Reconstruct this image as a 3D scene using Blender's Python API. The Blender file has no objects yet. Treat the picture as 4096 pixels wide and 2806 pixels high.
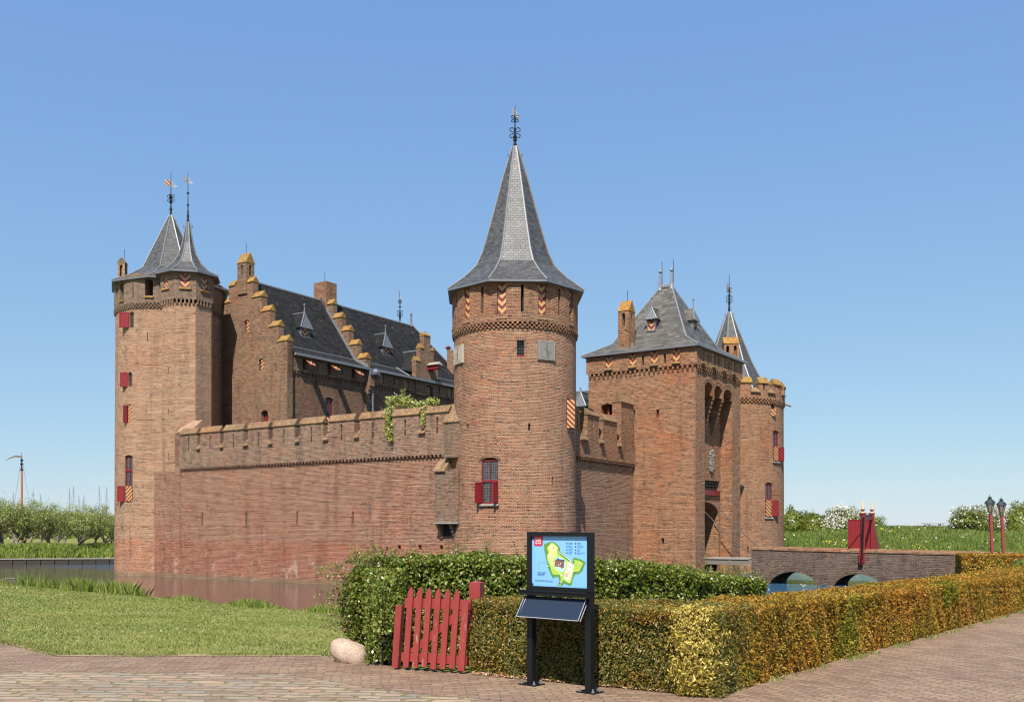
import bpy, math, random
import numpy as np
from mathutils import Vector, Matrix
R = math.radians
C = bpy.context.scene.collection
SC = bpy.context.scene

# ------------------------------------------------------------------ camera, sky, sun
F, CX, HY, EYE = 3800.0, 2048.0, 2105.0, 1.65       # photo pixels, lens and horizon; eye height in metres
cam_d = bpy.data.cameras.new("camera"); cam = bpy.data.objects.new("camera", cam_d); C.objects.link(cam)
cam.location = (0, 0, EYE); cam.rotation_euler = (R(90), 0, 0)
cam_d.sensor_width = 36; cam_d.lens = 36*F/4096; cam_d.shift_y = (HY-1403)/4096; cam_d.shift_x = 0
cam_d.clip_end = 5000; SC.camera = cam
SUN_A, SUN_EL = R(12), R(53)
sd = Vector((-math.sin(SUN_A)*math.cos(SUN_EL), -math.cos(SUN_A)*math.cos(SUN_EL), math.sin(SUN_EL)))
W = bpy.data.worlds.new("World"); SC.world = W; W.use_nodes = True
wn = W.node_tree; wn.nodes.clear()
sky = wn.nodes.new('ShaderNodeTexSky'); sky.sky_type = 'NISHITA'; sky.sun_disc = False
sky.sun_elevation = SUN_EL; sky.sun_rotation = math.pi + SUN_A; sky.altitude = 0
sky.air_density = 1.0; sky.dust_density = 0.1; sky.ozone_density = 6
bg = wn.nodes.new('ShaderNodeBackground'); bg.inputs[1].default_value = 0.12
wo = wn.nodes.new('ShaderNodeOutputWorld')
pre = wn.nodes.new('ShaderNodeVectorMath'); pre.operation = 'SCALE'; pre.inputs[3].default_value = .15
sep = wn.nodes.new('ShaderNodeSeparateColor'); cmb = wn.nodes.new('ShaderNodeCombineColor')      # soft shoulder of the photograph in the bright low sky
wn.links.new(sky.outputs[0], pre.inputs[0]); wn.links.new(pre.outputs[0], sep.inputs[0])
for k_, (g_, m_) in enumerate(((.58, .63), (.48, .72), (.22, .83))):
    pw = wn.nodes.new('ShaderNodeMath'); pw.operation = 'POWER'; pw.inputs[1].default_value = g_
    ml = wn.nodes.new('ShaderNodeMath'); ml.operation = 'MULTIPLY'; ml.inputs[1].default_value = m_/1.537/.12
    wn.links.new(sep.outputs[k_], pw.inputs[0]); wn.links.new(pw.outputs[0], ml.inputs[0]); wn.links.new(ml.outputs[0], cmb.inputs[k_])
wn.links.new(cmb.outputs[0], bg.inputs[0]); wn.links.new(bg.outputs[0], wo.inputs[0])
sl = bpy.data.lights.new("sun", 'SUN'); sl.energy = 5.0; sl.angle = R(0.5); sl.color = (1, 0.95, 0.87)
so = bpy.data.objects.new("sun", sl); C.objects.link(so); so.location = (0, 0, 60)
so.rotation_euler = sd.to_track_quat('Z', 'Y').to_euler()
SC.view_settings.view_transform = 'Standard'; SC.view_settings.look = 'None'
SC.view_settings.exposure = 0.62; SC.view_settings.gamma = 1
SC.render.engine = 'CYCLES'
SC.cycles.pixel_filter_type = 'BLACKMAN_HARRIS'; SC.cycles.filter_width = 1.25
SC.cycles.max_bounces = 5; SC.cycles.diffuse_bounces = 3; SC.cycles.glossy_bounces = 3
SC.cycles.transmission_bounces = 3; SC.cycles.transparent_max_bounces = 6
SC.cycles.use_adaptive_sampling = True; SC.cycles.adaptive_threshold = 0.01
SC.cycles.caustics_reflective = False; SC.cycles.caustics_refractive = False

# ------------------------------------------------------------------ helpers: objects
_inv = {}
def empty(name, loc=(0, 0, 0)):
    o = bpy.data.objects.new(name, None); C.objects.link(o); o.location = loc
    o.empty_display_size = 0.3; _inv[o.name] = Matrix.Translation(Vector(loc)).inverted(); return o
def tag(o, label=None, cat=None, group=None, kind=None):
    if label: o['label'] = label
    if cat: o['category'] = cat
    if group: o['group'] = group
    if kind: o['kind'] = kind
    return o
def thing(name, label, cat, loc=(0, 0, 0), group=None):
    return tag(empty(name, loc), label, cat, group)
def adopt(o, parent):
    if parent is not None:
        o.parent = parent
        if parent.name in _inv: o.matrix_parent_inverse = _inv[parent.name]
    return o
def copy_tree(o, parent=None):
    c = o.copy(); C.objects.link(c)
    if parent is not None: c.parent = parent
    for ch in [x for x in SC.objects if x.parent == o]: copy_tree(ch, c)
    return c

class MB:
    """collects faces with metric UVs; build() links them as ONE mesh object"""
    def __init__(s): s.v = []; s.f = []; s.m = []; s.uv = []; s.sm = []
    def face(s, pts, mi=0, uv=None, smooth=False):
        i = len(s.v); s.v.extend([tuple(p) for p in pts]); s.f.append(list(range(i, i+len(pts)))); s.m.append(mi)
        s.uv.append(uv); s.sm.append(smooth)
    def build(s, name, mats, parent=None):
        me = bpy.data.meshes.new(name)
        if not isinstance(mats, (list, tuple)): mats = [mats]
        me.from_pydata(s.v, [], s.f)
        for m in mats: me.materials.append(m)
        me.polygons.foreach_set('material_index', s.m)
        me.polygons.foreach_set('use_smooth', s.sm)
        uvl = me.uv_layers.new(name='UVMap'); out = []
        for fc, uv in zip(s.f, s.uv):
            if uv is None:
                p = [Vector(s.v[i]) for i in fc]
                n = Vector((0, 0, 0))
                for k in range(len(p)):
                    a, b = p[k], p[(k+1) % len(p)]
                    n += Vector(((a.y-b.y)*(a.z+b.z), (a.z-b.z)*(a.x+b.x), (a.x-b.x)*(a.y+b.y)))
                if n.length < 1e-12: n = Vector((0, 0, 1))
                n.normalize()
                if abs(n.z) > .97: t = Vector((1, 0, 0)); bb = Vector((0, 1, 0))
                else:
                    t = Vector((-n.y, n.x, 0)).normalized(); bb = n.cross(t)
                uv = [(q.dot(t), q.dot(bb)) for q in p]
            for a in uv: out.extend(a)
        uvl.data.foreach_set('uv', out)
        me.update()
        o = bpy.data.objects.new(name, me); C.objects.link(o); adopt(o, parent); return o

def box(mb, a, b, mi=0):
    x0, y0, z0 = a; x1, y1, z1 = b
    P = [(x0,y0,z0),(x1,y0,z0),(x1,y1,z0),(x0,y1,z0),(x0,y0,z1),(x1,y0,z1),(x1,y1,z1),(x0,y1,z1)]
    for q in ((0,3,2,1),(4,5,6,7),(0,1,5,4),(1,2,6,5),(2,3,7,6),(3,0,4,7)): mb.face([P[i] for i in q], mi)
def tube(mb, pts, r, n=6, mi=0, caps=True):
    pts = [Vector(p) for p in pts]; rs = r if isinstance(r, (list, tuple)) else [r]*len(pts)
    rings = []; ref = None
    for i, p in enumerate(pts):
        d = (pts[min(i+1, len(pts)-1)]-pts[max(i-1, 0)]).normalized()
        if ref is None:
            ref = Vector((0, 0, 1)) if abs(d.z) < .9 else Vector((1, 0, 0))
        a = (ref - d*ref.dot(d)).normalized(); ref = a; b = d.cross(a)
        rings.append([p+(a*math.cos(2*math.pi*k/n)+b*math.sin(2*math.pi*k/n))*rs[i] for k in range(n)])
    for i in range(len(rings)-1):
        for k in range(n):
            mb.face([rings[i][k], rings[i][(k+1) % n], rings[i+1][(k+1) % n], rings[i+1][k]], mi, None, n > 5)
    if caps: mb.face(rings[0][::-1], mi); mb.face(rings[-1], mi)
def lathe(mb, c, prof, n=12, mi=0, ang0=0, smooth=True):
    rings = [[(c[0]+r*math.sin(ang0+2*math.pi*k/n), c[1]-r*math.cos(ang0+2*math.pi*k/n), c[2]+z) for k in range(n)] for r, z in prof]
    for i in range(len(rings)-1):
        for k in range(n):
            mb.face([rings[i][k], rings[i][(k+1) % n], rings[i+1][(k+1) % n], rings[i+1][k]], mi, None, smooth)

class Frame:
    """a flat facade: u to the right seen from outside, z up, d outwards"""
    def __init__(s, o, u):
        s.o = Vector((o[0], o[1])); s.u = Vector(u).normalized(); s.n = Vector((s.u.y, -s.u.x)); s.flat = True
    def P(s, u, z, d=0):
        q = s.o+s.u*u+s.n*d; return Vector((q.x, q.y, z))
    def uat(s, px, d=0):
        k = (px-CX)/F; q = s.o+s.n*d
        return (k*q.y-q.x)/(s.u.x-k*s.u.y)
    def zat(s, px, py, d=0):
        q = s.P(s.uat(px, d), 0, d); return EYE+(HY-py)/F*q.y
    def at(s, u, d=0):      # local flat frame
        return s
class Cyl:
    """a round facade: u = arc length, 0 towards -y"""
    def __init__(s, cx, cy, rf, r0): s.cx, s.cy, s.rf, s.r0, s.flat = cx, cy, rf, r0, False
    def P(s, u, z, d=0):
        r = s.rf(z)+d; a = u/s.r0
        return Vector((s.cx+r*math.sin(a), s.cy-r*math.cos(a), z))
    def uat(s, px, d=0, z=None):
        k = (px-CX)/F; lo, hi = -1.45, 1.45; r = (s.rf(z) if z is not None else s.r0)+d
        for _ in range(40):
            m = (lo+hi)/2; v = (s.cx+r*math.sin(m))/(s.cy-r*math.cos(m))
            if v < k: lo = m
            else: hi = m
        return lo*s.r0
    def zat(s, px, py, d=0):
        q = s.P(s.uat(px, d), 0, d); return EYE+(HY-py)/F*q.y
    def at(s, u, d=0):      # tangent flat frame with origin at u
        a = u/s.r0; r = s.r0+d
        return Frame((s.cx+r*math.sin(a), s.cy-r*math.cos(a)), (math.cos(a), math.sin(a)))

def fbox(mb, fr, u0, u1, z0, z1, d0, d1, mi=0, faces='fblrtu'):
    p = lambda u, z, d: fr.P(u, z, d)
    if 'f' in faces: mb.face([p(u0,z0,d1),p(u1,z0,d1),p(u1,z1,d1),p(u0,z1,d1)], mi)
    if 'b' in faces: mb.face([p(u1,z0,d0),p(u0,z0,d0),p(u0,z1,d0),p(u1,z1,d0)], mi)
    if 'l' in faces: mb.face([p(u0,z0,d0),p(u0,z0,d1),p(u0,z1,d1),p(u0,z1,d0)], mi)
    if 'r' in faces: mb.face([p(u1,z0,d1),p(u1,z0,d0),p(u1,z1,d0),p(u1,z1,d1)], mi)
    if 't' in faces: mb.face([p(u0,z1,d1),p(u1,z1,d1),p(u1,z1,d0),p(u0,z1,d0)], mi)
    if 'u' in faces: mb.face([p(u0,z0,d0),p(u1,z0,d0),p(u1,z0,d1),p(u0,z0,d1)], mi)

def hole(u0, u1, z0, z1, depth=.3, arch=0, back=1): return dict(u0=min(u0,u1), u1=max(u0,u1), z0=min(z0,z1), z1=max(z0,z1), depth=depth, arch=arch, back=back)
def wall(mb, fr, u0, u1, z0, z1, holes=(), d=0, zb=(), step=None, mi=0, back=1, keep=None, ub=()):
    """wall surface with window openings: front face, reveals and a closing plane at the bottom of each opening"""
    us = {u0, u1} | set(ub); zs = {z0, z1} | set(zb)
    for h in holes: us |= {h['u0'], h['u1']}; zs |= {h['z0'], h['z1']}
    us = sorted(x for x in us if u0-1e-6 <= x <= u1+1e-6); zs = sorted(x for x in zs if z0-1e-6 <= x <= z1+1e-6)
    if step:
        o = []
        for a, b in zip(us, us[1:]):
            n = max(1, math.ceil((b-a)/step)); o += [a+(b-a)*k/n for k in range(n)]
        us = o+[us[-1]]
    curved = not fr.flat
    for a, b in zip(us, us[1:]):
        for c, e in zip(zs, zs[1:]):
            if b-a < 1e-5 or e-c < 1e-5: continue
            um, zm = (a+b)/2, (c+e)/2
            if keep and not keep(um, zm): continue
            if any(h['u0'] < um < h['u1'] and h['z0'] < zm < h['z1'] for h in holes): continue
            mb.face([fr.P(a,c,d), fr.P(b,c,d), fr.P(b,e,d), fr.P(a,e,d)], mi, [(a,c),(b,c),(b,e),(a,e)], curved)
    for h in holes:
        a, b, c, e, q, ar = h['u0'], h['u1'], h['z0'], h['z1'], d-h['depth'], h['arch']
        zt = e-ar
        mb.face([fr.P(a,c,q), fr.P(a,c,d), fr.P(a,zt,d), fr.P(a,zt,q)], mi)
        mb.face([fr.P(b,c,d), fr.P(b,c,q), fr.P(b,zt,q), fr.P(b,zt,d)], mi)
        mb.face([fr.P(a,c,d), fr.P(a,c,q), fr.P(b,c,q), fr.P(b,c,d)], mi)
        N = 12 if ar > .4 else (6 if ar > 0 else 1)
        zf = lambda t: zt+ar*(math.sqrt(max(0, 1-(2*t-1)**2)) if ar > .4 else 1-(2*t-1)**2)
        for k in range(N):
            t0, t1 = k/N, (k+1)/N
            if ar > .4: t0, t1 = .5-.5*math.cos(math.pi*t0), .5-.5*math.cos(math.pi*t1)
            ua, ubb = a+(b-a)*t0, a+(b-a)*t1
            za, zz = (zf(t0), zf(t1)) if ar > 0 else (e, e)
            mb.face([fr.P(ua,za,q), fr.P(ua,za,d), fr.P(ubb,zz,d), fr.P(ubb,zz,q)], mi)
            if ar > 0: mb.face([fr.P(ua,za,d), fr.P(ubb,zz,d), fr.P(ubb,e,d), fr.P(ua,e,d)], mi, [(ua,za),(ubb,zz),(ubb,e),(ua,e)])
        if h['back']: mb.face([fr.P(a,c,q), fr.P(b,c,q), fr.P(b,e,q), fr.P(a,e,q)], back)

# ------------------------------------------------------------------ helpers: materials
def newmat(name):
    m = bpy.data.materials.new(name); m.use_nodes = True; nt = m.node_tree
    return m, nt, nt.nodes['Principled BSDF']
def N(nt, t, **kw):
    n = nt.nodes.new(t)
    for k, v in kw.items():
        if k in n.inputs.keys() if hasattr(n.inputs, 'keys') else False: n.inputs[k].default_value = v
        else: setattr(n, k, v)
    return n
def L(nt, a, b): nt.links.new(a, b)
def ramp(nt, fac, stops, interp='LINEAR'):
    r = nt.nodes.new('ShaderNodeValToRGB'); r.color_ramp.interpolation = interp
    e = r.color_ramp.elements
    while len(e) < len(stops): e.new(0.5)
    for el, (p, c) in zip(e, stops): el.position = p; el.color = (*c, 1) if len(c) == 3 else c
    L(nt, fac, r.inputs[0]); return r.outputs[0]
def mix(nt, fac, a, b, mode='MIX'):
    n = nt.nodes.new('ShaderNodeMix'); n.data_type = 'RGBA'; n.blend_type = mode
    for i, v in ((0, fac), (6, a), (7, b)):
        if isinstance(v, (int, float)): n.inputs[i].default_value = v
        elif isinstance(v, tuple): n.inputs[i].default_value = (*v, 1) if len(v) == 3 else v
        else: L(nt, v, n.inputs[i])
    return n.outputs[2]
def noise(nt, vec, scale, detail=3, rough=.6):
    n = nt.nodes.new('ShaderNodeTexNoise'); n.inputs['Scale'].default_value = scale
    n.inputs['Detail'].default_value = detail; n.inputs['Roughness'].default_value = rough
    if vec is not None: L(nt, vec, n.inputs['Vector'])
    return n.outputs[0]
def math1(nt, op, a, b=None, clamp=False):
    n = nt.nodes.new('ShaderNodeMath'); n.operation = op; n.use_clamp = clamp
    for i, v in ((0, a), (1, b)):
        if v is None: continue
        if isinstance(v, (int, float)): n.inputs[i].default_value = v
        else: L(nt, v, n.inputs[i])
    return n.outputs[0]
def sstep(nt, x, lo, hi):
    n = nt.nodes.new('ShaderNodeMapRange'); n.interpolation_type = 'SMOOTHSTEP'
    L(nt, x, n.inputs[0]); n.inputs[1].default_value = lo; n.inputs[2].default_value = hi; return n.outputs[0]
def bump(nt, h, strength, dist, b):
    n = nt.nodes.new('ShaderNodeBump'); n.inputs['Strength'].default_value = strength; n.inputs['Distance'].default_value = dist
    L(nt, h, n.inputs['Height']); L(nt, n.outputs[0], b.inputs['Normal']); return n
def coords(nt):
    t = nt.nodes.new('ShaderNodeTexCoord'); return t.outputs['UV'], t.outputs['Object']
def zsplit(nt, obj):
    s = nt.nodes.new('ShaderNodeSeparateXYZ'); L(nt, obj, s.inputs[0]); return s.outputs

def brick_mat(name, tones, mortar, tint=(1,1,1), base_z=None, top_z=None, pale=.5, w=.24, h=.078, gain=1.0, lichen=0, streaks=.4, warm=.5, msize=.016):
    m, nt, b = newmat(name); uv, ob = coords(nt)
    warp = nt.nodes.new('ShaderNodeVectorMath'); warp.operation = 'MULTIPLY_ADD'
    nz = nt.nodes.new('ShaderNodeTexNoise'); nz.inputs['Scale'].default_value = 1.6; nz.inputs['Detail'].default_value = 3
    L(nt, ob, nz.inputs['Vector']); L(nt, nz.outputs['Color'], warp.inputs[0]); warp.inputs[1].default_value = (.05, .016, 0); L(nt, uv, warp.inputs[2])
    cm = nt.nodes.new('ShaderNodeMapping'); cm.inputs['Scale'].default_value = (.45, 7.5, 1); L(nt, uv, cm.inputs[0])
    cn = nt.nodes.new('ShaderNodeTexNoise'); cn.inputs['Scale'].default_value = 1.0; cn.inputs['Detail'].default_value = 2; L(nt, cm.outputs[0], cn.inputs['Vector'])
    w2 = nt.nodes.new('ShaderNodeVectorMath'); w2.operation = 'MULTIPLY_ADD'; L(nt, cn.outputs['Color'], w2.inputs[0]); w2.inputs[1].default_value = (.25, .11, 0); L(nt, warp.outputs[0], w2.inputs[2])   # courses of uneven height
    br = nt.nodes.new('ShaderNodeTexBrick'); L(nt, w2.outputs[0], br.inputs['Vector'])
    br.inputs['Scale'].default_value = 1; br.inputs['Brick Width'].default_value = w; br.inputs['Row Height'].default_value = h
    br.inputs['Mortar Size'].default_value = msize; br.inputs['Mortar Smooth'].default_value = .5
    br.inputs['Color1'].default_value = (0,0,0,1); br.inputs['Color2'].default_value = (1,1,1,1); br.inputs['Mortar'].default_value = (.5,.5,.5,1)
    n = len(tones); cb = ramp(nt, br.outputs['Color'], [(i/(n-1)*.96+.02, t) for i, t in enumerate(tones)])
    big = noise(nt, ob, .33, 5, .62); mid = noise(nt, ob, 1.7, 5, .65); fine = noise(nt, ob, 9, 4, .7)
    # large patches of warmer and greyer brickwork from centuries of repair
    cb = mix(nt, math1(nt, 'MULTIPLY', sstep(nt, big, .48, .66), warm), cb, mix(nt, 1.0, cb, (1.28,.86,.68), 'MULTIPLY'))
    cb = mix(nt, math1(nt, 'MULTIPLY', sstep(nt, mid, .5, .7), .5), cb, mix(nt, 1.0, cb, (.72,.74,.78), 'MULTIPLY'))
    cb = mix(nt, math1(nt, 'MULTIPLY', sstep(nt, fine, .35, .75), .7), mix(nt, 1.0, cb, (.68,.66,.66), 'MULTIPLY'), cb)
    gm = nt.nodes.new('ShaderNodeMapping'); gm.inputs['Scale'].default_value = (1.5, 5.5, 1); L(nt, uv, gm.inputs[0])
    gr = noise(nt, gm.outputs[0], 1.5, 6, .78)      # runs of over-burnt and pale bricks along the courses
    cb = mix(nt, math1(nt, 'MULTIPLY', sstep(nt, gr, .53, .68), .8), cb, mix(nt, 1.0, cb, (.42,.40,.42), 'MULTIPLY'))
    cb = mix(nt, math1(nt, 'MULTIPLY', math1(nt, 'SUBTRACT', 1, sstep(nt, gr, .30, .44)), .7), cb, mix(nt, 1.0, cb, (1.5,1.35,1.2), 'MULTIPLY'))
    mort = mix(nt, mid, mortar, tuple(x*.55 for x in mortar))
    col = mix(nt, math1(nt, 'MULTIPLY', br.outputs['Fac'], .8), cb, mort)
    x, y, z = zsplit(nt, ob)
    wob = math1(nt, 'MULTIPLY_ADD', mid, 2.2); wob.node.inputs[2].default_value = -1.1
    zz = math1(nt, 'ADD', z, wob)
    zf_ = math1(nt, 'ADD', z, math1(nt, 'MULTIPLY', wob, .12))
    if base_z is not None:   # later red brick at the foot, pale salts at the waterline
        col = mix(nt, math1(nt, 'MULTIPLY', math1(nt, 'SUBTRACT', 1, sstep(nt, zf_, base_z-.12, base_z+.15)), .85), col, mix(nt, 1.0, col, (1.06,.86,.84), 'MULTIPLY'))
        salt = math1(nt, 'MULTIPLY', sstep(nt, noise(nt, ob, .9, 6, .7), .56, .68), math1(nt, 'SUBTRACT', 1, sstep(nt, zz, -1.2, .8)))
        col = mix(nt, math1(nt, 'MULTIPLY', salt, .55), col, (.58,.46,.42))
        damp = math1(nt, 'SUBTRACT', 1, sstep(nt, z, -1.84, -1.5))
        col = mix(nt, math1(nt, 'MULTIPLY', damp, .75), col, (.20,.165,.11))
    if top_z is not None:    # weathered grey brown above the cornice
        col = mix(nt, math1(nt, 'MULTIPLY', sstep(nt, zz, top_z-.8, top_z+.8), .75), col, mix(nt, 1.0, col, (.66,.66,.64), 'MULTIPLY'))
    mp = nt.nodes.new('ShaderNodeMapping'); mp.inputs['Scale'].default_value = (1.6, 1.6, .16); L(nt, ob, mp.inputs[0])
    st = noise(nt, mp.outputs[0], 1.0, 5, .7)
    col = mix(nt, math1(nt, 'MULTIPLY', sstep(nt, st, .50, .66), streaks*1.1), col, mix(nt, 1.0, col, (.52,.54,.56), 'MULTIPLY'))
    vio = sstep(nt, noise(nt, ob, .7, 6, .7), .52, .64)      # purplish and burnt zones of later repair
    col = mix(nt, math1(nt, 'MULTIPLY', vio, .40), col, mix(nt, 1.0, col, (.86,.68,.70), 'MULTIPLY'))
    col = mix(nt, math1(nt, 'MULTIPLY', sstep(nt, noise(nt, ob, .55, 6, .7), .60, .74), pale), col, (.50,.37,.28))
    if lichen:
        col = mix(nt, math1(nt, 'MULTIPLY', sstep(nt, noise(nt, ob, 3.0, 5, .75), .56, .68), lichen), col, (.58,.33,.04))
    col = mix(nt, 1.0, col, tuple(t*gain*q for t, q in zip(tint, (.885,.81,.745))), 'MULTIPLY')
    L(nt, col, b.inputs['Base Color']); b.inputs['Roughness'].default_value = .92; b.inputs['Specular IOR Level'].default_value = .2
    hgt = math1(nt, 'ADD', math1(nt, 'MULTIPLY', br.outputs['Fac'], -1.0), math1(nt, 'MULTIPLY', fine, .8))
    bump(nt, hgt, .7, .02, b); return m

T_ROSE = [(.07,.035,.032),(.26,.125,.085),(.13,.065,.05),(.34,.17,.115),(.20,.10,.075),(.38,.21,.135),(.30,.105,.06)]
T_TAN  = [(.07,.045,.036),(.34,.20,.125),(.15,.09,.065),(.40,.25,.155),(.24,.13,.085),(.44,.29,.18),(.36,.155,.08)]
T_RED  = [(.065,.032,.028),(.32,.13,.075),(.15,.07,.05),(.36,.185,.11),(.22,.10,.065),(.38,.22,.14),(.42,.115,.045)]
T_GREY = [(.09,.065,.055),(.26,.185,.14),(.15,.105,.085),(.33,.24,.18),(.20,.13,.10),(.36,.27,.20),(.24,.14,.10)]
M = {}
MORT = (.60,.45,.34)
M['curtain'] = brick_mat('rose_brick', T_ROSE, MORT, base_z=.65, top_z=5.9, pale=.45, gain=1.14)
M['merlon'] = brick_mat('grey_brick', T_GREY, (.42,.36,.28), pale=.2, lichen=.25, gain=.95)
M['wparapet'] = brick_mat('parapet_brick', [a if i%2 else b for i, (a, b) in enumerate(zip(T_GREY, T_ROSE))], (.48,.39,.30), pale=.2, lichen=.12, gain=1.12, streaks=.6)
M['tower'] = brick_mat('tan_brick', T_TAN, (.78,.60,.44), base_z=.65, pale=.5, gain=1.16, warm=.4)
M['ctower'] = brick_mat('mixed_brick', T_RED, (.72,.55,.40), pale=.3, gain=1.05, warm=.55)
M['parapet'] = brick_mat('orange_brick', T_RED, (.60,.45,.32), pale=.15, lichen=.35, gain=.98, warm=.9)
M['ltop'] = brick_mat('drab_brick', T_GREY, (.46,.39,.30), pale=.1, gain=1.0)
M['gate'] = brick_mat('gatehouse_brick', T_TAN, (.64,.48,.34), tint=(1.04,.93,.86), pale=.3, gain=1.0, warm=.8, lichen=.06)
M['hall'] = brick_mat('hall_brick', T_TAN, (.60,.47,.34), pale=.1, gain=.86, warm=.6, streaks=.5)
M['hallside'] = brick_mat('hall_side_brick', T_RED, (.58,.46,.34), pale=.05, gain=.80, warm=.6)
M['bridge'] = brick_mat('bridge_brick', [(.07,.05,.045),(.17,.12,.10),(.11,.08,.07),(.21,.155,.13),(.14,.095,.08)], (.34,.29,.24), pale=.1, gain=1.05, w=.26, h=.10, lichen=.15, warm=.2)
M['capstone'] = brick_mat('coping_tile', [(.24,.17,.11),(.38,.27,.17),(.30,.2,.12),(.44,.32,.19)], (.25,.2,.14), pale=.3, lichen=.85, w=.10, h=.6, gain=1.0, msize=.01)
M['lichencap'] = brick_mat('lichen_coping', [(.38,.24,.08),(.50,.31,.07),(.38,.27,.14),(.56,.36,.09)], (.34,.24,.10), pale=.1, lichen=.9, w=.12, h=.12, gain=1.05, msize=.008)

def simple(name, col, rough=.6, metal=0, nscale=6, namt=.25, spec=.5, bmp=0):
    m, nt, b = newmat(name); uv, ob = coords(nt)
    n = noise(nt, ob, nscale, 4, .65)
    c = mix(nt, n, tuple(x*(1-namt) for x in col), tuple(min(1, x*(1+namt)) for x in col))
    L(nt, c, b.inputs['Base Color']); b.inputs['Roughness'].default_value = rough; b.inputs['Metallic'].default_value = metal
    b.inputs['Specular IOR Level'].default_value = spec
    if bmp: bump(nt, n, bmp, .02, b)
    return m
M['dark'] = simple('painted_opening_shade', (.012,.010,.009), .9)  # shade inside openings, painted as a near-black colour
M['red'] = simple('red_paint', (.21,.012,.016), .42, nscale=3, namt=.15)
M['darkred'] = simple('dark_red_paint', (.13,.018,.02), .5, nscale=3, namt=.2)
M['iron'] = simple('black_iron', (.022,.03,.03), .45, .3)
M['lead'] = simple('lead_sheet', (.20,.205,.21), .5, .15, nscale=4, namt=.3)
M['leadd'] = simple('dark_lead', (.16,.17,.185), .5, .2, nscale=4, namt=.3)
M['gold'] = simple('cream_paint', (.72,.50,.27), .45)
M['stone'] = simple('grey_stone', (.27,.245,.21), .9, nscale=9, namt=.35, bmp=.6)
M['sundial'] = simple('weathered_slab', (.21,.195,.175), .85, nscale=7, namt=.3, bmp=.3)
M['sundialp'] = simple('pale_slab', (.42,.36,.29), .85, nscale=7, namt=.2)
M['dial_line'] = simple('dial_marking', (.33,.31,.27), .8)
M['wood'] = simple('weathered_wood', (.17,.14,.115), .85, nscale=10, namt=.35)
M['oldwood'] = simple('silver_wood', (.27,.235,.2), .8, nscale=12, namt=.3)
M['bark'] = simple('bark', (.17,.135,.105), .95, nscale=6, namt=.5)
M['twig'] = simple('twig', (.13,.075,.045), .85)
M['black'] = simple('black_powder_coat', (.006,.007,.008), .5, spec=.3)
M['steel'] = simple('bolt_steel', (.45,.45,.45), .35, .8)
M['redpost'] = simple('faded_red_paint', (.27,.040,.038), .5, nscale=4, namt=.15)
M['rope'] = simple('chain_iron', (.05,.045,.045), .7)

def stripe_mat(name, period, chevron, dark=(.18,.018,.022), light=(.56,.33,.12), flip=1):
    m, nt, b = newmat(name); uv, ob = coords(nt)
    s = nt.nodes.new('ShaderNodeSeparateXYZ'); L(nt, uv, s.inputs[0])
    u = s.outputs[0]; v = s.outputs[1]
    if chevron: u = math1(nt, 'ABSOLUTE', u)
    w = math1(nt, 'ADD', math1(nt, 'MULTIPLY', u, flip), v)
    fr = math1(nt, 'FRACT', math1(nt, 'DIVIDE', w, period))
    f = math1(nt, 'GREATER_THAN', fr, .48)
    c = mix(nt, f, dark, light); n = noise(nt, ob, 8, 4)
    c = mix(nt, n, mix(nt, 1.0, c, (.8,.8,.8), 'MULTIPLY'), c)
    L(nt, c, b.inputs['Base Color']); b.inputs['Roughness'].default_value = .5; return m
M['stripe'] = stripe_mat('striped_shutter_paint', .28, False)
M['chevron'] = stripe_mat('chevron_shutter_paint', .40, True, flip=-1)

def glass_mat():
    m, nt, b = newmat('leaded_glass'); uv, ob = coords(nt)
    br = nt.nodes.new('ShaderNodeTexBrick'); br.offset = 0; L(nt, uv, br.inputs['Vector'])
    br.inputs['Scale'].default_value = 1; br.inputs['Brick Width'].default_value = .11; br.inputs['Row Height'].default_value = .15
    br.inputs['Mortar Size'].default_value = .014; br.inputs['Color1'].default_value = (.008,.010,.010,1)
    br.inputs['Color2'].default_value = (.045,.048,.042,1); br.inputs['Mortar'].default_value = (.10,.10,.10,1)
    L(nt, br.outputs['Color'], b.inputs['Base Color'])
    L(nt, math1(nt, 'ADD', math1(nt, 'MULTIPLY', br.outputs['Fac'], .4), .15), b.inputs['Roughness']); b.inputs['Specular IOR Level'].default_value = .7
    bump(nt, noise(nt, ob, 11, 2), .3, .02, b); return m
M['glass'] = glass_mat()

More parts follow.
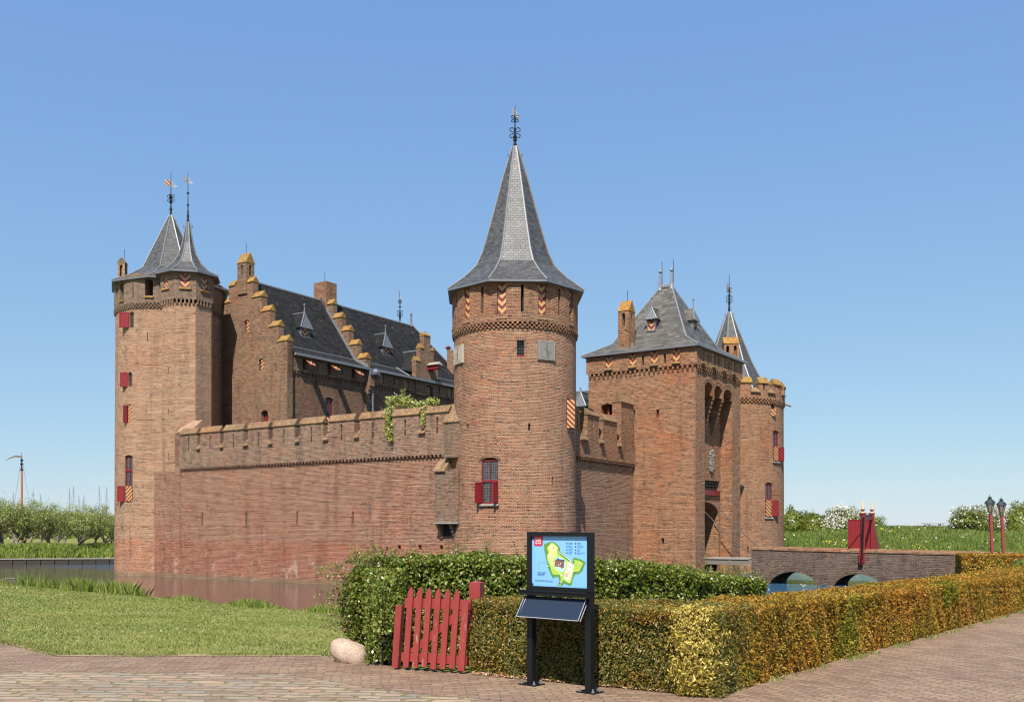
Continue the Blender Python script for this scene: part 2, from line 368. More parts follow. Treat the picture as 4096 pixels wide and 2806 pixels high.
def slate_mat(name, base, w, h, lich=.0, rough=.46, spec=.5, vari=.4):
    m, nt, b = newmat(name); uv, ob = coords(nt)
    br = nt.nodes.new('ShaderNodeTexBrick'); L(nt, uv, br.inputs['Vector'])
    br.inputs['Scale'].default_value = 1; br.inputs['Brick Width'].default_value = w; br.inputs['Row Height'].default_value = h
    br.inputs['Mortar Size'].default_value = .012; br.inputs['Mortar Smooth'].default_value = .6
    br.inputs['Color1'].default_value = (0,0,0,1); br.inputs['Color2'].default_value = (1,1,1,1); br.inputs['Mortar'].default_value = (.3,.3,.3,1)
    c = ramp(nt, br.outputs['Color'], [(0, tuple(x*(1-vari) for x in base)), (1, tuple(x*(1+vari) for x in base))])
    big = noise(nt, ob, .8, 5, .65)
    c = mix(nt, big, mix(nt, 1.0, c, (.7,.72,.75), 'MULTIPLY'), mix(nt, 1.0, c, (1.25,1.2,1.15), 'MULTIPLY'))
    c = mix(nt, math1(nt, 'MULTIPLY', br.outputs['Fac'], .75), c, tuple(x*.25 for x in base))
    if lich: c = mix(nt, math1(nt, 'MULTIPLY', sstep(nt, noise(nt, ob, 2.2, 6, .8), .60, .68), lich), c, (.34,.20,.05))
    wh = sstep(nt, noise(nt, ob, 5.5, 3, .6), .70, .76)
    c = mix(nt, math1(nt, 'MULTIPLY', wh, .5), c, (.45,.44,.42))
    L(nt, c, b.inputs['Base Color']); b.inputs['Specular IOR Level'].default_value = spec
    rr = math1(nt, 'MULTIPLY_ADD', big, .25); rr.node.inputs[2].default_value = rough-.12; L(nt, rr, b.inputs['Roughness'])
    hh = math1(nt, 'ADD', math1(nt, 'MULTIPLY', br.outputs['Fac'], -1), math1(nt, 'MULTIPLY', br.outputs['Color'], .6))
    bump(nt, hh, .5, .02, b); return m
M['slate'] = slate_mat('slate', (.070,.067,.064), .27, .15, .25)
M['slated'] = slate_mat('dark_slate', (.019,.019,.020), .42, .24, .45, rough=.8, spec=.15)
M['slateg'] = slate_mat('olive_slate', (.095,.088,.074), .36, .26, .35, rough=.5, spec=.4)

def leaf_mat(name, stops, patch=None, pscale=1.2, rough=.45, spec=.4, trans=.25):
    m, nt, b = newmat(name)
    g = nt.nodes.new('ShaderNodeNewGeometry'); uv, ob = coords(nt)
    c = ramp(nt, g.outputs['Random Per Island'], stops)
    if patch:
        for (sc_, lo, hi, amt, col) in patch:
            c = mix(nt, math1(nt, 'MULTIPLY', sstep(nt, noise(nt, ob, sc_, 3, .6), lo, hi), amt), c, mix(nt, 1.0, c, col, 'MULTIPLY'))
    L(nt, c, b.inputs['Base Color']); b.inputs['Roughness'].default_value = rough; b.inputs['Specular IOR Level'].default_value = spec
    if trans:
        t = nt.nodes.new('ShaderNodeBsdfTranslucent'); L(nt, c, t.inputs[0])
        ms = nt.nodes.new('ShaderNodeMixShader'); ms.inputs[0].default_value = trans
        out = nt.nodes['Material Output']; L(nt, b.outputs[0], ms.inputs[1]); L(nt, t.outputs[0], ms.inputs[2]); L(nt, ms.outputs[0], out.inputs[0])
    return m
M['haw'] = leaf_mat('hawthorn_leaves', [(0,(0.066,0.106,0.008)),(.4,(0.145,0.191,0.020)),(.75,(0.238,0.264,0.040)),(.95,(0.304,0.290,0.066)),(1,(0.251,0.132,0.040))], [(1.5,.5,.7,.6,(.7,.75,.6))], rough=.35, spec=.5)
M['yew'] = leaf_mat('yew_leaves', [(0,(0.100,0.080,0.015)),(.35,(0.280,0.190,0.025)),(.65,(0.460,0.260,0.035)),(.9,(0.540,0.350,0.045)),(1,(0.620,0.340,0.070))],
                    [(.9,.54,.66,.8,(.6,1.0,.6)), (1.0,.42,.66,.55,(1.3,.80,.8)), (3.0,.5,.7,.5,(.7,.8,.9))], rough=.5, spec=.3)
M['yewy'] = leaf_mat('yellow_yew_leaves', [(0,(0.136,0.102,0.017)),(.3,(0.357,0.264,0.034)),(.7,(0.663,0.510,0.102)),(1,(0.731,0.612,0.204))], rough=.5)
M['yewg'] = leaf_mat('green_yew_leaves', [(0,(0.048,0.076,0.017)),(.4,(0.162,0.171,0.033)),(.8,(0.342,0.266,0.057)),(1,(0.475,0.285,0.076))], [(2.0,.5,.65,.7,(1.4,.9,.7))], rough=.4)
M['orch'] = leaf_mat('orchard_leaves', [(0,(0.101,0.137,0.022)),(.5,(0.230,0.266,0.050)),(.9,(0.360,0.374,0.101)),(1,(0.432,0.432,0.158))], rough=.5)
M['grass'] = leaf_mat('grass_blades', [(0,(0.168,0.200,0.040)),(.5,(0.264,0.288,0.072)),(.9,(0.336,0.336,0.112)),(1,(0.448,0.400,0.192))], [(.35,.45,.65,.7,(.72,.88,.75)), (2.5,.5,.7,.5,(1.2,1.05,1.1))], rough=.5, spec=.3)
M['dikegrass'] = leaf_mat('dike_grass_blades', [(0,(0.081,0.127,0.023)),(.5,(0.196,0.270,0.046)),(.9,(0.322,0.368,0.092)),(1,(0.483,0.437,0.207))], [(.25,.42,.6,.7,(.65,.8,.6)), (1.1,.5,.7,.6,(1.3,1.15,1.0))], rough=.5, spec=.3)
M['reed'] = leaf_mat('tall_grass_blades', [(0,(0.092,0.140,0.024)),(.5,(0.225,0.286,0.046)),(.9,(0.356,0.388,0.092)),(1,(0.465,0.434,0.201))], [(.2,.45,.62,.6,(.8,.9,.7))], rough=.5, spec=.3)
M['blossom'] = leaf_mat('white_blossom', [(0,(0.408,0.391,0.289)),(.5,(0.595,0.578,0.476)),(1,(0.697,0.680,0.595))], rough=.6, trans=.1)
M['yflower'] = leaf_mat('yellow_petals', [(0,(.6,.45,.02)),(1,(.8,.62,.04))], trans=0)
M['litter'] = leaf_mat('dry_leaves', [(0,(.28,.15,.07)),(.5,(.45,.27,.14)),(1,(.58,.42,.26))], trans=0)
M['hcore'] = simple('hedge_shade_core', (.012,.012,.005), 1.0, spec=0)  # near-black colour makes the gaps between leaves read as shade

def ground_mat():
    m, nt, b = newmat('turf_soil'); uv, ob = coords(nt)
    a = noise(nt, ob, .5, 6, .65); f = noise(nt, ob, 14, 5, .75)
    c = mix(nt, sstep(nt, a, .4, .62), (.145,.16,.038), (.215,.215,.065))
    c = mix(nt, f, mix(nt, 1.0, c, (.6,.6,.55), 'MULTIPLY'), mix(nt, 1.0, c, (1.35,1.3,1.3), 'MULTIPLY'))
    L(nt, c, b.inputs['Base Color']); b.inputs['Roughness'].default_value = .95; b.inputs['Specular IOR Level'].default_value = .1
    bump(nt, f, .5, .05, b); return m
M['ground'] = ground_mat()
M['sand'] = simple('worn_sandy_soil', (.28,.20,.115), .95, nscale=5, namt=.3)
def paving_mat(name, w, h, tones, moss, rot=0, mort=(.17,.135,.10), msize=.02, wamp=(.16,.12,0)):
    m, nt, b = newmat(name); uv, ob = coords(nt)
    mp = nt.nodes.new('ShaderNodeMapping'); mp.inputs['Rotation'].default_value = (0, 0, rot); L(nt, ob, mp.inputs[0])
    nz = nt.nodes.new('ShaderNodeTexNoise'); nz.inputs['Scale'].default_value = 3.2; nz.inputs['Detail'].default_value = 4; L(nt, ob, nz.inputs['Vector'])
    wp = nt.nodes.new('ShaderNodeVectorMath'); wp.operation = 'MULTIPLY_ADD'; L(nt, nz.outputs['Color'], wp.inputs[0]); wp.inputs[1].default_value = wamp; L(nt, mp.outputs[0], wp.inputs[2])
    br = nt.nodes.new('ShaderNodeTexBrick'); L(nt, wp.outputs[0], br.inputs['Vector'])
    br.inputs['Scale'].default_value = 1; br.inputs['Brick Width'].default_value = w; br.inputs['Row Height'].default_value = h
    br.inputs['Mortar Size'].default_value = msize; br.inputs['Mortar Smooth'].default_value = .5
    br.inputs['Color1'].default_value = (0,0,0,1); br.inputs['Color2'].default_value = (1,1,1,1); br.inputs['Mortar'].default_value = (.4,.4,.4,1)
    c = ramp(nt, br.outputs['Color'], [(i/(len(tones)-1), t) for i, t in enumerate(tones)])
    f = noise(nt, ob, 24, 5, .75); g = noise(nt, ob, .8, 5, .6)
    c = mix(nt, f, mix(nt, 1.0, c, (.72,.72,.72), 'MULTIPLY'), mix(nt, 1.0, c, (1.22,1.2,1.2), 'MULTIPLY'))
    c = mix(nt, math1(nt, 'MULTIPLY', sstep(nt, g, .45, .7), .35), c, (.48,.37,.26))
    mm = mix(nt, math1(nt, 'MULTIPLY', sstep(nt, noise(nt, ob, 2.1, 4, .7), .48, .6), moss), mort, (.15,.15,.045))
    c = mix(nt, math1(nt, 'MULTIPLY', br.outputs['Fac'], .85), c, mm)
    c = mix(nt, 1.0, c, (.86,.80,.71), 'MULTIPLY'); L(nt, c, b.inputs['Base Color']); b.inputs['Roughness'].default_value = .8; b.inputs['Specular IOR Level'].default_value = .3
    bump(nt, math1(nt, 'ADD', math1(nt, 'MULTIPLY', br.outputs['Fac'], -1), math1(nt, 'MULTIPLY', f, .5)), .9, .02, b); return m
M['cobble'] = paving_mat('worn_cobbles', .34, .15, [(.22,.155,.125),(.36,.27,.215),(.29,.20,.16),(.42,.33,.26),(.27,.255,.235),(.44,.33,.24),(.33,.22,.175)], .95, R(4), wamp=(.34,.20,0), mort=(.22,.19,.12), msize=.028)
M['clinker'] = paving_mat('brick_pavers', .21, .07, [(.19,.125,.095),(.32,.215,.16),(.24,.155,.12),(.38,.265,.19),(.28,.18,.135)], .6, R(52), msize=.010)
M['clinker2'] = paving_mat('brick_pavers_edge', .21, .07, [(.19,.125,.095),(.32,.215,.16),(.24,.155,.12),(.38,.265,.19),(.28,.18,.135)], .4, R(-8), msize=.010)

def water_mat():
    m, nt, b = newmat('moat_water'); uv, ob = coords(nt)
    x, y, z = zsplit(nt, ob)
    mp = nt.nodes.new('ShaderNodeMapping'); mp.inputs['Scale'].default_value = (1, 2.4, 1); L(nt, ob, mp.inputs[0])
    n1 = noise(nt, mp.outputs[0], 1.1, 4, .6); n2 = noise(nt, mp.outputs[0], 5, 3, .6)
    # the lee in front of the curtain wall is calm, open water is ruffled
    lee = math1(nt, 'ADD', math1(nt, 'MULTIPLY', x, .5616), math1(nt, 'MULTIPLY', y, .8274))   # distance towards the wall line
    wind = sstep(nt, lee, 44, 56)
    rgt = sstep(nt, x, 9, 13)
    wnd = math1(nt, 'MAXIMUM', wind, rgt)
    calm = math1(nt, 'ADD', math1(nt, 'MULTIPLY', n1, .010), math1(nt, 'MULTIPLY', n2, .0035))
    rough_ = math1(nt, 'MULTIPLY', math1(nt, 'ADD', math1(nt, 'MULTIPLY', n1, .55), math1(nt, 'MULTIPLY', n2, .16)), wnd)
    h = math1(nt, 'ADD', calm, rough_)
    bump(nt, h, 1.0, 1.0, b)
    c = mix(nt, wnd, (.075,.055,.045), (.03,.095,.165))  # ruffled water: blue of the reflected sky put into the base colour
    L(nt, c, b.inputs['Base Color']); b.inputs['Roughness'].default_value = .06; b.inputs['IOR'].default_value = 1.333
    b.inputs['Specular IOR Level'].default_value = .5; return m
M['water'] = water_mat()

# ------------------------------------------------------------------ terrain
WATER_Z = -1.9
MOAT = [(-28.5,52.8),(-42,64),(-64,80),(-66,87.5),(-47.5,88),(-35,90.5),(-20,93),(0,93),(12,86),(20,77.5),(34,76.5),(46,75),(52,68),(45,62),(36,58.5),(30.5,56.5),(27.8,52.5),(22,45.5),(14,36.5),(6,31),(0,31),(-6.1,34.4),(-17.5,43.7)]
PAVE = [(-30,36),(-7.36,13.66),(-5.79,12.15),(-2.2,12.15),(-1.45,11.25),(-.3,10.62),(1.85,9.25),(10.4,19.1),(31,43)]
def seg_dist(P, pts, closed):
    best = np.full(len(P), 1e9); n = len(pts)
    for i in range(n if closed else n-1):
        a = np.array(pts[i]); b = np.array(pts[(i+1) % n]); ab = b-a
        t = np.clip(((P-a)@ab)/(ab@ab), 0, 1); best = np.minimum(best, np.linalg.norm(P-(a+t[:, None]*ab), axis=1))
    return best
def inside(P, pts):
    r = np.zeros(len(P), bool); n = len(pts)
    for i in range(n):
        x0, y0 = pts[i]; x1, y1 = pts[(i+1) % n]
        c = ((y0 > P[:, 1]) != (y1 > P[:, 1])) & (P[:, 0] < (x1-x0)*(P[:, 1]-y0)/((y1-y0) if y1 != y0 else 1e-9)+x0)
        r ^= c
    return r
def smooth(x): x = np.clip(x, 0, 1); return x*x*(3-2*x)
PAVE_POLY = PAVE+[(60,36),(60,-30),(-60,-30),(-60,36)]
def ground_h(P):
    ins = inside(P, MOAT); d = seg_dist(P, MOAT, True); e = seg_dist(P, PAVE, False); pv = inside(P, PAVE_POLY)
    near = -1.55*(1-d/(d+e+.01))
    x, y = P[:, 0], P[:, 1]
    # right: the dike; left: the orchard
    dyk = -1.6+2.95*smooth((y-76)/20+.03*np.sin(x*.21)) - .8*smooth((y-99)/25)
    orc = -1.25+.75*smooth((d-.3)/3.5)
    wr = smooth((x-2)/10)
    far = dyk*wr+orc*(1-wr)
    fy = smooth((y-60)/14)*smooth((d+ (y-60))/8)
    z = near*(1-fy)+far*fy
    wob = .05*np.sin(x*.9+y*.4)+.04*np.sin(y*1.3-x*.7)
    z = np.where(pv, -.012, z+wob*np.minimum(1, np.minimum(d, e)/3))
    z = np.where(ins, np.where((y > 84) & (x < 0), -1.25, -1.55)-d*1.3, z)
    return np.maximum(z, -4)
def axis(spec):
    o = []
    for a, b, s in spec: o += list(np.arange(a, b, s))
    return np.array(o+[spec[-1][1]])
gx = axis([(-900,-200,60),(-200,-70,8),(-70,-34,2),(-34,34,.5),(34,70,2),(70,200,8),(200,900,60)])
gy = axis([(-60,6,6),(6,64,.5),(64,110,1),(110,200,8),(200,1800,80)])
XX, YY = np.meshgrid(gx, gy); PP = np.stack([XX.ravel(), YY.ravel()], 1); ZZ = ground_h(PP)
def grid_mesh(name, co, nx, ny, mat, smooth_=True):
    idx = np.arange(nx*ny).reshape(ny, nx)
    q = np.stack([idx[:-1, :-1], idx[:-1, 1:], idx[1:, 1:], idx[1:, :-1]], -1).reshape(-1, 4)
    return np_mesh(name, co, q, mat, smooth_)
def np_mesh(name, co, quads, mat, smooth_=False, parent=None):
    me = bpy.data.meshes.new(name); k = quads.shape[1]
    me.vertices.add(len(co)); me.vertices.foreach_set('co', np.asarray(co, np.float32).ravel())
    me.loops.add(quads.size); me.loops.foreach_set('vertex_index', quads.astype(np.int32).ravel())
    me.polygons.add(len(quads)); me.polygons.foreach_set('loop_start', np.arange(0, quads.size, k, dtype=np.int32))
    if smooth_: me.polygons.foreach_set('use_smooth', np.ones(len(quads), bool))
    me.materials.append(mat); me.update(calc_edges=True)
    o = bpy.data.objects.new(name, me); C.objects.link(o); adopt(o, parent); return o
g = grid_mesh('ground', np.stack([XX.ravel(), YY.ravel(), ZZ], 1), len(gx), len(gy), M['ground']); tag(g, kind='structure')
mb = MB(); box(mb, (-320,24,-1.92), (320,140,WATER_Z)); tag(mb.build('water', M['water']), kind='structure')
mb = MB()
mb.face([(x, y, 0) for x, y in reversed([(-30,36),(-7.36,13.66),(-5.79,12.15),(-2.2,12.15),(-1.45,11.25),(-.3,10.62),(1.85,9.25),(2.4,8.0),(-1.0,9.4),(-2.6,10.7),(-6.3,10.9),(-8.5,12.5),(-31.5,34.5)])])
tag(mb.build('pavement', M['clinker2']), kind='structure')
mb = MB()
mb.face([(x, y, 0) for x, y in reversed([(1.85,9.25),(10.4,19.1),(31,43),(33,41),(12.2,17.2),(4.6,8.3),(2.4,6.2),(2.4,8.0)])])
tag(mb.build('pavement', M['clinker']), kind='structure')
mb = MB()
mb.face([(x, y, -.002) for x, y in reversed([(-31.5,34.5),(-8.5,12.5),(-6.3,10.9),(-2.6,10.7),(-1.0,9.4),(2.4,8.0),(2.4,6.2),(4.6,8.3),(12.2,17.2),(33,41),(60,36),(60,-20),(-60,-20),(-60,34)])])
tag(mb.build('road', M['cobble']), kind='structure')
# worn sandy edge between lawn and paving: an uneven ribbon
random.seed(3); mb = MB(); pl = []
for (a, b) in zip(PAVE[:3], PAVE[1:4]):
    n = int(math.dist(a, b)/.25)+1
    pl += [(a[0]+(b[0]-a[0])*k/n, a[1]+(b[1]-a[1])*k/n) for k in range(n)]
wd = [.01+.36*max(0,math.sin(i*.17)*math.sin(i*.061+1))+random.random()*.16 for i in range(len(pl))]
q = np.array([(p[0], p[1]+w) for p, w in zip(pl, wd)]); hz = ground_h(q)
for i in range(len(pl)-1):
    a, b = pl[i], pl[i+1]
    mb.face([(a[0],a[1]-.04,.006),(b[0],b[1]-.04,.006),(b[0],q[i+1][1],hz[i+1]+.012),(a[0],q[i][1],hz[i]+.012)])
tag(mb.build('verge', M['sand']), kind='structure')
# ------------------------------------------------------------------ building pieces
def window(parent, fr, u, z0, z1, w, d=-.12, cross=True, name='window', mid=None, bars=2, t=.05):
    """red timber frame with leaded panes, set into an opening; fr is a local flat frame"""
    f = MB()
    fbox(f, fr, u-w/2, u-w/2+t, z0, z1, d-.06, d+.03); fbox(f, fr, u+w/2-t, u+w/2, z0, z1, d-.06, d+.03)
    fbox(f, fr, u-w/2+t, u+w/2-t, z1-t, z1, d-.06, d+.028); fbox(f, fr, u-w/2+t, u+w/2-t, z0, z0+t*1.3, d-.06, d+.05)
    if bars >= 2: fbox(f, fr, u-.022, u+.022, z0+t*1.3, z1-t, d-.05, d+.02)
    if mid: fbox(f, fr, u-w/2+t, u+w/2-t, mid-.05, mid+.05, d-.055, d+.045)
    o = f.build(name, M['red'], parent)
    g_ = MB(); a, b = u-w/2+t, u+w/2-t
    g_.face([fr.P(a,z0+t,d-.03), fr.P(b,z0+t,d-.03), fr.P(b,z1-t,d-.03), fr.P(a,z1-t,d-.03)], 0, [(0,z0),(b-a,z0),(b-a,z1),(0,z1)])
    g_.build('pane', M['glass'], o); return o
def shutter(parent, p0, p1, z0, z1, mat='red', th=.05, name='shutter', tilt=None, label=None):
    """a board from p0 to p1 in plan (hinge to free edge); chevrons and stripes run in its own UVs"""
    p0, p1 = Vector(p0), Vector(p1); u = (p1-p0); w = u.length; fr = Frame(p0, u); mb = MB()
    def P(a, z, d): return fr.P(a, z, d)
    fc = [P(0,z0,th/2),P(w,z0,th/2),P(w,z1,th/2),P(0,z1,th/2)]
    bk = [P(w,z0,-th/2),P(0,z0,-th/2),P(0,z1,-th/2),P(w,z1,-th/2)]
    uv = [(-w/2,z0),(w/2,z0),(w/2,z1),(-w/2,z1)]
    mb.face(fc, 0, uv); mb.face(bk, 1, [(w/2,z0),(-w/2,z0),(-w/2,z1),(w/2,z1)])
    for (a, b) in ((0,3),(1,2)): pass
    mb.face([P(0,z0,-th/2),P(0,z0,th/2),P(0,z1,th/2),P(0,z1,-th/2)],1); mb.face([P(w,z0,th/2),P(w,z0,-th/2),P(w,z1,-th/2),P(w,z1,th/2)],1)
    mb.face([P(0,z1,th/2),P(w,z1,th/2),P(w,z1,-th/2),P(0,z1,-th/2)],1); mb.face([P(0,z0,-th/2),P(w,z0,-th/2),P(w,z0,th/2),P(0,z0,th/2)],1)
    if mat == 'stripe': mb.m[1] = 0
    if mat == 'red':      # raised border of a panelled shutter
        for (a, b, c, e) in ((.02,w-.02,z0+.02,z0+.09),(.02,w-.02,z1-.09,z1-.02),(.02,.08,z0+.09,z1-.09),(w-.08,w-.02,z0+.09,z1-.09)):
            fbox(mb, fr, a, b, c, e, th/2, th/2+.02, 1); fbox(mb, fr, a, b, c, e, -th/2-.02, -th/2, 1)
    o = mb.build(name, [M[mat], M['red']], parent)
    if label: o['label'] = label
    return o
def fill_shutter(parent, fr, u, w, z0, z1, mat, d=-.12, name='shutter'):
    a = fr.P(u-w/2, 0, d); b = fr.P(u+w/2, 0, d); return shutter(parent, (a.x,a.y), (b.x,b.y), z0, z1, mat, name=name)
def corbels(parent, fr, u0, u1, z0, z1, d0, d1, pitch, mat, w=.5, rows=1, name='corbel_table', band=.07):
    mb = MB(); n = max(1, int(abs(u1-u0)/pitch)); 
    for r in range(rows):
        for k in range(n):
            c = u0+(k+.5+(.5 if r % 2 else 0))*(u1-u0)/n; q = fr.at(c, d0) if not fr.flat else fr; cc = 0 if not fr.flat else c
            dz = (z1-z0-band)/rows; zb_ = z1-band-(r+1)*dz
            o = 0 if fr.flat else -d0
            h = pitch*w/2
            if rows == 1:
                m_ = zb_+dz*.45
                fbox(mb, q, cc-h, cc+h, m_, zb_+dz, o+d0-.02, o+d1-.01); fbox(mb, q, cc-h*.7, cc+h*.7, zb_, m_, o+d0-.02, o+d0+(d1-d0)*.55)
            else: fbox(mb, q, cc-h, cc+h, zb_, zb_+dz, o+d0-.02, o+d0+(d1-d0)*(1-.45*r/rows)-.01)
    if fr.flat: fbox(mb, fr, u0, u1, z0, z1-.01, d0-.035, d0-.015)
    return mb.build(name, mat, parent)
def cap(parent, fr, u0, u1, z0, z1, d0, d1, mat='capstone', name='cap', ov=.07):
    """saddle coping with its ridge along u"""
    mb = MB(); dm = (d0+d1)/2; a, b = u0-ov*.5, u1+ov*.5; e0, e1 = d0-ov, d1+ov; t = .05
    p = fr.P
    for (x0, x1) in ((e1, 1), (e0, -1)):
        mb.face([p(a,z0,x0), p(b,z0,x0), p(b,z0+t,x0), p(a,z0+t,x0)])
    mb.face([p(a,z0+t,e1), p(b,z0+t,e1), p(b,z1,dm), p(a,z1,dm)]); mb.face([p(b,z0+t,e0), p(a,z0+t,e0), p(a,z1,dm), p(b,z1,dm)])
    for x in (a, b): mb.face([p(x,z0,e0), p(x,z0,e1), p(x,z0+t,e1), p(x,z1,dm), p(x,z0+t,e0)])
    mb.face([p(a,z0,e0), p(b,z0,e0), p(b,z0,e1), p(a,z0,e1)])
    return mb.build(name, M[mat], parent)
def merlon(parent, fr, u0, u1, z0, z1, zr, d1, th, slit=None, mat='wparapet', capm='capstone', sw=.14):
    mb = MB(); hs = []
    if slit: c = (u0+u1)/2; hs = [hole(c-sw/2, c+sw/2, slit[0], slit[1], .3)]
    wall(mb, fr, u0, u1, z0, z1, hs, d=d1)
    fbox(mb, fr, u0, u1, z0, z1, d1-th, d1, faces='blrt')
    o = mb.build('merlon', [M[mat], M['dark']], parent); cap(o, fr, u0, u1, z1, zr, d1-th, d1, capm); return o
def sill(parent, fr, u0, u1, z0, z1, d0, d1, mat='capstone', name='sloped_sill'):
    mb = MB(); p = fr.P
    mb.face([p(u0,z0,d1), p(u1,z0,d1), p(u1,z1,d0), p(u0,z1,d0)]); mb.face([p(u0,z0-.06,d1), p(u1,z0-.06,d1), p(u1,z0,d1), p(u0,z0,d1)])
    for x in (u0, u1): mb.face([p(x,z0-.06,d0), p(x,z0-.06,d1), p(x,z0,d1), p(x,z1,d0)])
    mb.face([p(u0,z0-.06,d0), p(u1,z0-.06,d0), p(u1,z0-.06,d1), p(u0,z0-.06,d1)])
    return mb.build(name, M[mat], parent)
def spire(parent, c, prof, n, a0, mat='slate', ridge=.07, name='roof', soffit=True):
    mb = MB(); ring = lambda r, z: [(c[0]+r*math.sin(a0+2*math.pi*k/n), c[1]-r*math.cos(a0+2*math.pi*k/n), z) for k in range(n)]
    rg = [ring(r, z) for r, z in prof]
    for i in range(len(rg)-1):
        for k in range(n): mb.face([rg[i][k], rg[i][(k+1) % n], rg[i+1][(k+1) % n], rg[i+1][k]])
    if soffit:
        r0, z0 = prof[0]; a = ring(r0, z0-.10); b = ring(r0*.7, z0-.14)
        for k in range(n):
            mb.face([a[k], a[(k+1) % n], rg[0][(k+1) % n], rg[0][k]], 1); mb.face([b[k], b[(k+1) % n], a[(k+1) % n], a[k]], 1)
    o = mb.build(name, [M[mat], M['leadd']], parent)
    rb = MB()
    for k in range(n): tube(rb, [Vector(rg[i][k])+Vector((0,0,.02)) for i in range(len(rg))], ridge, 5)
    rb.build('ridge_lead', M['lead'], o); return o
def finial(parent, c, z0, z1, vane=None, scroll=(), knobs=(), r=.06, cone=(.3,.0), hooks=False, label=None):
    """lead sleeve and wrought iron rod with knobs, curled scrolls and a vane"""
    mb = MB(); x, y = c; h = z1-z0
    lathe(mb, (x,y,z0), [(cone[0],cone[1]),(cone[0]*.45,(z1-z0)*.08),(r*1.5,h*.13),(r*1.2,h*.3)], 8)
    tube(mb, [(x,y,z0+h*.1),(x,y,z0+h*.6),(x,y,z1)], [r,r*.6,r*.3], 6)
    for k in knobs: lathe(mb, (x,y,z0+h*k), [(0,-.07),(r*2,-.04),(r*2,.04),(0,.07)], 8)
    for (k, s) in scroll:
        zc = z0+h*k
        for a in (0, math.pi/2, math.pi, 1.5*math.pi):
            for sg in (1, -1):
                pts = []
                for j in range(11):
                    t = j/10; ang = t*math.pi*1.6; rr = s*(1-.35*t)
                    pts.append((x+math.cos(a)*(s*.15+rr*math.sin(ang)*.55+ s*.35*(1 if t > .1 else 0)), y+math.sin(a)*(s*.15+rr*math.sin(ang)*.55+s*.35*(1 if t > .1 else 0)), zc+sg*(s*.1+rr*.55*(1-math.cos(ang)))))
                tube(mb, pts, r*.42, 4)
    if hooks:
        for a in (0, math.pi):
            tube(mb, [(x+math.cos(a)*cone[0]*.7,y,z0-.1),(x+math.cos(a)*(cone[0]+.12),y,z0-.12),(x+math.cos(a)*(cone[0]+.14),y,z0+.12)], .022, 4)
    o = mb.build('weather_vane' if vane else 'finial', M['iron'], parent)
    if vane:
        zc, w, hh, side, mat = vane; f = MB(); s = side; th = .02
        for yy in (y-th, y+th):
            pts = [(x+s*.05,yy,zc-hh/2),(x+s*w,yy,zc-hh/2+.04),(x+s*w*.8,yy,zc-hh*.18),(x+s*w,yy,zc),(x+s*w*.8,yy,zc+hh*.22),(x+s*w,yy,zc+hh/2+.05),(x+s*.05,yy,zc+hh/2-.04)]
            f.face(pts, 0, [(a[0]-x, a[2]) for a in pts])
        f.build('vane_flag', M[mat], o)
        t = MB(); tube(t, [(x,y,zc-hh/2),(x-s*w*.95,y,zc-hh/2-.12)], .025, 5); tube(t, [(x,y,zc+hh*.3),(x-s*w*.3,y,zc-hh*.1),(x-s*w*.8,y,zc-hh/2-.06)], .015, 4)
        lathe(t, (x-s*w*.95,y,zc-hh/2-.12), [(0,-.06),(.05,0),(0,.06)], 6); t.build('vane_arrow', M['gold'], o)
    return o
def dormer(parent, fr, u, z, w, h, depth, d=0, mat='slate', leadgable=True, fin=.6):
    """little roof house: cheeks, shutter, steep gabled roof with a lead front and a ball finial"""
    mb = MB()
    for a in (u-w/2, u+w/2-.07): fbox(mb, fr, a, a+.07, z, z+h, d-depth, d)
    fbox(mb, fr, u-w/2-.04, u+w/2+.04, z-.08, z, d-depth, d+.06)
    o = mb.build('dormer', M['leadd'], parent)
    fill_shutter(o, fr, u, w-.14, z, z+h, 'chevron', d=d-.08)
    rf = MB(); e = .16; p = fr.P; zt = z+h+w*1.25; bk = d-depth-.9
    A = (u-w/2-e, z+h-.05); B = (u+w/2+e, z+h-.05)
    rf.face([p(A[0],A[1],d+.15), p(u,zt,d-.12), p(u,zt,bk), p(A[0],A[1],bk+.3)]); rf.face([p(B[0],B[1],bk+.3), p(u,zt,bk), p(u,zt,d-.12), p(B[0],B[1],d+.15)])
    rf.face([p(A[0],A[1],d+.15), p(B[0],B[1],d+.15), p(u,zt,d-.12)], 1); rf.face([p(A[0],A[1],d+.15), p(A[0],A[1],bk+.3), p(B[0],B[1],bk+.3), p(B[0],B[1],d+.15)], 1)
    r_ = rf.build('dormer_roof', [M[mat], M['leadd']], o)
    q = MB(); P0 = p(u, zt, d-.12)
    for E in (p(A[0],A[1],d+.16), p(B[0],B[1],d+.16)): tube(q, [E, P0], .045, 5)
    tube(q, [P0, p(u,zt,bk)], .05, 5)
    lathe(q, P0, [(.07,-.05),(.045,.1),(.03,fin*.7),(.07,fin*.78),(.07,fin*.9),(0,fin)], 8)
    q.build('dormer_lead', M['lead'], o); return o
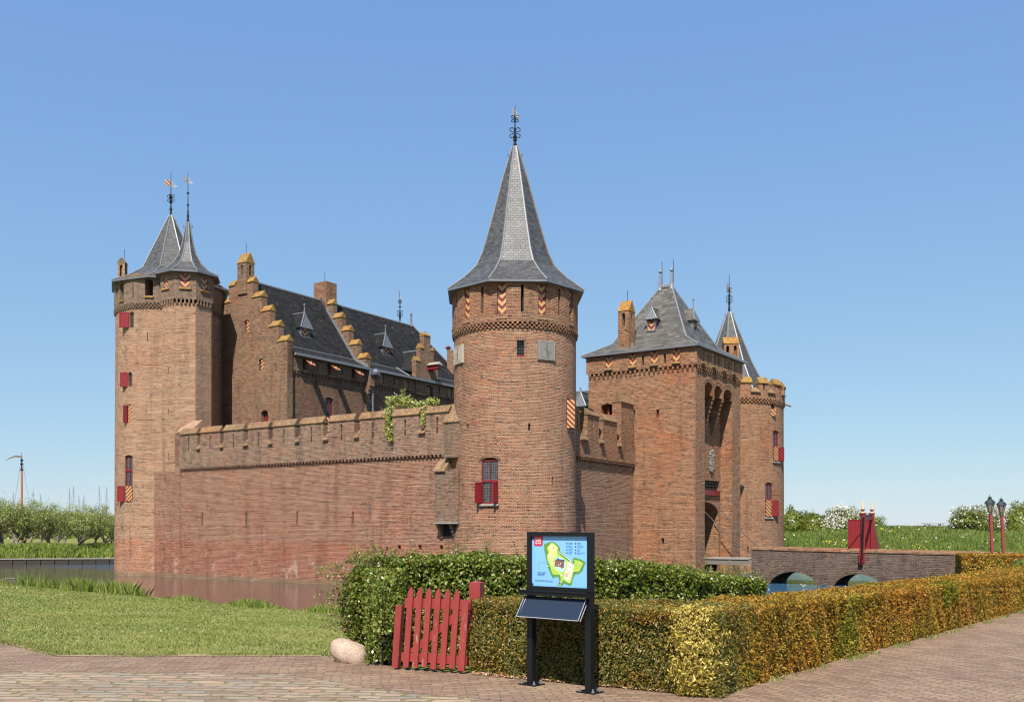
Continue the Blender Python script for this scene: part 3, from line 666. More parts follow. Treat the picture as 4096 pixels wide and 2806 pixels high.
def chimney(parent, fr, u0, u1, d0, d1, z0, z1, zr, mat, holes=True, ridge='u', capm='lichencap', name='chimney', slots=1):
    mb = MB(); h = z1-z0
    hz0, hz1 = z1-min(1.0, h*.4), z1-.12
    wall(mb, fr, u0, u1, z0, z1, [hole(u0+(u1-u0)*(k+.5)/slots-.11, u0+(u1-u0)*(k+.5)/slots+.11, hz0, hz1, .35, .08) for k in range(slots)] if holes else [], d=d1)
    fbox(mb, fr, u0, u1, z0, z1, d0, d1, faces='blt')
    c = fr.P(u1, 0, d1); side = Frame((c.x, c.y), -fr.n)
    wall(mb, side, 0, d1-d0, z0, z1, [hole((d1-d0)/2-.1, (d1-d0)/2+.1, hz0, hz1, .3, .08)] if holes else [])
    o = mb.build(name, [M[mat], M['dark']], parent)
    if zr > z1:
        if ridge == 'u': cap(o, fr, u0, u1, z1, zr, d0, d1, capm, 'chimney_cap', .04)
        else: cc = fr.P(u0, 0, d0); cap(o, Frame((fr.P(u1,0,d1).x, fr.P(u1,0,d1).y), -fr.n), 0, d1-d0, z1, zr, -(u1-u0), 0, capm, 'chimney_cap', .04)
    return o
def rod(parent, p, h, name='lightning_rod'):
    mb = MB(); tube(mb, [p, (p[0],p[1],p[2]+h)], .018, 4); return mb.build(name, M['iron'], parent)
def swing(fr, uh, w, deg, d=0):
    """plan points of a shutter hinged at uh; deg = opening angle from the wall plane, w signed along u"""
    a = R(deg); h = fr.P(uh, 0, d); e = fr.P(uh+w*math.cos(a), 0, d+abs(w)*math.sin(a)); return (h.x, h.y), (e.x, e.y)

# ------------------------------------------------------------------ left curtain wall
KL = (1000-CX)/F*62.7
LC = Frame((KL, 62.7), (.8274, -.5616))
ZC = 5.78
cw = thing('curtain_wall', 'long rose brick curtain wall with ten merlons, left of the central tower', 'castle wall', (LC.P(0,0).x, LC.P(0,0).y, WATER_Z))
ul, ur = LC.uat(722), LC.uat(1812)
def lslit(px, pya, pyb, w=.15, fr=LC): u = fr.uat(px); return hole(u-w/2, u+w/2, fr.zat(px, pyb), fr.zat(px, pya), .35)
hs = [lslit(809,2048,2098), lslit(985,2046,2098), lslit(1188,2043,2098), lslit(1412,2044,2094)]
for px in (1597,1680,1765): u = LC.uat(px); z = LC.zat(px, 2187); hs.append(hole(u-.12, u+.12, z-.12, z+.12, .4))
mb = MB(); wall(mb, LC, ul-3.0, ur+1.6, -3.2, ZC-.24, hs, step=3)
mb.build('wall', [M['curtain'], M['dark']], cw)
corbels(cw, LC, ul, LC.uat(1783), ZC-.26, ZC, 0, .15, .285, M['curtain'], w=.42, band=.06)
mb = MB(); wall(mb, LC, ul, ur+1.0, ZC-.06, 7.28, [], d=.15, step=4)
fbox(mb, LC, ul, ur+1.0, ZC-.06, 7.28, -.45, .15, faces='ulrt'); fbox(mb, LC, ul-2, ur+1.6, -3.2, 6.2, -1.7, -.002, faces='bt')
mb.build('parapet', [M['wparapet'], M['dark']], cw)
mer = [(722,789),(802,881),(895,975),(993,1076),(1091,1183),(1200,1294),(1316,1418),(1439,1547),(1568,1677),(1704,1794)]
for i, (a, b) in enumerate(mer):
    ua, ub_ = LC.uat(a, .15), LC.uat(b-(2 if i < 9 else 0), .15); um = (a+b)/2
    merlon(cw, LC, ua, ub_, 7.28, 8.07, 8.50, .152, .40, (7.34, 7.84))
    if i < 9: sill(cw, LC, ub_+.02, LC.uat(mer[i+1][0], .15)-.02, 7.02, 7.45, -.2, .30)
    mb = MB(); c = (ua+ub_)/2; fbox(mb, LC, c-.05, c+.05, 6.92, 7.28, .12, .1535); mb.build('slit_shade_strip', M['dark'], cw)  # near-black strip paints the slit's shade onto the parapet
# end buttress with sloped tile cap and the garderobe shaft
ua, ub_ = LC.uat(1784, .2), LC.uat(1812, .2)
mb = MB(); fbox(mb, LC, ua, ur+.8, ZC-.3, 7.5, 0, .42); mb.build('end_pier', M['merlon'], cw)
sill(cw, LC, ua-.03, ur+.8, 7.5, 8.55, -.3, .48, name='pier_coping')
ga, gb = LC.uat(1743, .45), ur+.8
mb = MB(); zt, zb_ = LC.zat(1770, 1884), LC.zat(1770, 2090)
fbox(mb, LC, ga, gb, zb_, zt, 0, .55); zk = LC.zat(1770, 2150)
for k in (ga+.02, ga+.95):
    for j in range(5): fbox(mb, LC, k, k+.2, zb_-(j+1)*(zb_-zk)/5, zb_-j*(zb_-zk)/5-.001, -.01, .5*(1-j/5.2))
mb.build('garderobe_shaft', M['merlon'], cw)
mb = MB(); fbox(mb, LC, ga+.24, ga+.93, zk+.1, zb_-.003, .001, .012); mb.build('shaft_shade_plate', M['dark'], cw)  # near-black plate paints the shade below the open shaft
sill(cw, LC, ga-.04, LC.uat(1784,.5), zt, LC.zat(1770,1833), 0, .66, name='shaft_coping')
# wooden hoarding ledge below the shaft
mb = MB(); fbox(mb, LC, ga-.04, gb, zb_-.05, zb_+.04, .4, .6); mb.build('shaft_sill', M['stone'], cw)

# ------------------------------------------------------------------ central round tower
YC = 54.0; XC = (2060-CX)/F*YC; RC = 3.46
def rc(z): return RC+(.0 if z > 4 else .23*((4-z)/7.2)**1.3)
CT = Cyl(XC, YC, rc, RC)
ct = thing('round_tower', 'big round central tower with a tall slate spire and two sundials', 'tower', (XC, YC, WATER_Z))
def cyh(fr, a, b, ya, yb, depth=.3, arch=0, dz=0):
    u0, u1 = fr.uat(a), fr.uat(b); m = (a+b)/2; return hole(u0, u1, fr.zat(m, yb), fr.zat(m, ya), depth, arch)
W1 = cyh(CT, 1926, 1993, 1829, 2013, .28, .14)
hs = [W1, cyh(CT,2067,2097,1359,1424,.3), cyh(CT,1866,1875,1694,1727), cyh(CT,2113,2121,1692,1719), cyh(CT,2208,2213,1906,1947), cyh(CT,2266,2292,1597,1716,.3)]
mb = MB(); ang = math.pi*RC
wall(mb, CT, -ang, ang, -3.2, 12.35, hs, step=.33, zb=(-2,-1,0,1,2,3,4,6,8,10))
mb.build('shaft', [M['ctower'], M['dark']], ct)
CP = Cyl(XC, YC, lambda z: RC+.10, RC)
mb = MB(); hs = []; sh = []
for k in range(10):
    a = R(-11.8+36*k); u = ((a+math.pi) % (2*math.pi)-math.pi)*RC
    if abs(u) < ang-.5: hs.append(hole(u-.24, u+.24, 12.98, 14.72, .32)); sh.append(u)
    a = R(6.2+36*k); u = ((a+math.pi) % (2*math.pi)-math.pi)*RC
    if abs(u) < ang-.5: hs.append(hole(u-.08, u+.08, 13.05, 14.5, .35))
wall(mb, CP, -ang, ang, 12.55, 14.9, hs, step=.4)
lathe(mb, (XC,YC,0), [(RC-.2,12.55),(RC+.10,12.55)], 40)
mb.build('parapet', [M['parapet'], M['dark']], ct)
corbels(ct, CT, -ang, ang, 12.22, 12.56, 0, .13, .25, M['parapet'], rows=3, w=.5, band=.04)
for u in sh:
    if abs(u) < 5.4:
        fr = CP.at(u); fill_shutter(ct, fr, 0, .46, 13.0, 14.7, 'chevron', d=-.06)
        sill(ct, fr, -.30, .30, 12.74, 12.99, -.02, .13)
window(ct, CT.at((W1['u0']+W1['u1'])/2), 0, W1['z0'], W1['z1']-.12, W1['u1']-W1['u0'], mid=CT.zat(1960,1922), d=-.10)
fr = CT.at((W1['u0']+W1['u1'])/2); w = W1['u1']-W1['u0']; zm = CT.zat(1960,1926)
shutter(ct, *swing(fr, -w/2+.02, -.42, 58), W1['z0']+.02, zm, 'red'); shutter(ct, *swing(fr, w/2-.05, .42, 100), W1['z0']+.02, zm, 'red')
sill(ct, fr, -w/2-.05, w/2+.05, W1['z0']-.06, W1['z0']+.02, -.1, .14, 'stone', 'window_sill')
# barred window
h_ = hs  # parapet holes
u = (CT.uat(2067)+CT.uat(2097))/2; fr = CT.at(u); mb = MB(); za, zb_ = CT.zat(2082,1424), CT.zat(2082,1359)
for k in range(-1, 2): tube(mb, [fr.P(k*.11,za,-.1), fr.P(k*.11,zb_,-.1)], .012, 4)
for k in range(1, 5): tube(mb, [fr.P(-.2,za+(zb_-za)*k/5,-.09), fr.P(.2,za+(zb_-za)*k/5,-.09)], .014, 4)
o = mb.build('barred_window', M['iron'], ct)
mb = MB(); fbox(mb, fr, -.2, .2, za+.02, za+.14, -.16, -.11); mb.build('window_rail', M['red'], o)
mb = MB(); mb.face([fr.P(-.2,za,-.18),fr.P(.2,za,-.18),fr.P(.2,zb_,-.18),fr.P(-.2,zb_,-.18)],0,[(0,0),(.4,0),(.4,.9),(0,.9)]); mb.build('pane', M['glass'], o)
# brick lintels (soldier courses) over the two larger openings
def soldier(parent, fr, u, w, z, h=.22, n=None, rise=0, mat='parapet', name='brick_arch'):
    mb = MB(); n = n or max(4, int(w/.09))
    for k in range(n):
        a = u-w/2+w*k/n; b = a+w/n*.86; t = (k+.5)/n; r_ = rise*(1-(2*t-1)**2); fbox(mb, fr, a, b, z+r_, z+r_+h, -.05, .014+.004*(k % 3))
    return mb.build(name, M[mat], parent)
soldier(ct, CT.at((W1['u0']+W1['u1'])/2), 0, w+.25, W1['z1']-.14, .13, rise=.16)
soldier(ct, fr, 0, .6, zb_, .2)
# striped shutter standing open at the right
h0 = CT.at(CT.uat(2267)); p0 = h0.P(0,0,.02); q = (2296-CX)/F
e = Vector((p0.x+.42, p0.y-.12)); shutter(ct, (p0.x,p0.y), (e.x,e.y), CT.zat(2281,1713), CT.zat(2281,1601), 'stripe', label='striped shutter standing open')
soldier(ct, CT.at(CT.uat(2279)), 0, .7, CT.zat(2279,1597), .25)
# sundials
for (a, b, ya, yb, mt) in ((2149,2217,1362,1439,'sundial'),(1822,1855,1381,1454,'sundialp')):
    u = (CT.uat(a)+CT.uat(b))/2; fr = CT.at(u); wd_ = abs(CT.uat(b)-CT.uat(a))/2; z0, z1 = CT.zat((a+b)/2, yb), CT.zat((a+b)/2, ya)
    mb = MB(); fbox(mb, fr, -wd_, wd_, z0, z1, -.12, .07); o = mb.build('sundial', M[mt], ct)
    mb = MB(); cx_, cz = 0, z0+(z1-z0)*.55
    if mt == 'sundial':
        for k in range(13):
            a_ = R(200+140*k/12); r0, r1 = .12, .38
            c0, c1 = fr.P(cx_+math.cos(a_)*r0, cz+math.sin(a_)*r0, .074), fr.P(cx_+math.cos(a_)*r1, cz+math.sin(a_)*r1*1.1, .074); tube(mb, [c0, c1], .008, 4)
    x0, x1 = -wd_+.06, wd_-.06
    for (s_, t_) in (((x0,z0+.06),(x1,z0+.06)),((x1,z0+.06),(x1,z1-.06)),((x1,z1-.06),(x0,z1-.06)),((x0,z1-.06),(x0,z0+.06)),((x0+.1,z0+.18),(x1-.1,z0+.18))):
        tube(mb, [fr.P(s_[0],s_[1],.073), fr.P(t_[0],t_[1],.073)], .009, 4)
    mb.build('dial_engraving', M['dial_line'], o)
    mb = MB(); tube(mb, [fr.P(0,z1-.1,.08), fr.P(.02,cz-.3,.08)], .014, 4); tube(mb, [fr.P(-.14,cz+.05,.08), fr.P(.02,cz-.3,.35), fr.P(.02,cz-.3,.08)], .014, 4); mb.build('gnomon', M['iron'], o)
# spire
rf = spire(ct, (XC,YC), [(4.07,14.72),(3.1,15.45),(2.36,16.18),(1.98,17.0),(1.5,18.6),(.78,21.2),(.3,22.75),(.14,23.2)], 8, R(22.5+2), 'slate', .055)
finial(ct, (XC,YC), 22.7, 25.55, vane=(25.2,.2,.42,-1,'leadd'), scroll=((.46,.3),(.74,.2)), knobs=(.22,.32,.38), cone=(.26,0), hooks=True)

# ------------------------------------------------------------------ left round tower with stair turret
YL = 72.5; XL = (683.6-CX)/F*YL; RL = 3.91
LT = Cyl(XL, YL, lambda z: RL+.09*(18-z)/20, RL)
lt = thing('round_tower', 'tan brick tower at the far left with a stair turret and twin slate spires', 'tower', (XL, YL, WATER_Z))
wins = [cyh(LT,518,536,1246,1308,.25,.1), cyh(LT,513,530,1487,1545,.25,.1), cyh(LT,509,528,1614,1690,.25,.14), cyh(LT,501,533,1818,2006,.25,.12)]
hs = wins+[cyh(LT,588,591,1328,1363), cyh(LT,628,640,2176,2189,.4)]
angl = math.pi*RL; mb = MB(); wall(mb, LT, -angl, angl, -3.2, 17.55, hs, step=.4)
mb.build('shaft', [M['tower'], M['dark']], lt)
LP = Cyl(XL, YL, lambda z: RL+.10, RL)
op = [hole(LP.uat(580,.1), LP.uat(612,.1), 18.3, 19.5, 1.2), hole(LP.uat(479,.1), LP.uat(495,.1), 18.2, 19.4, 1.2), hole(LP.uat(530,.1), LP.uat(534,.1), 18.1, 19.2, .4)]
mb = MB(); wall(mb, LP, -angl, angl, 17.78, 19.9, op, step=.4); lathe(mb, (XL,YL,0), [(RL-.2,17.78),(RL+.10,17.78)], 40)
mb.build('parapet', [M['ltop'], M['dark']], lt)
corbels(lt, LT, -angl, angl, 17.42, 17.8, 0, .14, .26, M['ltop'], rows=3, w=.5, band=.05)
for h_ in op[:2]: sill(lt, LP.at((h_['u0']+h_['u1'])/2, .1), -(h_['u1']-h_['u0'])/2-.05, (h_['u1']-h_['u0'])/2+.05, h_['z0']-.1, h_['z0'], -.1, .1, 'lichencap')
for i, h_ in enumerate(wins):
    u = (h_['u0']+h_['u1'])/2; fr = LT.at(u); w = h_['u1']-h_['u0']
    if i == 3:
        window(lt, fr, 0, LT.zat(517,1945), h_['z1']-.1, w, mid=LT.zat(517,1880), d=-.08)
        shutter(lt, *swing(fr, w/2-.04, -.52, 12, .03), h_['z0']+.05, LT.zat(517,1943), 'stripe', label='striped shutter')
        shutter(lt, *swing(fr, -w/2, -.55, 20, .05), h_['z0'], LT.zat(500,1943), 'red')
        mb = MB(); fbox(mb, fr, -w/2, w/2, h_['z0'], LT.zat(517,1945), -.12, -.06); mb.build('lower_panel', M['darkred'], lt)
    elif i == 2:
        shutter(lt, *swing(fr, w/2, -.33, 8, -.02), h_['z0'], h_['z1']-.1, 'stripe', label='striped shutter'); shutter(lt, *swing(fr, -w/2+.02, -.3, 60, 0), h_['z0'], h_['z1']-.1, 'red')
    else:
        window(lt, fr, .08, h_['z0'], h_['z1']-.08, w-.06, d=-.08, bars=1, t=.025)
        shutter(lt, *swing(fr, -w/2-.03, -.7 if i == 0 else -.55, 24, .02), h_['z0'], h_['z1'], 'red')
    soldier(lt, fr, 0, w+.2, h_['z1']-.08, .16, rise=.1, mat='tower')
spire(lt, (XL,YL), [(4.5,19.62),(3.3,20.2),(2.2,20.95),(1.75,21.9),(.95,23.6),(.25,25.1),(.1,25.35)], 8, R(0), 'slate', .05)
finial(lt, (XL,YL), 24.9, 28.7, vane=(27.85,.5,.42,-1,'stripe'), scroll=((.47,.27),), knobs=(.25,.38,.5), cone=(.24,0), hooks=True)
# stair turret
TX, TY, TR = (752-CX)/F*69.0, 69.0, 1.82
ta = [R(x+20) for x in (-75,-30,15,60,105,150,195,240)]
def octo(r, dz=0): return [(TX+r*math.sin(a), TY-r*math.cos(a)) for a in ta]
def octwall(mb, r, z0, z1, holes={}, mi=0):
    P = octo(r)
    for k in range(8):
        a, b = P[k], P[(k+1) % 8]; fr = Frame(a, (b[0]-a[0], b[1]-a[1])); w = math.dist(a, b); wall(mb, fr, 0, w, z0, z1, holes.get(k, []), mi=mi)
P8 = octo(TR); f0 = Frame(P8[0], (P8[1][0]-P8[0][0], P8[1][1]-P8[0][1]))
def oslit(ya, yb): return hole(.62, .72, EYE+(HY-yb)/F*68, EYE+(HY-ya)/F*68, .3)
mb = MB(); octwall(mb, TR, -3.2, 17.5, {0: [oslit(1475,1497), oslit(1636,1662), oslit(1813,1843), oslit(1971,2003)]})
tt = mb.build('stair_turret', [M['tower'], M['dark']], lt)
mb = MB(); w = 2*(TR+.12)*math.sin(math.pi/8)
TH = {0: [hole(.35, .80, 18.65, 19.45, .3)], 1: [hole(w/2-.36, w/2+.36, 18.62, 19.5, .3)], 2: [hole(w/2-.3, w/2+.3, 18.6, 19.45, .3)]}
octwall(mb, TR+.12, 17.75, 19.85, TH); o = mb.build('turret_parapet', [M['ltop'], M['dark']], tt)
P8 = octo(TR+.12)
for k in (0, 1, 2):
    a, b = P8[k], P8[k+1]; fr = Frame(a, (b[0]-a[0], b[1]-a[1])); h_ = TH[k][0]; c = (h_['u0']+h_['u1'])/2
    fill_shutter(tt, fr, c, h_['u1']-h_['u0']-.02, h_['z0'], h_['z1'], 'stripe' if k == 0 else 'chevron', d=-.08)
    sill(tt, fr, c-.42, c+.42, h_['z0']-.12, h_['z0']-.02, -.05, .1, 'lichencap')
P8 = octo(TR)
mb = MB()
for k in range(8):
    a, b = P8[k], P8[(k+1) % 8]; fr = Frame(a, (b[0]-a[0], b[1]-a[1])); ww = math.dist(a, b)
    for j in range(5): fbox(mb, fr, ww*(j+.25)/5, ww*(j+.7)/5, 17.42, 17.76, -.02, .11)
mb.build('turret_corbels', M['ltop'], tt)
spire(tt, (TX,TY), [(2.35,19.72),(1.6,20.1),(1.02,20.65),(.60,21.4),(.38,22.2),(.2,23.2),(.12,23.7)], 8, R(-10), 'slate', .045, name='turret_roof')
finial(tt, (TX,TY), 23.4, 27.35, vane=(26.85,.36,.42,-1,'leadd'), knobs=(.12,.2,.4,.62), cone=(.17,0), r=.05, hooks=True)
# white weathering where turret, tower and wall meet
sill(lt, LC, LC.uat(704,.05), LC.uat(765,.05), LC.zat(735,1725), LC.zat(735,1676), -.9, .06, 'tower', 'weathering')
mb = MB(); fbox(mb, LC, LC.uat(700,.05), LC.uat(723,.05), -3.2, LC.zat(735,1725)-.061, -2.2, .05); mb.build('corner_pier', M['curtain'], lt)
mb = MB(); q = LT.uat(664); a_ = LT.P(q, 0, .03); tube(mb, [(a_.x,a_.y,-1.9),(a_.x,a_.y,17.4)], .028, 5); mb.build('rain_pipe', M['oldwood'], lt)
chf = Frame(((470-CX)/F*72, 72), (1, 0)); chimney(lt, chf, 0, .55, -.5, 0, 18.5, 21.6, 22.05, 'tower', ridge='d', capm='ltop')
rod(lt, (chf.P(.45,0).x, 72.2, 22), .7)

# ------------------------------------------------------------------ front curtain between central tower and gatehouse
FC = Frame(((2316-CX)/F*55.4, 55.4), (.5014, .8652))
fw = thing('curtain_wall', 'short curtain wall with stepped merlons between central tower and gatehouse', 'castle wall', (FC.P(3,0).x, FC.P(3,0).y, WATER_Z))
u1 = FC.uat(2535)+1.2
mb = MB(); su = FC.uat(2477); wall(mb, FC, -1.6, u1, -3.2, ZC-.25, [hole(su-.05, su+.05, FC.zat(2477,2130), FC.zat(2477,2083), .3)])
mb.build('wall', [M['ctower'], M['dark']], fw)
corbels(fw, FC, -.4, u1-1.0, ZC-.3, ZC, 0, .16, .30, M['parapet'], w=.42)
mb = MB(); wall(mb, FC, -1.2, u1, ZC-.06, 7.0, [], d=.16); fbox(mb, FC, -1.2, u1, ZC-.06, 7.0, -.5, .16, faces='ulrt'); fbox(mb, FC, -1, u1, -3.2, 6.2, -1.7, -.002, faces='bt')
mb.build('parapet', [M['gate'], M['dark']], fw)
for (a, b, zt, zr, sl_) in ((2300,2320,8.25,8.75,None),(2349,2396,8.25,8.75,2366),(2413,2468,8.15,8.62,2441),(2484,2535,9.55,10.15,2508)):
    ua, ub_ = FC.uat(a, .16), FC.uat(b, .16); merlon(fw, FC, ua, ub_, 7.0, zt, zr, .162, .62, (7.3, 8.0) if zt < 9 else (8.15, 9.0), 'gate', 'capstone', .1)
for (a, b) in ((2321,2348),(2397,2412),(2469,2483)): sill(fw, FC, FC.uat(a,.16), FC.uat(b,.16), 6.75, 7.35, -.2, .34)

# ------------------------------------------------------------------ gatehouse
GL0 = FC.P(FC.uat(2533), 0); gx0, gy0 = GL0.x, GL0.y
un = Vector((-.8427, .5384)); 
def on_line(px, o, u): k = (px-CX)/F; return (k*o.y-o.x)/(u.x-k*u.y)
o2 = Vector((gx0, gy0)); tN = on_line(2782, o2, un); Ncr = o2+un*tN; tF = on_line(2354, o2, un); Fcr = o2+un*tF
GS = Frame(Fcr, (Ncr-Fcr)); WS = (Ncr-Fcr).length
GF = Frame(Ncr, (.5660, .8245)); WF = GF.uat(2961)
gt = thing('gatehouse', 'square brick gatehouse with steep hipped slate roof and three deep arches', 'gatehouse', (Ncr.x, Ncr.y, WATER_Z))
ZG0, ZG1 = 11.62, 11.95
def gh(fr, a, b, ya, yb, **k): m = (a+b)/2; return hole(fr.uat(a), fr.uat(b), fr.zat(m, yb), fr.zat(m, ya), **k)
hs = [gh(GS,2625,2636,1637,1669,depth=.3), gh(GS,2646,2656,2151,2172,depth=.3), gh(GS,2404,2452,1614,1659,depth=.8,arch=.12)]
mb = MB(); wall(mb, GS, 0, WS, -3.2, ZG0+.05, hs, step=4)
uN0, uN1 = GF.uat(2819), GF.uat(2929); zA = 11.0
pier = (uN1-uN0)/3
arches = [hole(uN0, uN0+pier-.22, 8.4, 11.05, .75, .45, 0), hole(uN0+pier+.02, uN0+2*pier-.2, 8.4, 11.0, .75, .45, 0), hole(uN0+2*pier+.04, uN1, 8.4, 10.95, .75, .45, 0)]
# front: solid piers, wall above the arches; the niche below them is recessed
wall(mb, GF, 0, uN0, -3.2, ZG0+.05); wall(mb, GF, uN1, WF, -3.2, ZG0+.05)
wall(mb, GF, uN0, uN1, 10.2, ZG0+.05, [dict(h, z0=10.2) for h in arches]); 
ND = .85
mb.face([GF.P(uN0,-3.2,0),GF.P(uN0,-3.2,-ND),GF.P(uN0,11.2,-ND),GF.P(uN0,11.2,0)]); mb.face([GF.P(uN1,-3.2,-ND),GF.P(uN1,-3.2,0),GF.P(uN1,11.2,0),GF.P(uN1,11.2,-ND)])
um = uN0+.10; gate_o = hole(um, uN1-.35, -.42, 3.3, 2.6, .9); slit_o = hole(GF.uat(2837,-ND), GF.uat(2852,-ND), GF.zat(2845,1690,-ND), GF.zat(2845,1606,-ND), .4, .15)
port_o = hole(um, uN1-.2, GF.zat(2840,1977,-ND), GF.zat(2840,1921,-ND), .5)
wall(mb, GF, uN0, uN1, -3.2, 11.2, [gate_o, slit_o, port_o, hole(um+.1, uN1-.4, -2.6, -.9, 1.5)], d=-ND)
fbox(mb, GF, 0, WF, -3.2, ZG0+.05, -WS, -WS+.1, faces='b'); 
c = GF.P(WF, 0); back = Frame((c.x, c.y), -GS.u); wall(mb, back, 0, WS, -3.2, ZG0+.05)
gm = mb.build('wall', [M['gate'], M['dark']], gt)
# corbels between the arches, falling back to the niche
for k in (1, 2):
    mb = MB(); c = uN0+k*pier-.1
    for j in range(9): fbox(mb, GF, c-.115, c+.115, 10.25-(j+1)*.27, 10.25-j*.27-.002, -ND+.001, -.002-.085*j)
    fbox(mb, GF, c-.12, c+.12, 10.2, 11.1, -ND, -.003)
    mb.build('niche_corbel', M['gate'], gt)
for h in arches: soldier(gt, GF, (h['u0']+h['u1'])/2, h['u1']-h['u0']+.3, 10.85, .34, n=12, rise=.36, mat='gate', name='arch_ring')
# cornice and parapet
GSP = Frame(GS.P(-.12,0,.12), GS.u); 
PW, PF = WS+.24, WF+.24
def pgrid(fr, wd_, pairs, sl):
    mb = MB(); hs = []
    for (a, b) in pairs: hs.append(hole(a, b, 12.22, 13.02, .3))
    for a in sl: hs.append(hole(a-.08, a+.08, 12.15, 12.75, .3))
    return hs
sp = [(GS.uat(a,.12)+.12, GS.uat(b,.12)+.12) for a, b in ((2421,2446),(2517,2543),(2603,2630),(2691,2719))]
ss = [GS.uat(a,.12)+.12 for a in (2571,2659)]
hsS = pgrid(GS, PW, sp, ss)
mb = MB(); wall(mb, GSP, 0, PW, ZG1-.03, 13.15, hsS)
q = GSP.P(PW, 0); GFP = Frame((q.x,q.y), GF.u); fp = []
for k in range(4): c = 1.0+k*1.75; fp.append((c-.22, c+.22))
hsF = pgrid(GFP, PF, fp, [1.9+k*1.75 for k in range(3)]); wall(mb, GFP, 0, PF, ZG1-.03, 13.15, hsF)
fbox(mb, GSP, 0, PW, ZG1-.03, 13.15, -PF, 0, faces='blru'); mb.build('parapet', [M['gate'], M['dark']], gt)
for a, b in sp: fill_shutter(gt, GSP, (a+b)/2, b-a-.02, 12.24, 13.02, 'chevron', d=-.07); sill(gt, GSP, a-.06, b+.06, 12.1, 12.22, -.03, .11)
for a, b in fp: fill_shutter(gt, GFP, (a+b)/2, b-a-.02, 12.24, 13.02, 'stripe', d=-.07); sill(gt, GFP, a-.06, b+.06, 12.1, 12.22, -.03, .11)
corbels(gt, GS, 0, WS, ZG0-.05, ZG1, 0, .13, .33, M['gate'], w=.38); corbels(gt, GF, 0, WF, ZG0-.05, ZG1, 0, .13, .33, M['gate'], w=.38)
mb = MB()
for fr, wd_ in ((GSP, PW), (GFP, PF)):
    for k in range(int(wd_/.24)):
        if k % 2 == 0: fbox(mb, fr, k*.24+.05, k*.24+.2, 12.98, 13.06, -.01, .06)
    fbox(mb, fr, 0, wd_, 13.062, 13.15, -.01, .09)
mb.build('eaves_course', M['gate'], gt)
# hipped roof with flared eaves
cen = (Ncr+Fcr+Vector(GF.P(WF,0).xy)+Vector(GF.P(WF,0,-WS).xy))/4
crn = [Fcr, Ncr, Vector(GF.P(WF,0).xy), Vector(GF.P(WF,0,-WS).xy)]
def ring_(k, z): return [Vector((*(cen+(c_-cen)*k), z)) for c_ in crn]
r0, r1 = ring_(1.09, 13.12), ring_(.70, 14.0); rd = GS.u*.42; ra, rb_ = Vector((*(cen-rd), 18.15)), Vector((*(cen+rd), 18.15))
rm_ = [r1[i]+((ra if i in (0, 3) else rb_)-r1[i])*.42 for i in range(4)]
rm_ = [Vector((*( (v.xy-cen)*.985+cen), v.z)) for v in rm_]
mb = MB()
for i in range(4):
    j = (i+1) % 4; mb.face([r0[i],r0[j],r1[j],r1[i]], 1); mb.face([r1[i],r1[j],rm_[j],rm_[i]])
mb.face([rm_[0],rm_[1],rb_,ra]); mb.face([rm_[1],rm_[2],rb_]); mb.face([rm_[2],rm_[3],ra,rb_]); mb.face([rm_[3],rm_[0],ra])
d_ = Vector((0,0,-.09))
for i in range(4): j = (i+1) % 4; mb.face([r0[i]+d_,r0[j]+d_,r0[j],r0[i]], 2)
mb.face([v+d_ for v in r0][::-1], 2)
rfo = mb.build('roof', [M['slateg'], M['slateg'], M['leadd']], gt)
mb = MB()
for i in range(4): tube(mb, [r0[i],r1[i],rm_[i],(ra if i in (0,3) else rb_)], .06, 5)
tube(mb, [ra, rb_], .16, 6); mb.build('ridge_lead', M['lead'], rfo)
for v in (ra, rb_):
    mb = MB(); lathe(mb, v, [(.2,-.25),(.12,.1),(.07,.75),(.05,.95),(.11,1.0),(.13,1.08),(.08,1.18),(0,1.25)], 10); mb.build('finial', M['lead'], rfo); rod(rfo, (v.x+.12, v.y, v.z+.2), 1.6)
uc = WS/2; DF = Frame(GS.P(0,0,-.0), GS.u)
dS = GS.uat(2614, -2.0); dormer(rfo, GS, dS, 14.75, .62, .78, 1.2, d=-1.6, mat='slateg', fin=.75)
dFu = GF.uat(2780, -1.6); dormer(rfo, GF, dFu, 14.75, .62, .78, 1.2, d=-1.6, mat='slateg', fin=.75)
ua, ub_ = GS.uat(2473, -.1), GS.uat(2516, -.1)
cs = chimney(gt, GS, ua, ub_, -1.0, -.08, 13.0, GS.zat(2495, 1242), GS.zat(2495, 1199)+.05, 'gate')
rod(cs, (*GS.P((ua+ub_)/2+.1, 0, -.5).xy, GS.zat(2495,1199)), .7)
mb = MB(); fbox(mb, GS, ua-.05, ub_+.05, 13.14, 13.42, -1.05, .0); fbox(mb, GS, ub_, ub_+.18, 13.2, 13.8, -1.05, -.4); mb.build('flashing', M['lead'], cs)
# things on the gate front: portcullis, beam, coat of arms, doors
for nm, h in (('small_window', hs[0]),):
    fr = GS; mb = MB(); mb.face([fr.P(h['u0'],h['z0'],-.2),fr.P(h['u1'],h['z0'],-.2),fr.P(h['u1'],h['z1'],-.2),fr.P(h['u0'],h['z1'],-.2)]); fbox(mb, fr, h['u0'], h['u1'], h['z0'], h['z0']+.1, -.2, -.1); mb.build('window', M['red'], gt)
h = hs[2]; shutter(gt, *swing(GS, h['u0']+.05, .55, 40, -.65), h['z0'], h['z1']-.1, 'stripe', label='striped shutter inside an opening')
mb = MB()
for k in range(9):
    u = port_o['u0']+.05+k*(port_o['u1']-port_o['u0']-.1)/8; fbox(mb, GF, u-.035, u+.035, port_o['z0']+.3, port_o['z1']-.02, -ND-.3, -ND-.2)
for k in range(3): z = port_o['z0']+.38+k*.2; fbox(mb, GF, port_o['u0'], port_o['u1'], z, z+.06, -ND-.19, -ND-.16)
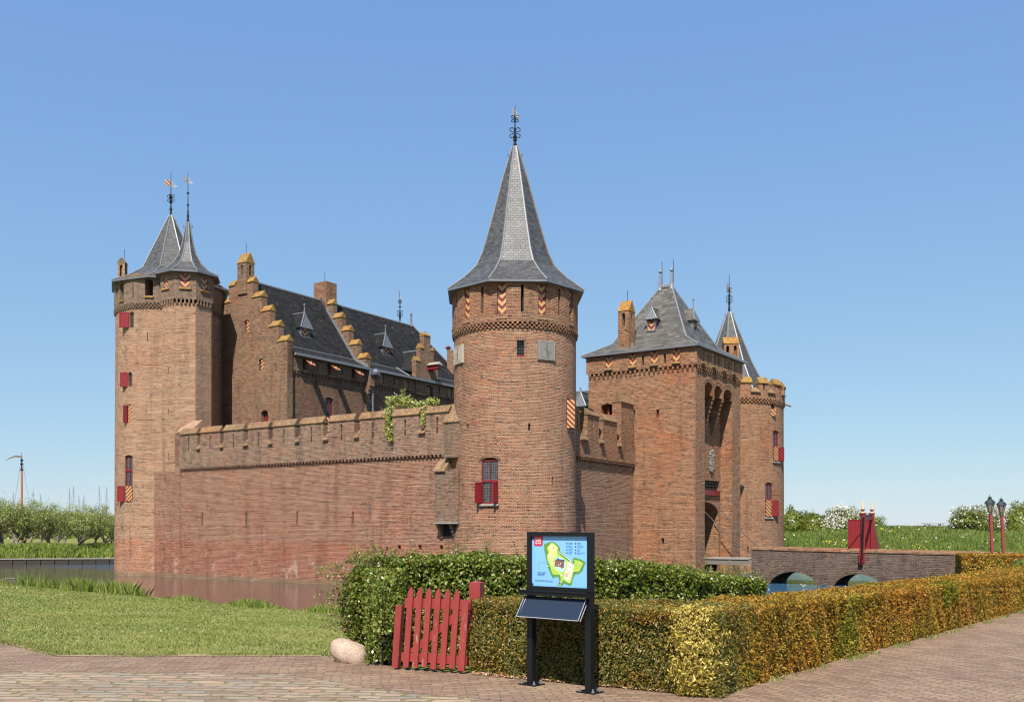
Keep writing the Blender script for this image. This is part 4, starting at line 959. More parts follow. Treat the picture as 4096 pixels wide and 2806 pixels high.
mb.build('portcullis', M['wood'], gt)
mb = MB(); fbox(mb, GF, um-.05, uN1-.3, port_o['z0']-.05, port_o['z0']+.3, -ND+.01, -ND+.1); mb.build('gate_beam', M['red'], gt)
random.seed(5); mb = MB(); cu = GF.uat(2843, -ND); zs0, zs1 = GF.zat(2843,1888,-ND), GF.zat(2843,1802,-ND)
fbox(mb, GF, cu-.24, cu+.24, zs0+.25, zs1-.15, -ND, -ND+.06)
for i in range(170):
    t = random.random(); z = zs0+(zs1-zs0)*t; hw = .38*(.6+.4*math.sin(t*9+.6)**2)*(1 if t > .2 else .3+t*3.5); u = cu+random.uniform(-hw, hw); r_ = random.uniform(.03,.075)
    q = GF.P(u, z, -ND+.04+random.uniform(0,.06)); lathe(mb, (q.x,q.y,q.z-r_), [(0,0),(r_*.8,r_*.4),(r_,r_),(r_*.7,r_*1.6),(0,r_*2)], 5)
mb.build('coat_of_arms', M['stone'], gt)
mb = MB(); fbox(mb, GF, gate_o['u0'], gate_o['u1'], -.42, 3.3, -ND-2.55, -ND-2.45); mb.build('gate_door', M['wood'], gt)

# ------------------------------------------------------------------ right round tower
YR = 77.0; RR = 4.24; XR = (2917-CX)/F*YR
RT = Cyl(XR, YR, lambda z: RR+.05*(11-z)/13, RR)
rt = thing('round_tower', 'crenellated round tower right of the gatehouse with a slate cone inside its parapet', 'tower', (XR, YR, WATER_Z))
rw = [cyh(RT,3091,3113,1721,1841,.25,.14), cyh(RT,3060,3088,1928,2064,.25,.14)]
hs = rw+[cyh(RT,3085,3098,1607,1663,.3,.1), cyh(RT,2989,2994,2183,2212,.3)]
angr = math.pi*RR; mb = MB(); wall(mb, RT, -angr, angr, -3.2, 11.3, hs, step=.45)
mb.build('shaft', [M['gate'], M['dark']], rt)
RP = Cyl(XR, YR, lambda z: RR+.10, RR)
mb = MB(); wall(mb, RP, -angr, angr, 11.5, 12.1, [], step=.45); lathe(mb, (XR,YR,0), [(RR-.6,12.1),(RR+.1,12.1)], 40); lathe(mb, (XR,YR,0), [(RR-.5,12.12),(RR-.5,11.0)], 40); lathe(mb, (XR,YR,0), [(0.1,11.6),(RR-.5,11.6)], 24)
mb.build('parapet', [M['gate'], M['dark']], rt)
corbels(rt, RT, -angr, angr, 11.15, 11.55, 0, .14, .3, M['gate'], rows=3, w=.5, band=.04)
mer = [(2961,3008.5),(3026,3077),(3078.5+1,3121),(3121.5,3138)]
def uang(px): return RP.uat(px, .1)
ms = [(-3.1, uang(3007)), (uang(3036), uang(3074)), (uang(3096), uang(3127)), (uang(3127)+.75, uang(3127)+2.2)]
for (a, b) in ms:
    mb = MB(); c = (a+b)/2; wall(mb, RP, a, b, 12.1, 12.72, [hole(c-.08, c+.08, 12.15, 12.6, .4)], step=.3)
    for x in (a, b): mb.face([RP.P(x,12.1,-.5),RP.P(x,12.1,0),RP.P(x,12.72,0),RP.P(x,12.72,-.5)])
    n = 5
    for k in range(n): mb.face([RP.P(a+(b-a)*(k+1)/n,12.1,-.5),RP.P(a+(b-a)*k/n,12.1,-.5),RP.P(a+(b-a)*k/n,12.72,-.5),RP.P(a+(b-a)*(k+1)/n,12.72,-.5)])
    m_ = mb.build('merlon', [M['gate'], M['dark']], rt); mb = MB()
    for k in range(n):
        x0, x1 = a-.03+(b-a+.06)*k/n, a-.03+(b-a+.06)*(k+1)/n
        mb.face([RP.P(x0,12.7,.08),RP.P(x1,12.7,.08),RP.P(x1,13.15,-.22),RP.P(x0,13.15,-.22)]); mb.face([RP.P(x1,12.7,-.55),RP.P(x0,12.7,-.55),RP.P(x0,13.15,-.22),RP.P(x1,13.15,-.22)])
        mb.face([RP.P(x0,12.64,.08),RP.P(x1,12.64,.08),RP.P(x1,12.7,.08),RP.P(x0,12.7,.08)])
    for x in (a-.03, b+.03): mb.face([RP.P(x,12.64,.08),RP.P(x,12.7,.08),RP.P(x,13.15,-.22),RP.P(x,12.7,-.55),RP.P(x,12.64,-.55)])
    mb.build('cap', M['lichencap'], m_)
for i in range(3):
    a, b = ms[i][1], ms[i+1][0]; c = (a+b)/2; fr = RP.at(c, .1); sill(rt, fr, -(b-a)/2-.12, (b-a)/2+.12, 11.98, 12.35, -.3, .12)
for i, h_ in enumerate(rw):
    u = (h_['u0']+h_['u1'])/2; fr = RT.at(u); w = h_['u1']-h_['u0']; zm = RT.zat((3102,3074)[i], (1783,1996)[i])
    window(rt, fr, 0, h_['z0'], h_['z1']-.12, w, mid=zm, d=-.08)
    shutter(rt, *swing(fr, -w/2+.02, .5, 10, .03), h_['z0'], zm-.06, 'stripe', label='striped shutter'); shutter(rt, *swing(fr, w/2, .5, 18, .05), h_['z0'], zm-.06, 'red')
    soldier(rt, fr, 0, w+.3, h_['z1']-.1, .18, rise=.12, mat='gate'); sill(rt, fr, -w/2-.08, w/2+.08, h_['z0']-.12, h_['z0']-.03, -.1, .12, 'stone', 'window_sill')
h_ = hs[2]; fr = RT.at((h_['u0']+h_['u1'])/2); shutter(rt, *swing(fr, -.22, .4, 40, -.05), h_['z0'], h_['z0']+.55, 'stripe', label='striped shutter in a small window')
spire(rt, (XR,YR), [(3.35,11.7),(2.6,13.2),(1.75,14.9),(.7,17.6),(.16,19.0)], 8, R(-21), 'slate', .06, soffit=False)
finial(rt, (XR,YR), 18.75, 22.05, vane=(21.1,.22,.5,-1,'leadd'), scroll=((.40,.25),(.62,.2)), knobs=(.15,.3,.5), cone=(.2,0), hooks=True)
q = RP.P(RP.uat(3134), 0); mb = MB(); tube(mb, [(q.x-.2,q.y,EYE+(HY-1619)/F*76.5),(q.x+.5,q.y-.05,EYE+(HY-1630)/F*76.5)], .09, 8); mb.build('rain_spout', M['lead'], rt)
kf = Frame(((2896-CX)/F*71, 71), (1, 0)); ck = chimney(rt, kf, 0, 60*71/F, -.7, 0, 8.0, EYE+(HY-1375)/F*71, EYE+(HY-1344)/F*71, 'gate', slots=2)

# ------------------------------------------------------------------ hall with crow-stepped gables
HO = Vector(((1144-CX)/F*68.4, 68.4)); HU = Vector((.8274, -.5616)); HV = Vector((.545, .838))
HG = Frame(HO, HU)               # gable face; u <= 0 to the left
HS = Frame(HO, HV)               # long side; u = distance along the hall
hl = thing('great_hall', 'brick hall with two crow-stepped gables and dark slate roofs behind the long wall', 'castle building', (HO.x, HO.y, 0))
ZE = HS.zat(1163, 1407, .3); ua = HG.uat(964)           # eave height, gable axis (negative)
edges = [HG.uat(x, .02) for x in (1149,1114,1080,1047,1012)]   # right ends of the steps
tops = [HG.zat(x, y, .02) for x, y in ((1130,1364),(1098,1304),(1065,1243),(1033,1186),(999,1128))]
hw = edges[0]-ua
sym = [(e, t) for e, t in zip(edges, tops)]
belw = .36
def gable_keep(u, z):
    a = ua+abs(u-ua)
    if a > edges[0]: return False
    t = tops[-1]
    for k in range(4, -1, -1):
        if a <= edges[k]: t = tops[k]; break
    return z < t
ZH0 = 3.0
def gable(parent, voff, holes, name, th=.5, mat='hall', belfry=True):
    fr = Frame(HO+HV*voff, HU); mb = MB()
    ubs = sorted(set([e for e in edges]+[2*ua-e for e in edges]))
    wall(mb, fr, 2*ua-edges[0], edges[0], ZH0, tops[-1], holes, d=.02, zb=tuple(tops), ub=tuple(ubs), keep=gable_keep)
    path = []                     # outline from bottom right up the steps and down the left side
    rt_ = [(edges[0], ZH0)]
    for k in range(5):
        rt_.append((edges[k], tops[k])); 
        if k < 4: rt_.append((edges[k+1], tops[k]))
    lf = [(2*ua-u, z) for u, z in reversed(rt_)]
    path = rt_+lf
    for (a, b) in zip(path, path[1:]): mb.face([fr.P(a[0],a[1],.02), fr.P(a[0],a[1],-th), fr.P(b[0],b[1],-th), fr.P(b[0],b[1],.02)])
    for a_, b_ in zip(ubs, ubs[1:]):     # back
        c = (a_+b_)/2; z1 = max([t for t in tops if gable_keep(c, t-.01)] or [ZH0]); mb.face([fr.P(b_,ZH0,-th),fr.P(a_,ZH0,-th),fr.P(a_,z1,-th),fr.P(b_,z1,-th)])
    o = mb.build(name, [M[mat], M['dark']], parent)
    for sgn in (0, 1):
        for k in range(5):
            a_ = edges[k+1]+.10 if k < 4 else edges[4]-.62; b_ = edges[k]
            if k < 4: a_ = edges[k+1]-.12
            if sgn: a_, b_ = 2*ua-b_, 2*ua-a_
            cap(o, fr, a_, b_, tops[k], tops[k]+.46, -th, .02, 'lichencap', 'step_cap', .06)
    return o, fr
def ghole(a, b, ya, yb, **k): m = (a+b)/2; return hole(HG.uat(a), HG.uat(b), HG.zat(m, yb), HG.zat(m, ya), **k)
gh_ = [ghole(978,997,1279,1329,depth=.3,arch=.12), ghole(1036,1055,1433,1480,depth=.3,arch=.12), ghole(1045,1072,1640,1700,depth=.5,arch=.15)]
g1, g1f = gable(hl, 0, gh_, 'stepped_gable')
for h_ in gh_[:2]: shutter(g1, *swing(HG, h_['u1']-.01, -.28, 18, -.1), h_['z0'], h_['z1']-.1, 'stripe')
h_ = gh_[2]; mb = MB(); fbox(mb, HG, h_['u0']+.1, h_['u0']+.35, h_['z0'], h_['z1']-.2, -.3, -.25); mb.build('shutter', M['red'], g1)
for h_ in gh_: soldier(g1, HG, (h_['u0']+h_['u1'])/2, h_['u1']-h_['u0']+.15, h_['z1']-.1, .2, rise=.1, mat='hall')
bu = (HG.uat(950,.1), HG.uat(986,.1))
bf = chimney(g1, HG, bu[0], bu[1], -.65, .12, tops[-1]-.8, HG.zat(968,1052,.1), HG.zat(968,1008,.1), 'hall', name='bell_turret', ridge='u')
rod(bf, (*HG.P((bu[0]+bu[1])/2, 0, -.3).xy, HG.zat(968,1012)), .8)
mb = MB(); fbox(mb, HG, -.02, edges[0], HG.zat(1146,1508), tops[0], -.5, .019, faces='lru'); mb.build('shoulder_corbel', M['hall'], g1)
t2 = HS.uat(1478, .2)-.35
g2, g2f = gable(hl, t2, [], 'stepped_gable')
# long side wall
tend = 24.0
def hh(a, b, ya, yb, **k): m = (a+b)/2; return hole(HS.uat(a,.1), HS.uat(b,.1), HS.zat(m, yb, .1), HS.zat(m, ya, .1), **k)
ZHC = HS.zat(1163,1478)
opn = [hh(1212,1226,1436,1477,depth=.35), hh(1313,1326,1456,1496,depth=.35), hh(1408,1421,1476,1511,depth=.35)]
clo = [hh(1522,1537,1494,1533,depth=.25), hh(1619,1635,1513,1552,depth=.25), hh(1793,1808,1550,1586,depth=.25)]
sls = [hh(1271,1275,1452,1478,depth=.3), hh(1368,1372,1472,1495,depth=.3), hh(1577,1581,1514,1538,depth=.3), hh(1673,1677,1534,1557,depth=.3), hh(1755,1759,1548,1575,depth=.3)]
door = hh(1699,1730,1535,1640,depth=.45,arch=.2)
mb = MB(); wall(mb, HS, .0, tend, ZHC+.02, ZE+.1, opn+clo+sls+[h for h in [dict(door, z0=ZHC+.02)]], d=.10); fbox(mb, HS, 0, tend, ZHC+.0, ZHC+.02, -.2, .1, faces='u')
mb.build('attic_wall', [M['hall'], M['dark']], hl)
bigw = hh(1305,1336,1588,1665,depth=.25,arch=.15); bigw = dict(bigw)
mb = MB(); wall(mb, HS, 0, tend, ZH0, ZHC, [bigw]+[hh(1268,1271,1500,1560,depth=.2), hh(1365,1368,1525,1590,depth=.2)], d=0)
mb.build('side_wall', [M['hallside'], M['dark']], hl)
corbels(hl, HS, .5, tend, ZHC-.25, ZHC+.06, 0, .1, .34, M['hall'], w=.45)
window(hl, HS, (bigw['u0']+bigw['u1'])/2, bigw['z0'], bigw['z1']-.1, bigw['u1']-bigw['u0'], d=-.1)
shutter(hl, *swing(HS, bigw['u0'], .45, 60, .05), bigw['z0']-1.2, bigw['z0']-.1, 'stripe', label='striped shutter below a window')
def prop(parent, fr, h_, ln=.95, el=34):      # shutter propped open from its top edge
    a = R(el); z = h_['z1']+.02; w0, w1 = h_['u0']-.02, h_['u1']+.22; mb = MB(); c, s_ = math.cos(a), math.sin(a)
    P = lambda u, t, o=0: fr.P(u, z-t*s_+o, .12+t*c)
    mb.face([P(w0,0,.03),P(w1,0,.03),P(w1,ln,.03),P(w0,ln,.03)][::-1], 0, [(-.4,0),(.4,0),(.4,ln),(-.4,ln)]); mb.face([P(w0,0),P(w1,0),P(w1,ln),P(w0,ln)], 0, [(-.4,0),(.4,0),(.4,ln),(-.4,ln)])
    mb.face([P(w0,ln),P(w1,ln),P(w1,ln,.03),P(w0,ln,.03)], 1); mb.face([P(w0,0),P(w0,ln),P(w0,ln,.03),P(w0,0,.03)], 1); mb.face([P(w1,0),P(w1,ln),P(w1,ln,.03),P(w1,0,.03)], 1)
    tube(mb, [fr.P(w0,z-.6,.1), P(w0,ln)], .015, 4, 1)
    o = mb.build('shutter', [M['chevron'], M['darkred']], parent); o['label'] = 'striped shutter propped open'; return o
for h_ in opn: prop(hl, HS, h_); sill(hl, HS, h_['u0']-.06, h_['u1']+.06, h_['z0']-.14, h_['z0']-.02, .05, .22, 'capstone')
for h_ in clo: fill_shutter(hl, HS, (h_['u0']+h_['u1'])/2, h_['u1']-h_['u0'], h_['z0'], h_['z1'], 'stripe', d=-.02); sill(hl, HS, h_['u0']-.06, h_['u1']+.06, h_['z0']-.14, h_['z0']-.02, .05, .22, 'capstone')
# roofs
sB = -1.05; zB = ZE+.72; sR = ua
zR = g1f.P(0,0,0) and HG.zat(1026,1128,-1.4)
def hp(s, v, z): q = HO+HU*s+HV*v; return Vector((q.x, q.y, z))
k_ = (zR-zB)/(sR-sB)
mb = MB(); rr = MB()
for (va, vb) in ((.45, t2+.05), (t2+.45, tend)):
    hip = 3.6 if vb == tend else 0
    mb.face([hp(.38,va,ZE),hp(.38,vb,ZE),hp(sB,vb,zB),hp(sB,va,zB)], 0)
    mb.face([hp(sB,va,zB),hp(sB,vb,zB),hp(sR,vb-hip,zR),hp(sR,va,zR)], 0)
    mb.face([hp(2*sR-.38,vb,ZE),hp(2*sR-.38,va,ZE),hp(2*sR-sB,va,zB),hp(2*sR-sB,vb,zB)], 0)
    mb.face([hp(2*sR-sB,vb,zB),hp(2*sR-sB,va,zB),hp(sR,va,zR),hp(sR,vb-hip,zR)], 0)
    if hip:
        mb.face([hp(sB,vb,zB),hp(2*sR-sB,vb,zB),hp(sR,vb-hip,zR)], 0); tube(rr, [hp(.38,vb,ZE),hp(sB,vb,zB),hp(sR,vb-hip,zR)], .09, 5)
    tube(rr, [hp(sR,va,zR),hp(sR,vb-hip,zR)], .10, 6); tube(rr, [hp(sB,va,zB+.02),hp(sB,vb,zB+.02)], .055, 5)
    # stepped lead flashing against the gable
hr = mb.build('roof', M['slated'], hl); rr.build('ridge_lead', M['lead'], hr)
mb = MB()
for (va, vb) in ((.5, t2+.02), (t2+.5, tend)): fbox(mb, HS, va, vb, ZE-.16, ZE+.03, .3, .50)
mb.build('gutter', M['lead'], hl)
mb = MB()
for i in range(22):
    t = i/22; s = .38+(sR-.38)*t; z = ZE+(s-.38)*(zB-ZE)/(sB-.38) if s > sB else zB+(s-sB)*k_
    s1 = .38+(sR-.38)*(i+1)/22; z1 = ZE+(s1-.38)*(zB-ZE)/(sB-.38) if s1 > sB else zB+(s1-sB)*k_
    a = hp(s, t2-.03, z-.05); fbox(mb, g2f, s1, s, z-.1, z1+.22, .02, .06)
mb.build('flashing', M['lead'], hl)
# dormers on the main slope
def slope_d(z): return -(sB+(z-zB)/k_)
for px, py in ((1222, 1345), (1546, 1418)):
    z = zB+1.15
    for _ in range(6): u = HS.uat(px, -slope_d(z)); z = HS.zat(px, py, -slope_d(z))
    dormer(hr, HS, u, z, .95, .66, 1.4, d=-slope_d(z)+.0, mat='slated', fin=.7)
# chimney on the second gable
a_, b_ = g2f.uat(1255,.05), g2f.uat(1305,.05); zt = g2f.zat(1300,1123,.1)
cc = chimney(hl, g2f, a_, b_, -1.15, .06, tops[2], zt, zt, 'parapet', holes=False)
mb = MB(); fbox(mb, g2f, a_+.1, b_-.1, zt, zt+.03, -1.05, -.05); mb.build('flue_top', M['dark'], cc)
rod(cc, (*g2f.P((a_+b_)/2,0,-.5).xy, zt), .9)
# lucarne: small crow-stepped wall dormer with hoist
la, lb = HS.uat(1664,.2), HS.uat(1752,.2); lc = (la+lb)/2; zl = HS.zat(1700,1400,.2); lw = (lb-la)/2
mb = MB(); z0 = ZHC-.1; prf = [(lw, HS.zat(1700,1450,.2)), (lw*.62, HS.zat(1700,1395,.2)), (lw*.30, HS.zat(1705,1342,.2))]
prev = z0
for w_, zt_ in prf:
    if prev == z0: wall(mb, HS, lc-w_, lc+w_, z0, zt_, [hole(door['u0']+.05, door['u1']-.05, z0, door['z1']-.1, .5, .18)], d=.2)
    else: wall(mb, HS, lc-w_, lc+w_, prev, zt_, d=.2)
    fbox(mb, HS, lc-w_, lc+w_, prev, zt_, -.25, .2, faces='blrt'); prev = zt_
lcn = mb.build('lucarne', [M['hall'], M['dark']], hl)
for (w0, w1, z) in ((lw*.62, lw, prf[0][1]), (lw*.30, lw*.62, prf[1][1])):
    for s_ in (-1, 1): a = sorted((lc+s_*w0, lc+s_*w1)); cap(lcn, HS, a[0], a[1], z, z+.42, -.25, .2, 'lichencap', 'step_cap', .04)
cap(lcn, HS, lc-prf[2][0], lc+prf[2][0], prf[2][1], prf[2][1]+.3, -.25, .2, 'lichencap', 'step_cap', .04)
mb = MB(); q = HS.P(lc, prf[2][1]+.3, 0); lathe(mb, q, [(.03,-.1),(.03,.05),(.07,.1),(.05,.18),(0,.2)], 8); mb.build('finial', M['stone'], lcn)
mb = MB(); zq = zB+.15; zt_ = prf[1][1]
mb.face([HS.P(lc-lw-.1,ZE+.6,-.3),HS.P(lc,zt_,-.3),HS.P(lc,zt_,-3.4),HS.P(lc-lw-.6,ZE+.9,-1.4)]); mb.face([HS.P(lc,zt_,-.3),HS.P(lc+lw+.1,ZE+.6,-.3),HS.P(lc+lw+.6,ZE+.9,-1.4),HS.P(lc,zt_,-3.4)])
mb.build('lucarne_roof', M['slated'], lcn)
mb = MB(); tube(mb, [HS.P(lc-lw-.75,ZE+.1,.1),HS.P(lc-lw-.9,zB+.4,-1.6)], .07, 5); tube(mb, [HS.P(lc,zt_,-.2),HS.P(lc,zt_,-3.2)], .07, 5); mb.build('lucarne_lead', M['lead'], lcn)
shutter(lcn, *swing(HS, door['u0']+.12, .6, 35, -.2), z0-1.2, door['z1']-.25, 'stripe')
hu_ = HS.uat(1722,.3); hz = HS.zat(1722,1478,.3); mb = MB(); fbox(mb, HS, hu_-.28, hu_+.28, hz-.02, hz+.30, .2, 1.25); hb = mb.build('hoist_box', M['red'], lcn)
mb = MB(); p = HS.P
mb.face([p(hu_-.42,hz+.33,.2),p(hu_-.42,hz+.33,1.4),p(hu_,hz+.62,1.3),p(hu_,hz+.62,.2)]); mb.face([p(hu_+.42,hz+.33,1.4),p(hu_+.42,hz+.33,.2),p(hu_,hz+.62,.2),p(hu_,hz+.62,1.3)]); mb.face([p(hu_-.42,hz+.33,1.4),p(hu_+.42,hz+.33,1.4),p(hu_,hz+.62,1.3)]); mb.face([p(hu_-.42,hz+.33,.2),p(hu_+.42,hz+.33,.2),p(hu_+.42,hz+.33,1.4),p(hu_-.42,hz+.33,1.4)])
mb.build('hoist_roof', M['oldwood'], hb)
# rainwater head and pipe
ru = HS.uat(1489,.25); rz = HS.zat(1489,1500,.25); mb = MB()
fbox(mb, HS, ru-.55, ru+.55, rz-.05, rz+.45, .1, .6); lathe(mb, tuple(HS.P(ru, rz+.2, .6)), [(.0,-.22),(.25,-.2),(.3,0),(.22,.2),(0,.3)], 10)
mb.build('rainwater_head', M['leadd'], hl)
mb = MB(); tube(mb, [HS.P(ru,rz,.3),HS.P(ru,3,.3)], .08, 8); mb.build('rain_pipe', M['leadd'], hl)
mb = MB()
for j in range(4): fbox(mb, HS, ru-.55-.05*0, ru-.02, ZHC-.2-.3*j, ZHC+.1-.3*j, .0, .5-.1*j)
fbox(mb, HS, ru-.55, ru-.02, ZHC+.1, rz-.05, 0, .5); mb.build('pipe_corbel', M['hall'], hl)
# vane and lead finial on the ridge end, chimney beyond
q = hp(sR, tend-3.9, zR); finial(hr, (q.x-.9,q.y-1.2), zR, zR+3.0, vane=(zR+2.7,.12,.6,-1,'leadd'), scroll=((.3,.25),(.65,.15)), knobs=(.2,.5), cone=(.1,0))
mb = MB(); lathe(mb, (q.x,q.y,zR), [(.2,-.1),(.1,.3),(.08,1.0),(.13,1.05),(.05,1.25),(0,1.3)], 8); mb.build('finial', M['leadd'], hr)
kf = Frame(((1788-CX)/F*88, 88), (1, 0)); ck = chimney(hl, kf, 0, .6, -.6, 0, 8, EYE+(HY-1398)/F*88, EYE+(HY-1398)/F*88, 'hall', holes=False)
mb = MB(); q = kf.P(.1, EYE+(HY-1398)/F*88, -.3); lathe(mb, q, [(.15,0),(.15,.15),(.32,.2),(.2,.32),(0,.45)], 8); mb.build('chimney_cowl', M['darkred'], ck)

# ------------------------------------------------------------------ building behind the short curtain
EF = Frame(((2300-CX)/F*72, 72), (.8427, -.5384)); EF2 = Frame(((2298-CX)/F*72, 72), (.9, -.3))
eb = thing('courtyard_building', 'slate roofed wing glimpsed between the central tower and the gatehouse', 'castle building', (4.8, 72, 0))
z0 = EYE+(HY-1640)/F*70; z1 = EYE+(HY-1543)/F*72
mb = MB(); fbox(mb, EF, -3, 4.5, 2, z0, -5, 0); mb.build('wall', M['hall'], eb)
mb = MB(); p = EF.P; mb.face([p(-3.2,z0-.1,.2),p(4.6,z0-.1,.2),p(4.6,z1,-2.6),p(-3.2,z1,-2.6)]); mb.face([p(4.6,z0-.1,-5.2),p(-3.2,z0-.1,-5.2),p(-3.2,z1,-2.6),p(4.6,z1,-2.6)])
for x in (-3.2, 4.6): mb.face([p(x,z0-.1,.2),p(x,z0-.1,-5.2),p(x,z1,-2.6)])
er = mb.build('roof', M['slate'], eb)
dfr = Frame(((2306-CX)/F*66, 66), (.8427, -.5384)); dormer(er, dfr, .25, EYE+(HY-1655)/F*66, .8, .55, 2.0, mat='slate', fin=.3)
# ------------------------------------------------------------------ leaf scatter
def leaves(name, pts, nrm, size, aspect, mat, parent=None, seed=1, bend=.25, jit=.8):
    """one mesh of many small folded leaves; pts and nrm are (n,3); size is a number or (n,)"""
    rng = np.random.default_rng(seed); n = len(pts)
    d = nrm+rng.normal(0, jit, (n, 3)); d /= np.linalg.norm(d, axis=1)[:, None]+1e-9      # leaf face normal
    t = rng.normal(0, 1, (n, 3)); t -= d*(t*d).sum(1)[:, None]; t /= np.linalg.norm(t, axis=1)[:, None]+1e-9
    s = np.cross(d, t); sz = (np.asarray(size)*rng.uniform(.65, 1.3, n))[:, None]
    a = pts-t*sz*.5; b = pts+s*sz*aspect*.5+d*sz*bend*.3; c = pts+t*sz*.5-d*sz*bend*.3; e = pts-s*sz*aspect*.5+d*sz*bend*.3
    co = np.stack([a, b, c, e], 1).reshape(-1, 3); q = np.arange(4*n).reshape(n, 4)
    return np_mesh(name, co, q, mat, False, parent)
def blades(name, pts, h, w, mat, parent=None, seed=1, lean=.35):
    rng = np.random.default_rng(seed); n = len(pts); a = rng.uniform(0, 2*np.pi, n); hh_ = (h*rng.uniform(.5, 1.25, n))
    d = np.stack([np.cos(a), np.sin(a), np.zeros(n)], 1); l = rng.normal(0, lean, (n, 2))*hh_[:, None]
    ww = (np.asarray(w)*np.ones(n))[:, None]
    p0 = pts-d*ww*.5; p1 = pts+d*ww*.5; m1 = pts+np.stack([l[:, 0]*.4, l[:, 1]*.4, hh_*.6], 1)+d*ww*.35; m0 = m1-d*ww*.7
    tip = pts+np.stack([l[:, 0], l[:, 1], hh_], 1)
    co = np.stack([p0, p1, m1, tip, m0], 1).reshape(-1, 3); q = np.arange(5*n).reshape(n, 5)
    return np_mesh(name, co, q, mat, False, parent)
def vnoise(p, s, seed=0):      # cheap lumpy field
    r = np.random.default_rng(seed); o = 0
    for k in range(5):
        v = r.normal(0, 1, 3)*s*(1+k*.6); o = o+np.sin(p@v+r.uniform(0, 6))/(1+k*.5)
    return o/2.6

# ------------------------------------------------------------------ bridge
BU = Vector((.8427, -.5384)); BWv = Vector((.5384, .8427)); BO = Vector((12.66, 61.6))
BF = Frame(BO, BU)
class Shear:
    flat = True
    def __init__(s, f): s.f = f; s.u, s.n, s.o = f.u, f.n, f.o
    def P(s, u, z, d=0): return s.f.P(u, z-.0125*(u-9)*max(0, (z+3)/3.2), d)
    def uat(s, px, d=0): return s.f.uat(px, d)
BS = Shear(BF); s0, s1 = BF.uat(3005), 19.3; BWD = 3.5
br = thing('stone_bridge', 'dark brick arch bridge with solid parapets leading right from the drawbridge across the moat', 'bridge', (*BF.P(8,0).xy, WATER_Z))
ar = []
for a, b, yc in ((3077,3271,2287),(3333,3535,2294),(3640,3838,2302)):
    m = (a+b)/2; um = BF.uat(m); ar.append(hole(BF.uat(a), BF.uat(b), -3.2, EYE+(HY-yc)/F*BF.P(um,0).y, BWD, 1.0, 0))
mb = MB(); ZT = .20
wall(mb, BS, s0, s1, -3.2, ZT-.08, ar, zb=(-1,-.5), step=2.5)
fb = Frame(BF.P(s1,0,-BWD).xy, -BU)
BB = Shear(BF)
for (x, e) in ((s0, 'l'), (s1, 'r')): mb.face([BS.P(x,-3.2,-BWD), BS.P(x,-3.2,0), BS.P(x,ZT-.08,0), BS.P(x,ZT-.08,-BWD)])
# back face with the same arches
class Back:
    flat = True
    def P(s, u, z, d=0): return BS.P(u, z, -BWD-d)
mb2 = Back(); wall(mb, mb2, s0, s1, -.9, ZT-.08, [], step=2.5)
xs = [s0]+[v for h in ar for v in (h['u0'], h['u1'])]+[s1]
for a, b in zip(xs[::2], xs[1::2]): mb.face([BS.P(b,-3.2,-BWD),BS.P(a,-3.2,-BWD),BS.P(a,-.9,-BWD),BS.P(b,-.9,-BWD)])
for a, b in ((-.36, 0), (-BWD, -BWD+.36)):
    mb.face([BS.P(s0,ZT-.08,b),BS.P(s1,ZT-.08,b),BS.P(s1,ZT-.08,a),BS.P(s0,ZT-.08,a)])
mb.face([BS.P(s0,-.5,-.36),BS.P(s1,-.5,-.36),BS.P(s1,-.5,-BWD+.36),BS.P(s0,-.5,-BWD+.36)])
for d in (-.36, -BWD+.36): mb.face([BS.P(s0,-.5,d),BS.P(s1,-.5,d),BS.P(s1,ZT-.08,d),BS.P(s0,ZT-.08,d)])
mb.build('span', [M['bridge'], M['dark']], br)
for dd in (0, -BWD+.36):
    mb = MB(); n = 24
    for k in range(n):
        a, b = s0+(s1-s0)*k/n, s0+(s1-s0)*(k+1)/n-.006; P = lambda u, z, d: BS.P(u, z, d)
        z0_, z1_ = ZT-.078, ZT+.05; d0, d1 = dd-.41, dd+.05
        mb.face([P(a,z0_,d1),P(b,z0_,d1),P(b,z1_,d1),P(a,z1_,d1)]); mb.face([P(a,z1_,d1),P(b,z1_,d1),P(b,z1_+.03,dd-.18),P(a,z1_+.03,dd-.18)]); mb.face([P(a,z1_+.03,dd-.18),P(b,z1_+.03,dd-.18),P(b,z1_,d0),P(a,z1_,d0)]); mb.face([P(b,z0_,d0),P(a,z0_,d0),P(a,z1_,d0),P(b,z1_,d0)]); mb.face([P(a,z0_,d0),P(b,z0_,d0),P(b,z0_,d1),P(a,z0_,d1)])
    mb.build('parapet_coping', M['gate'], br)
for h in ar:
    mb = MB(); c, w_, zt = (h['u0']+h['u1'])/2, (h['u1']-h['u0'])/2, h['z1']-h['arch']; n = 34
    for k in range(n):
        t0, t1 = math.pi*k/n, math.pi*(k+.86)/n; e = .42
        q = [(c-math.cos(t)*(w_+o), zt+math.sin(t)*(h['arch']+o)) for t, o in ((t0,0.0),(t1,0.0),(t1,e),(t0,e))]
        mb.face([BS.P(a,z,.018+.006*(k%3)) for a, z in reversed(q)])
        for i in range(4): j = (i+1) % 4; mb.face([BS.P(q[i][0],q[i][1],.0),BS.P(q[j][0],q[j][1],.0),BS.P(q[j][0],q[j][1],.018),BS.P(q[i][0],q[i][1],.018)])
    mb.build('arch_ring', M['bridge'], br)
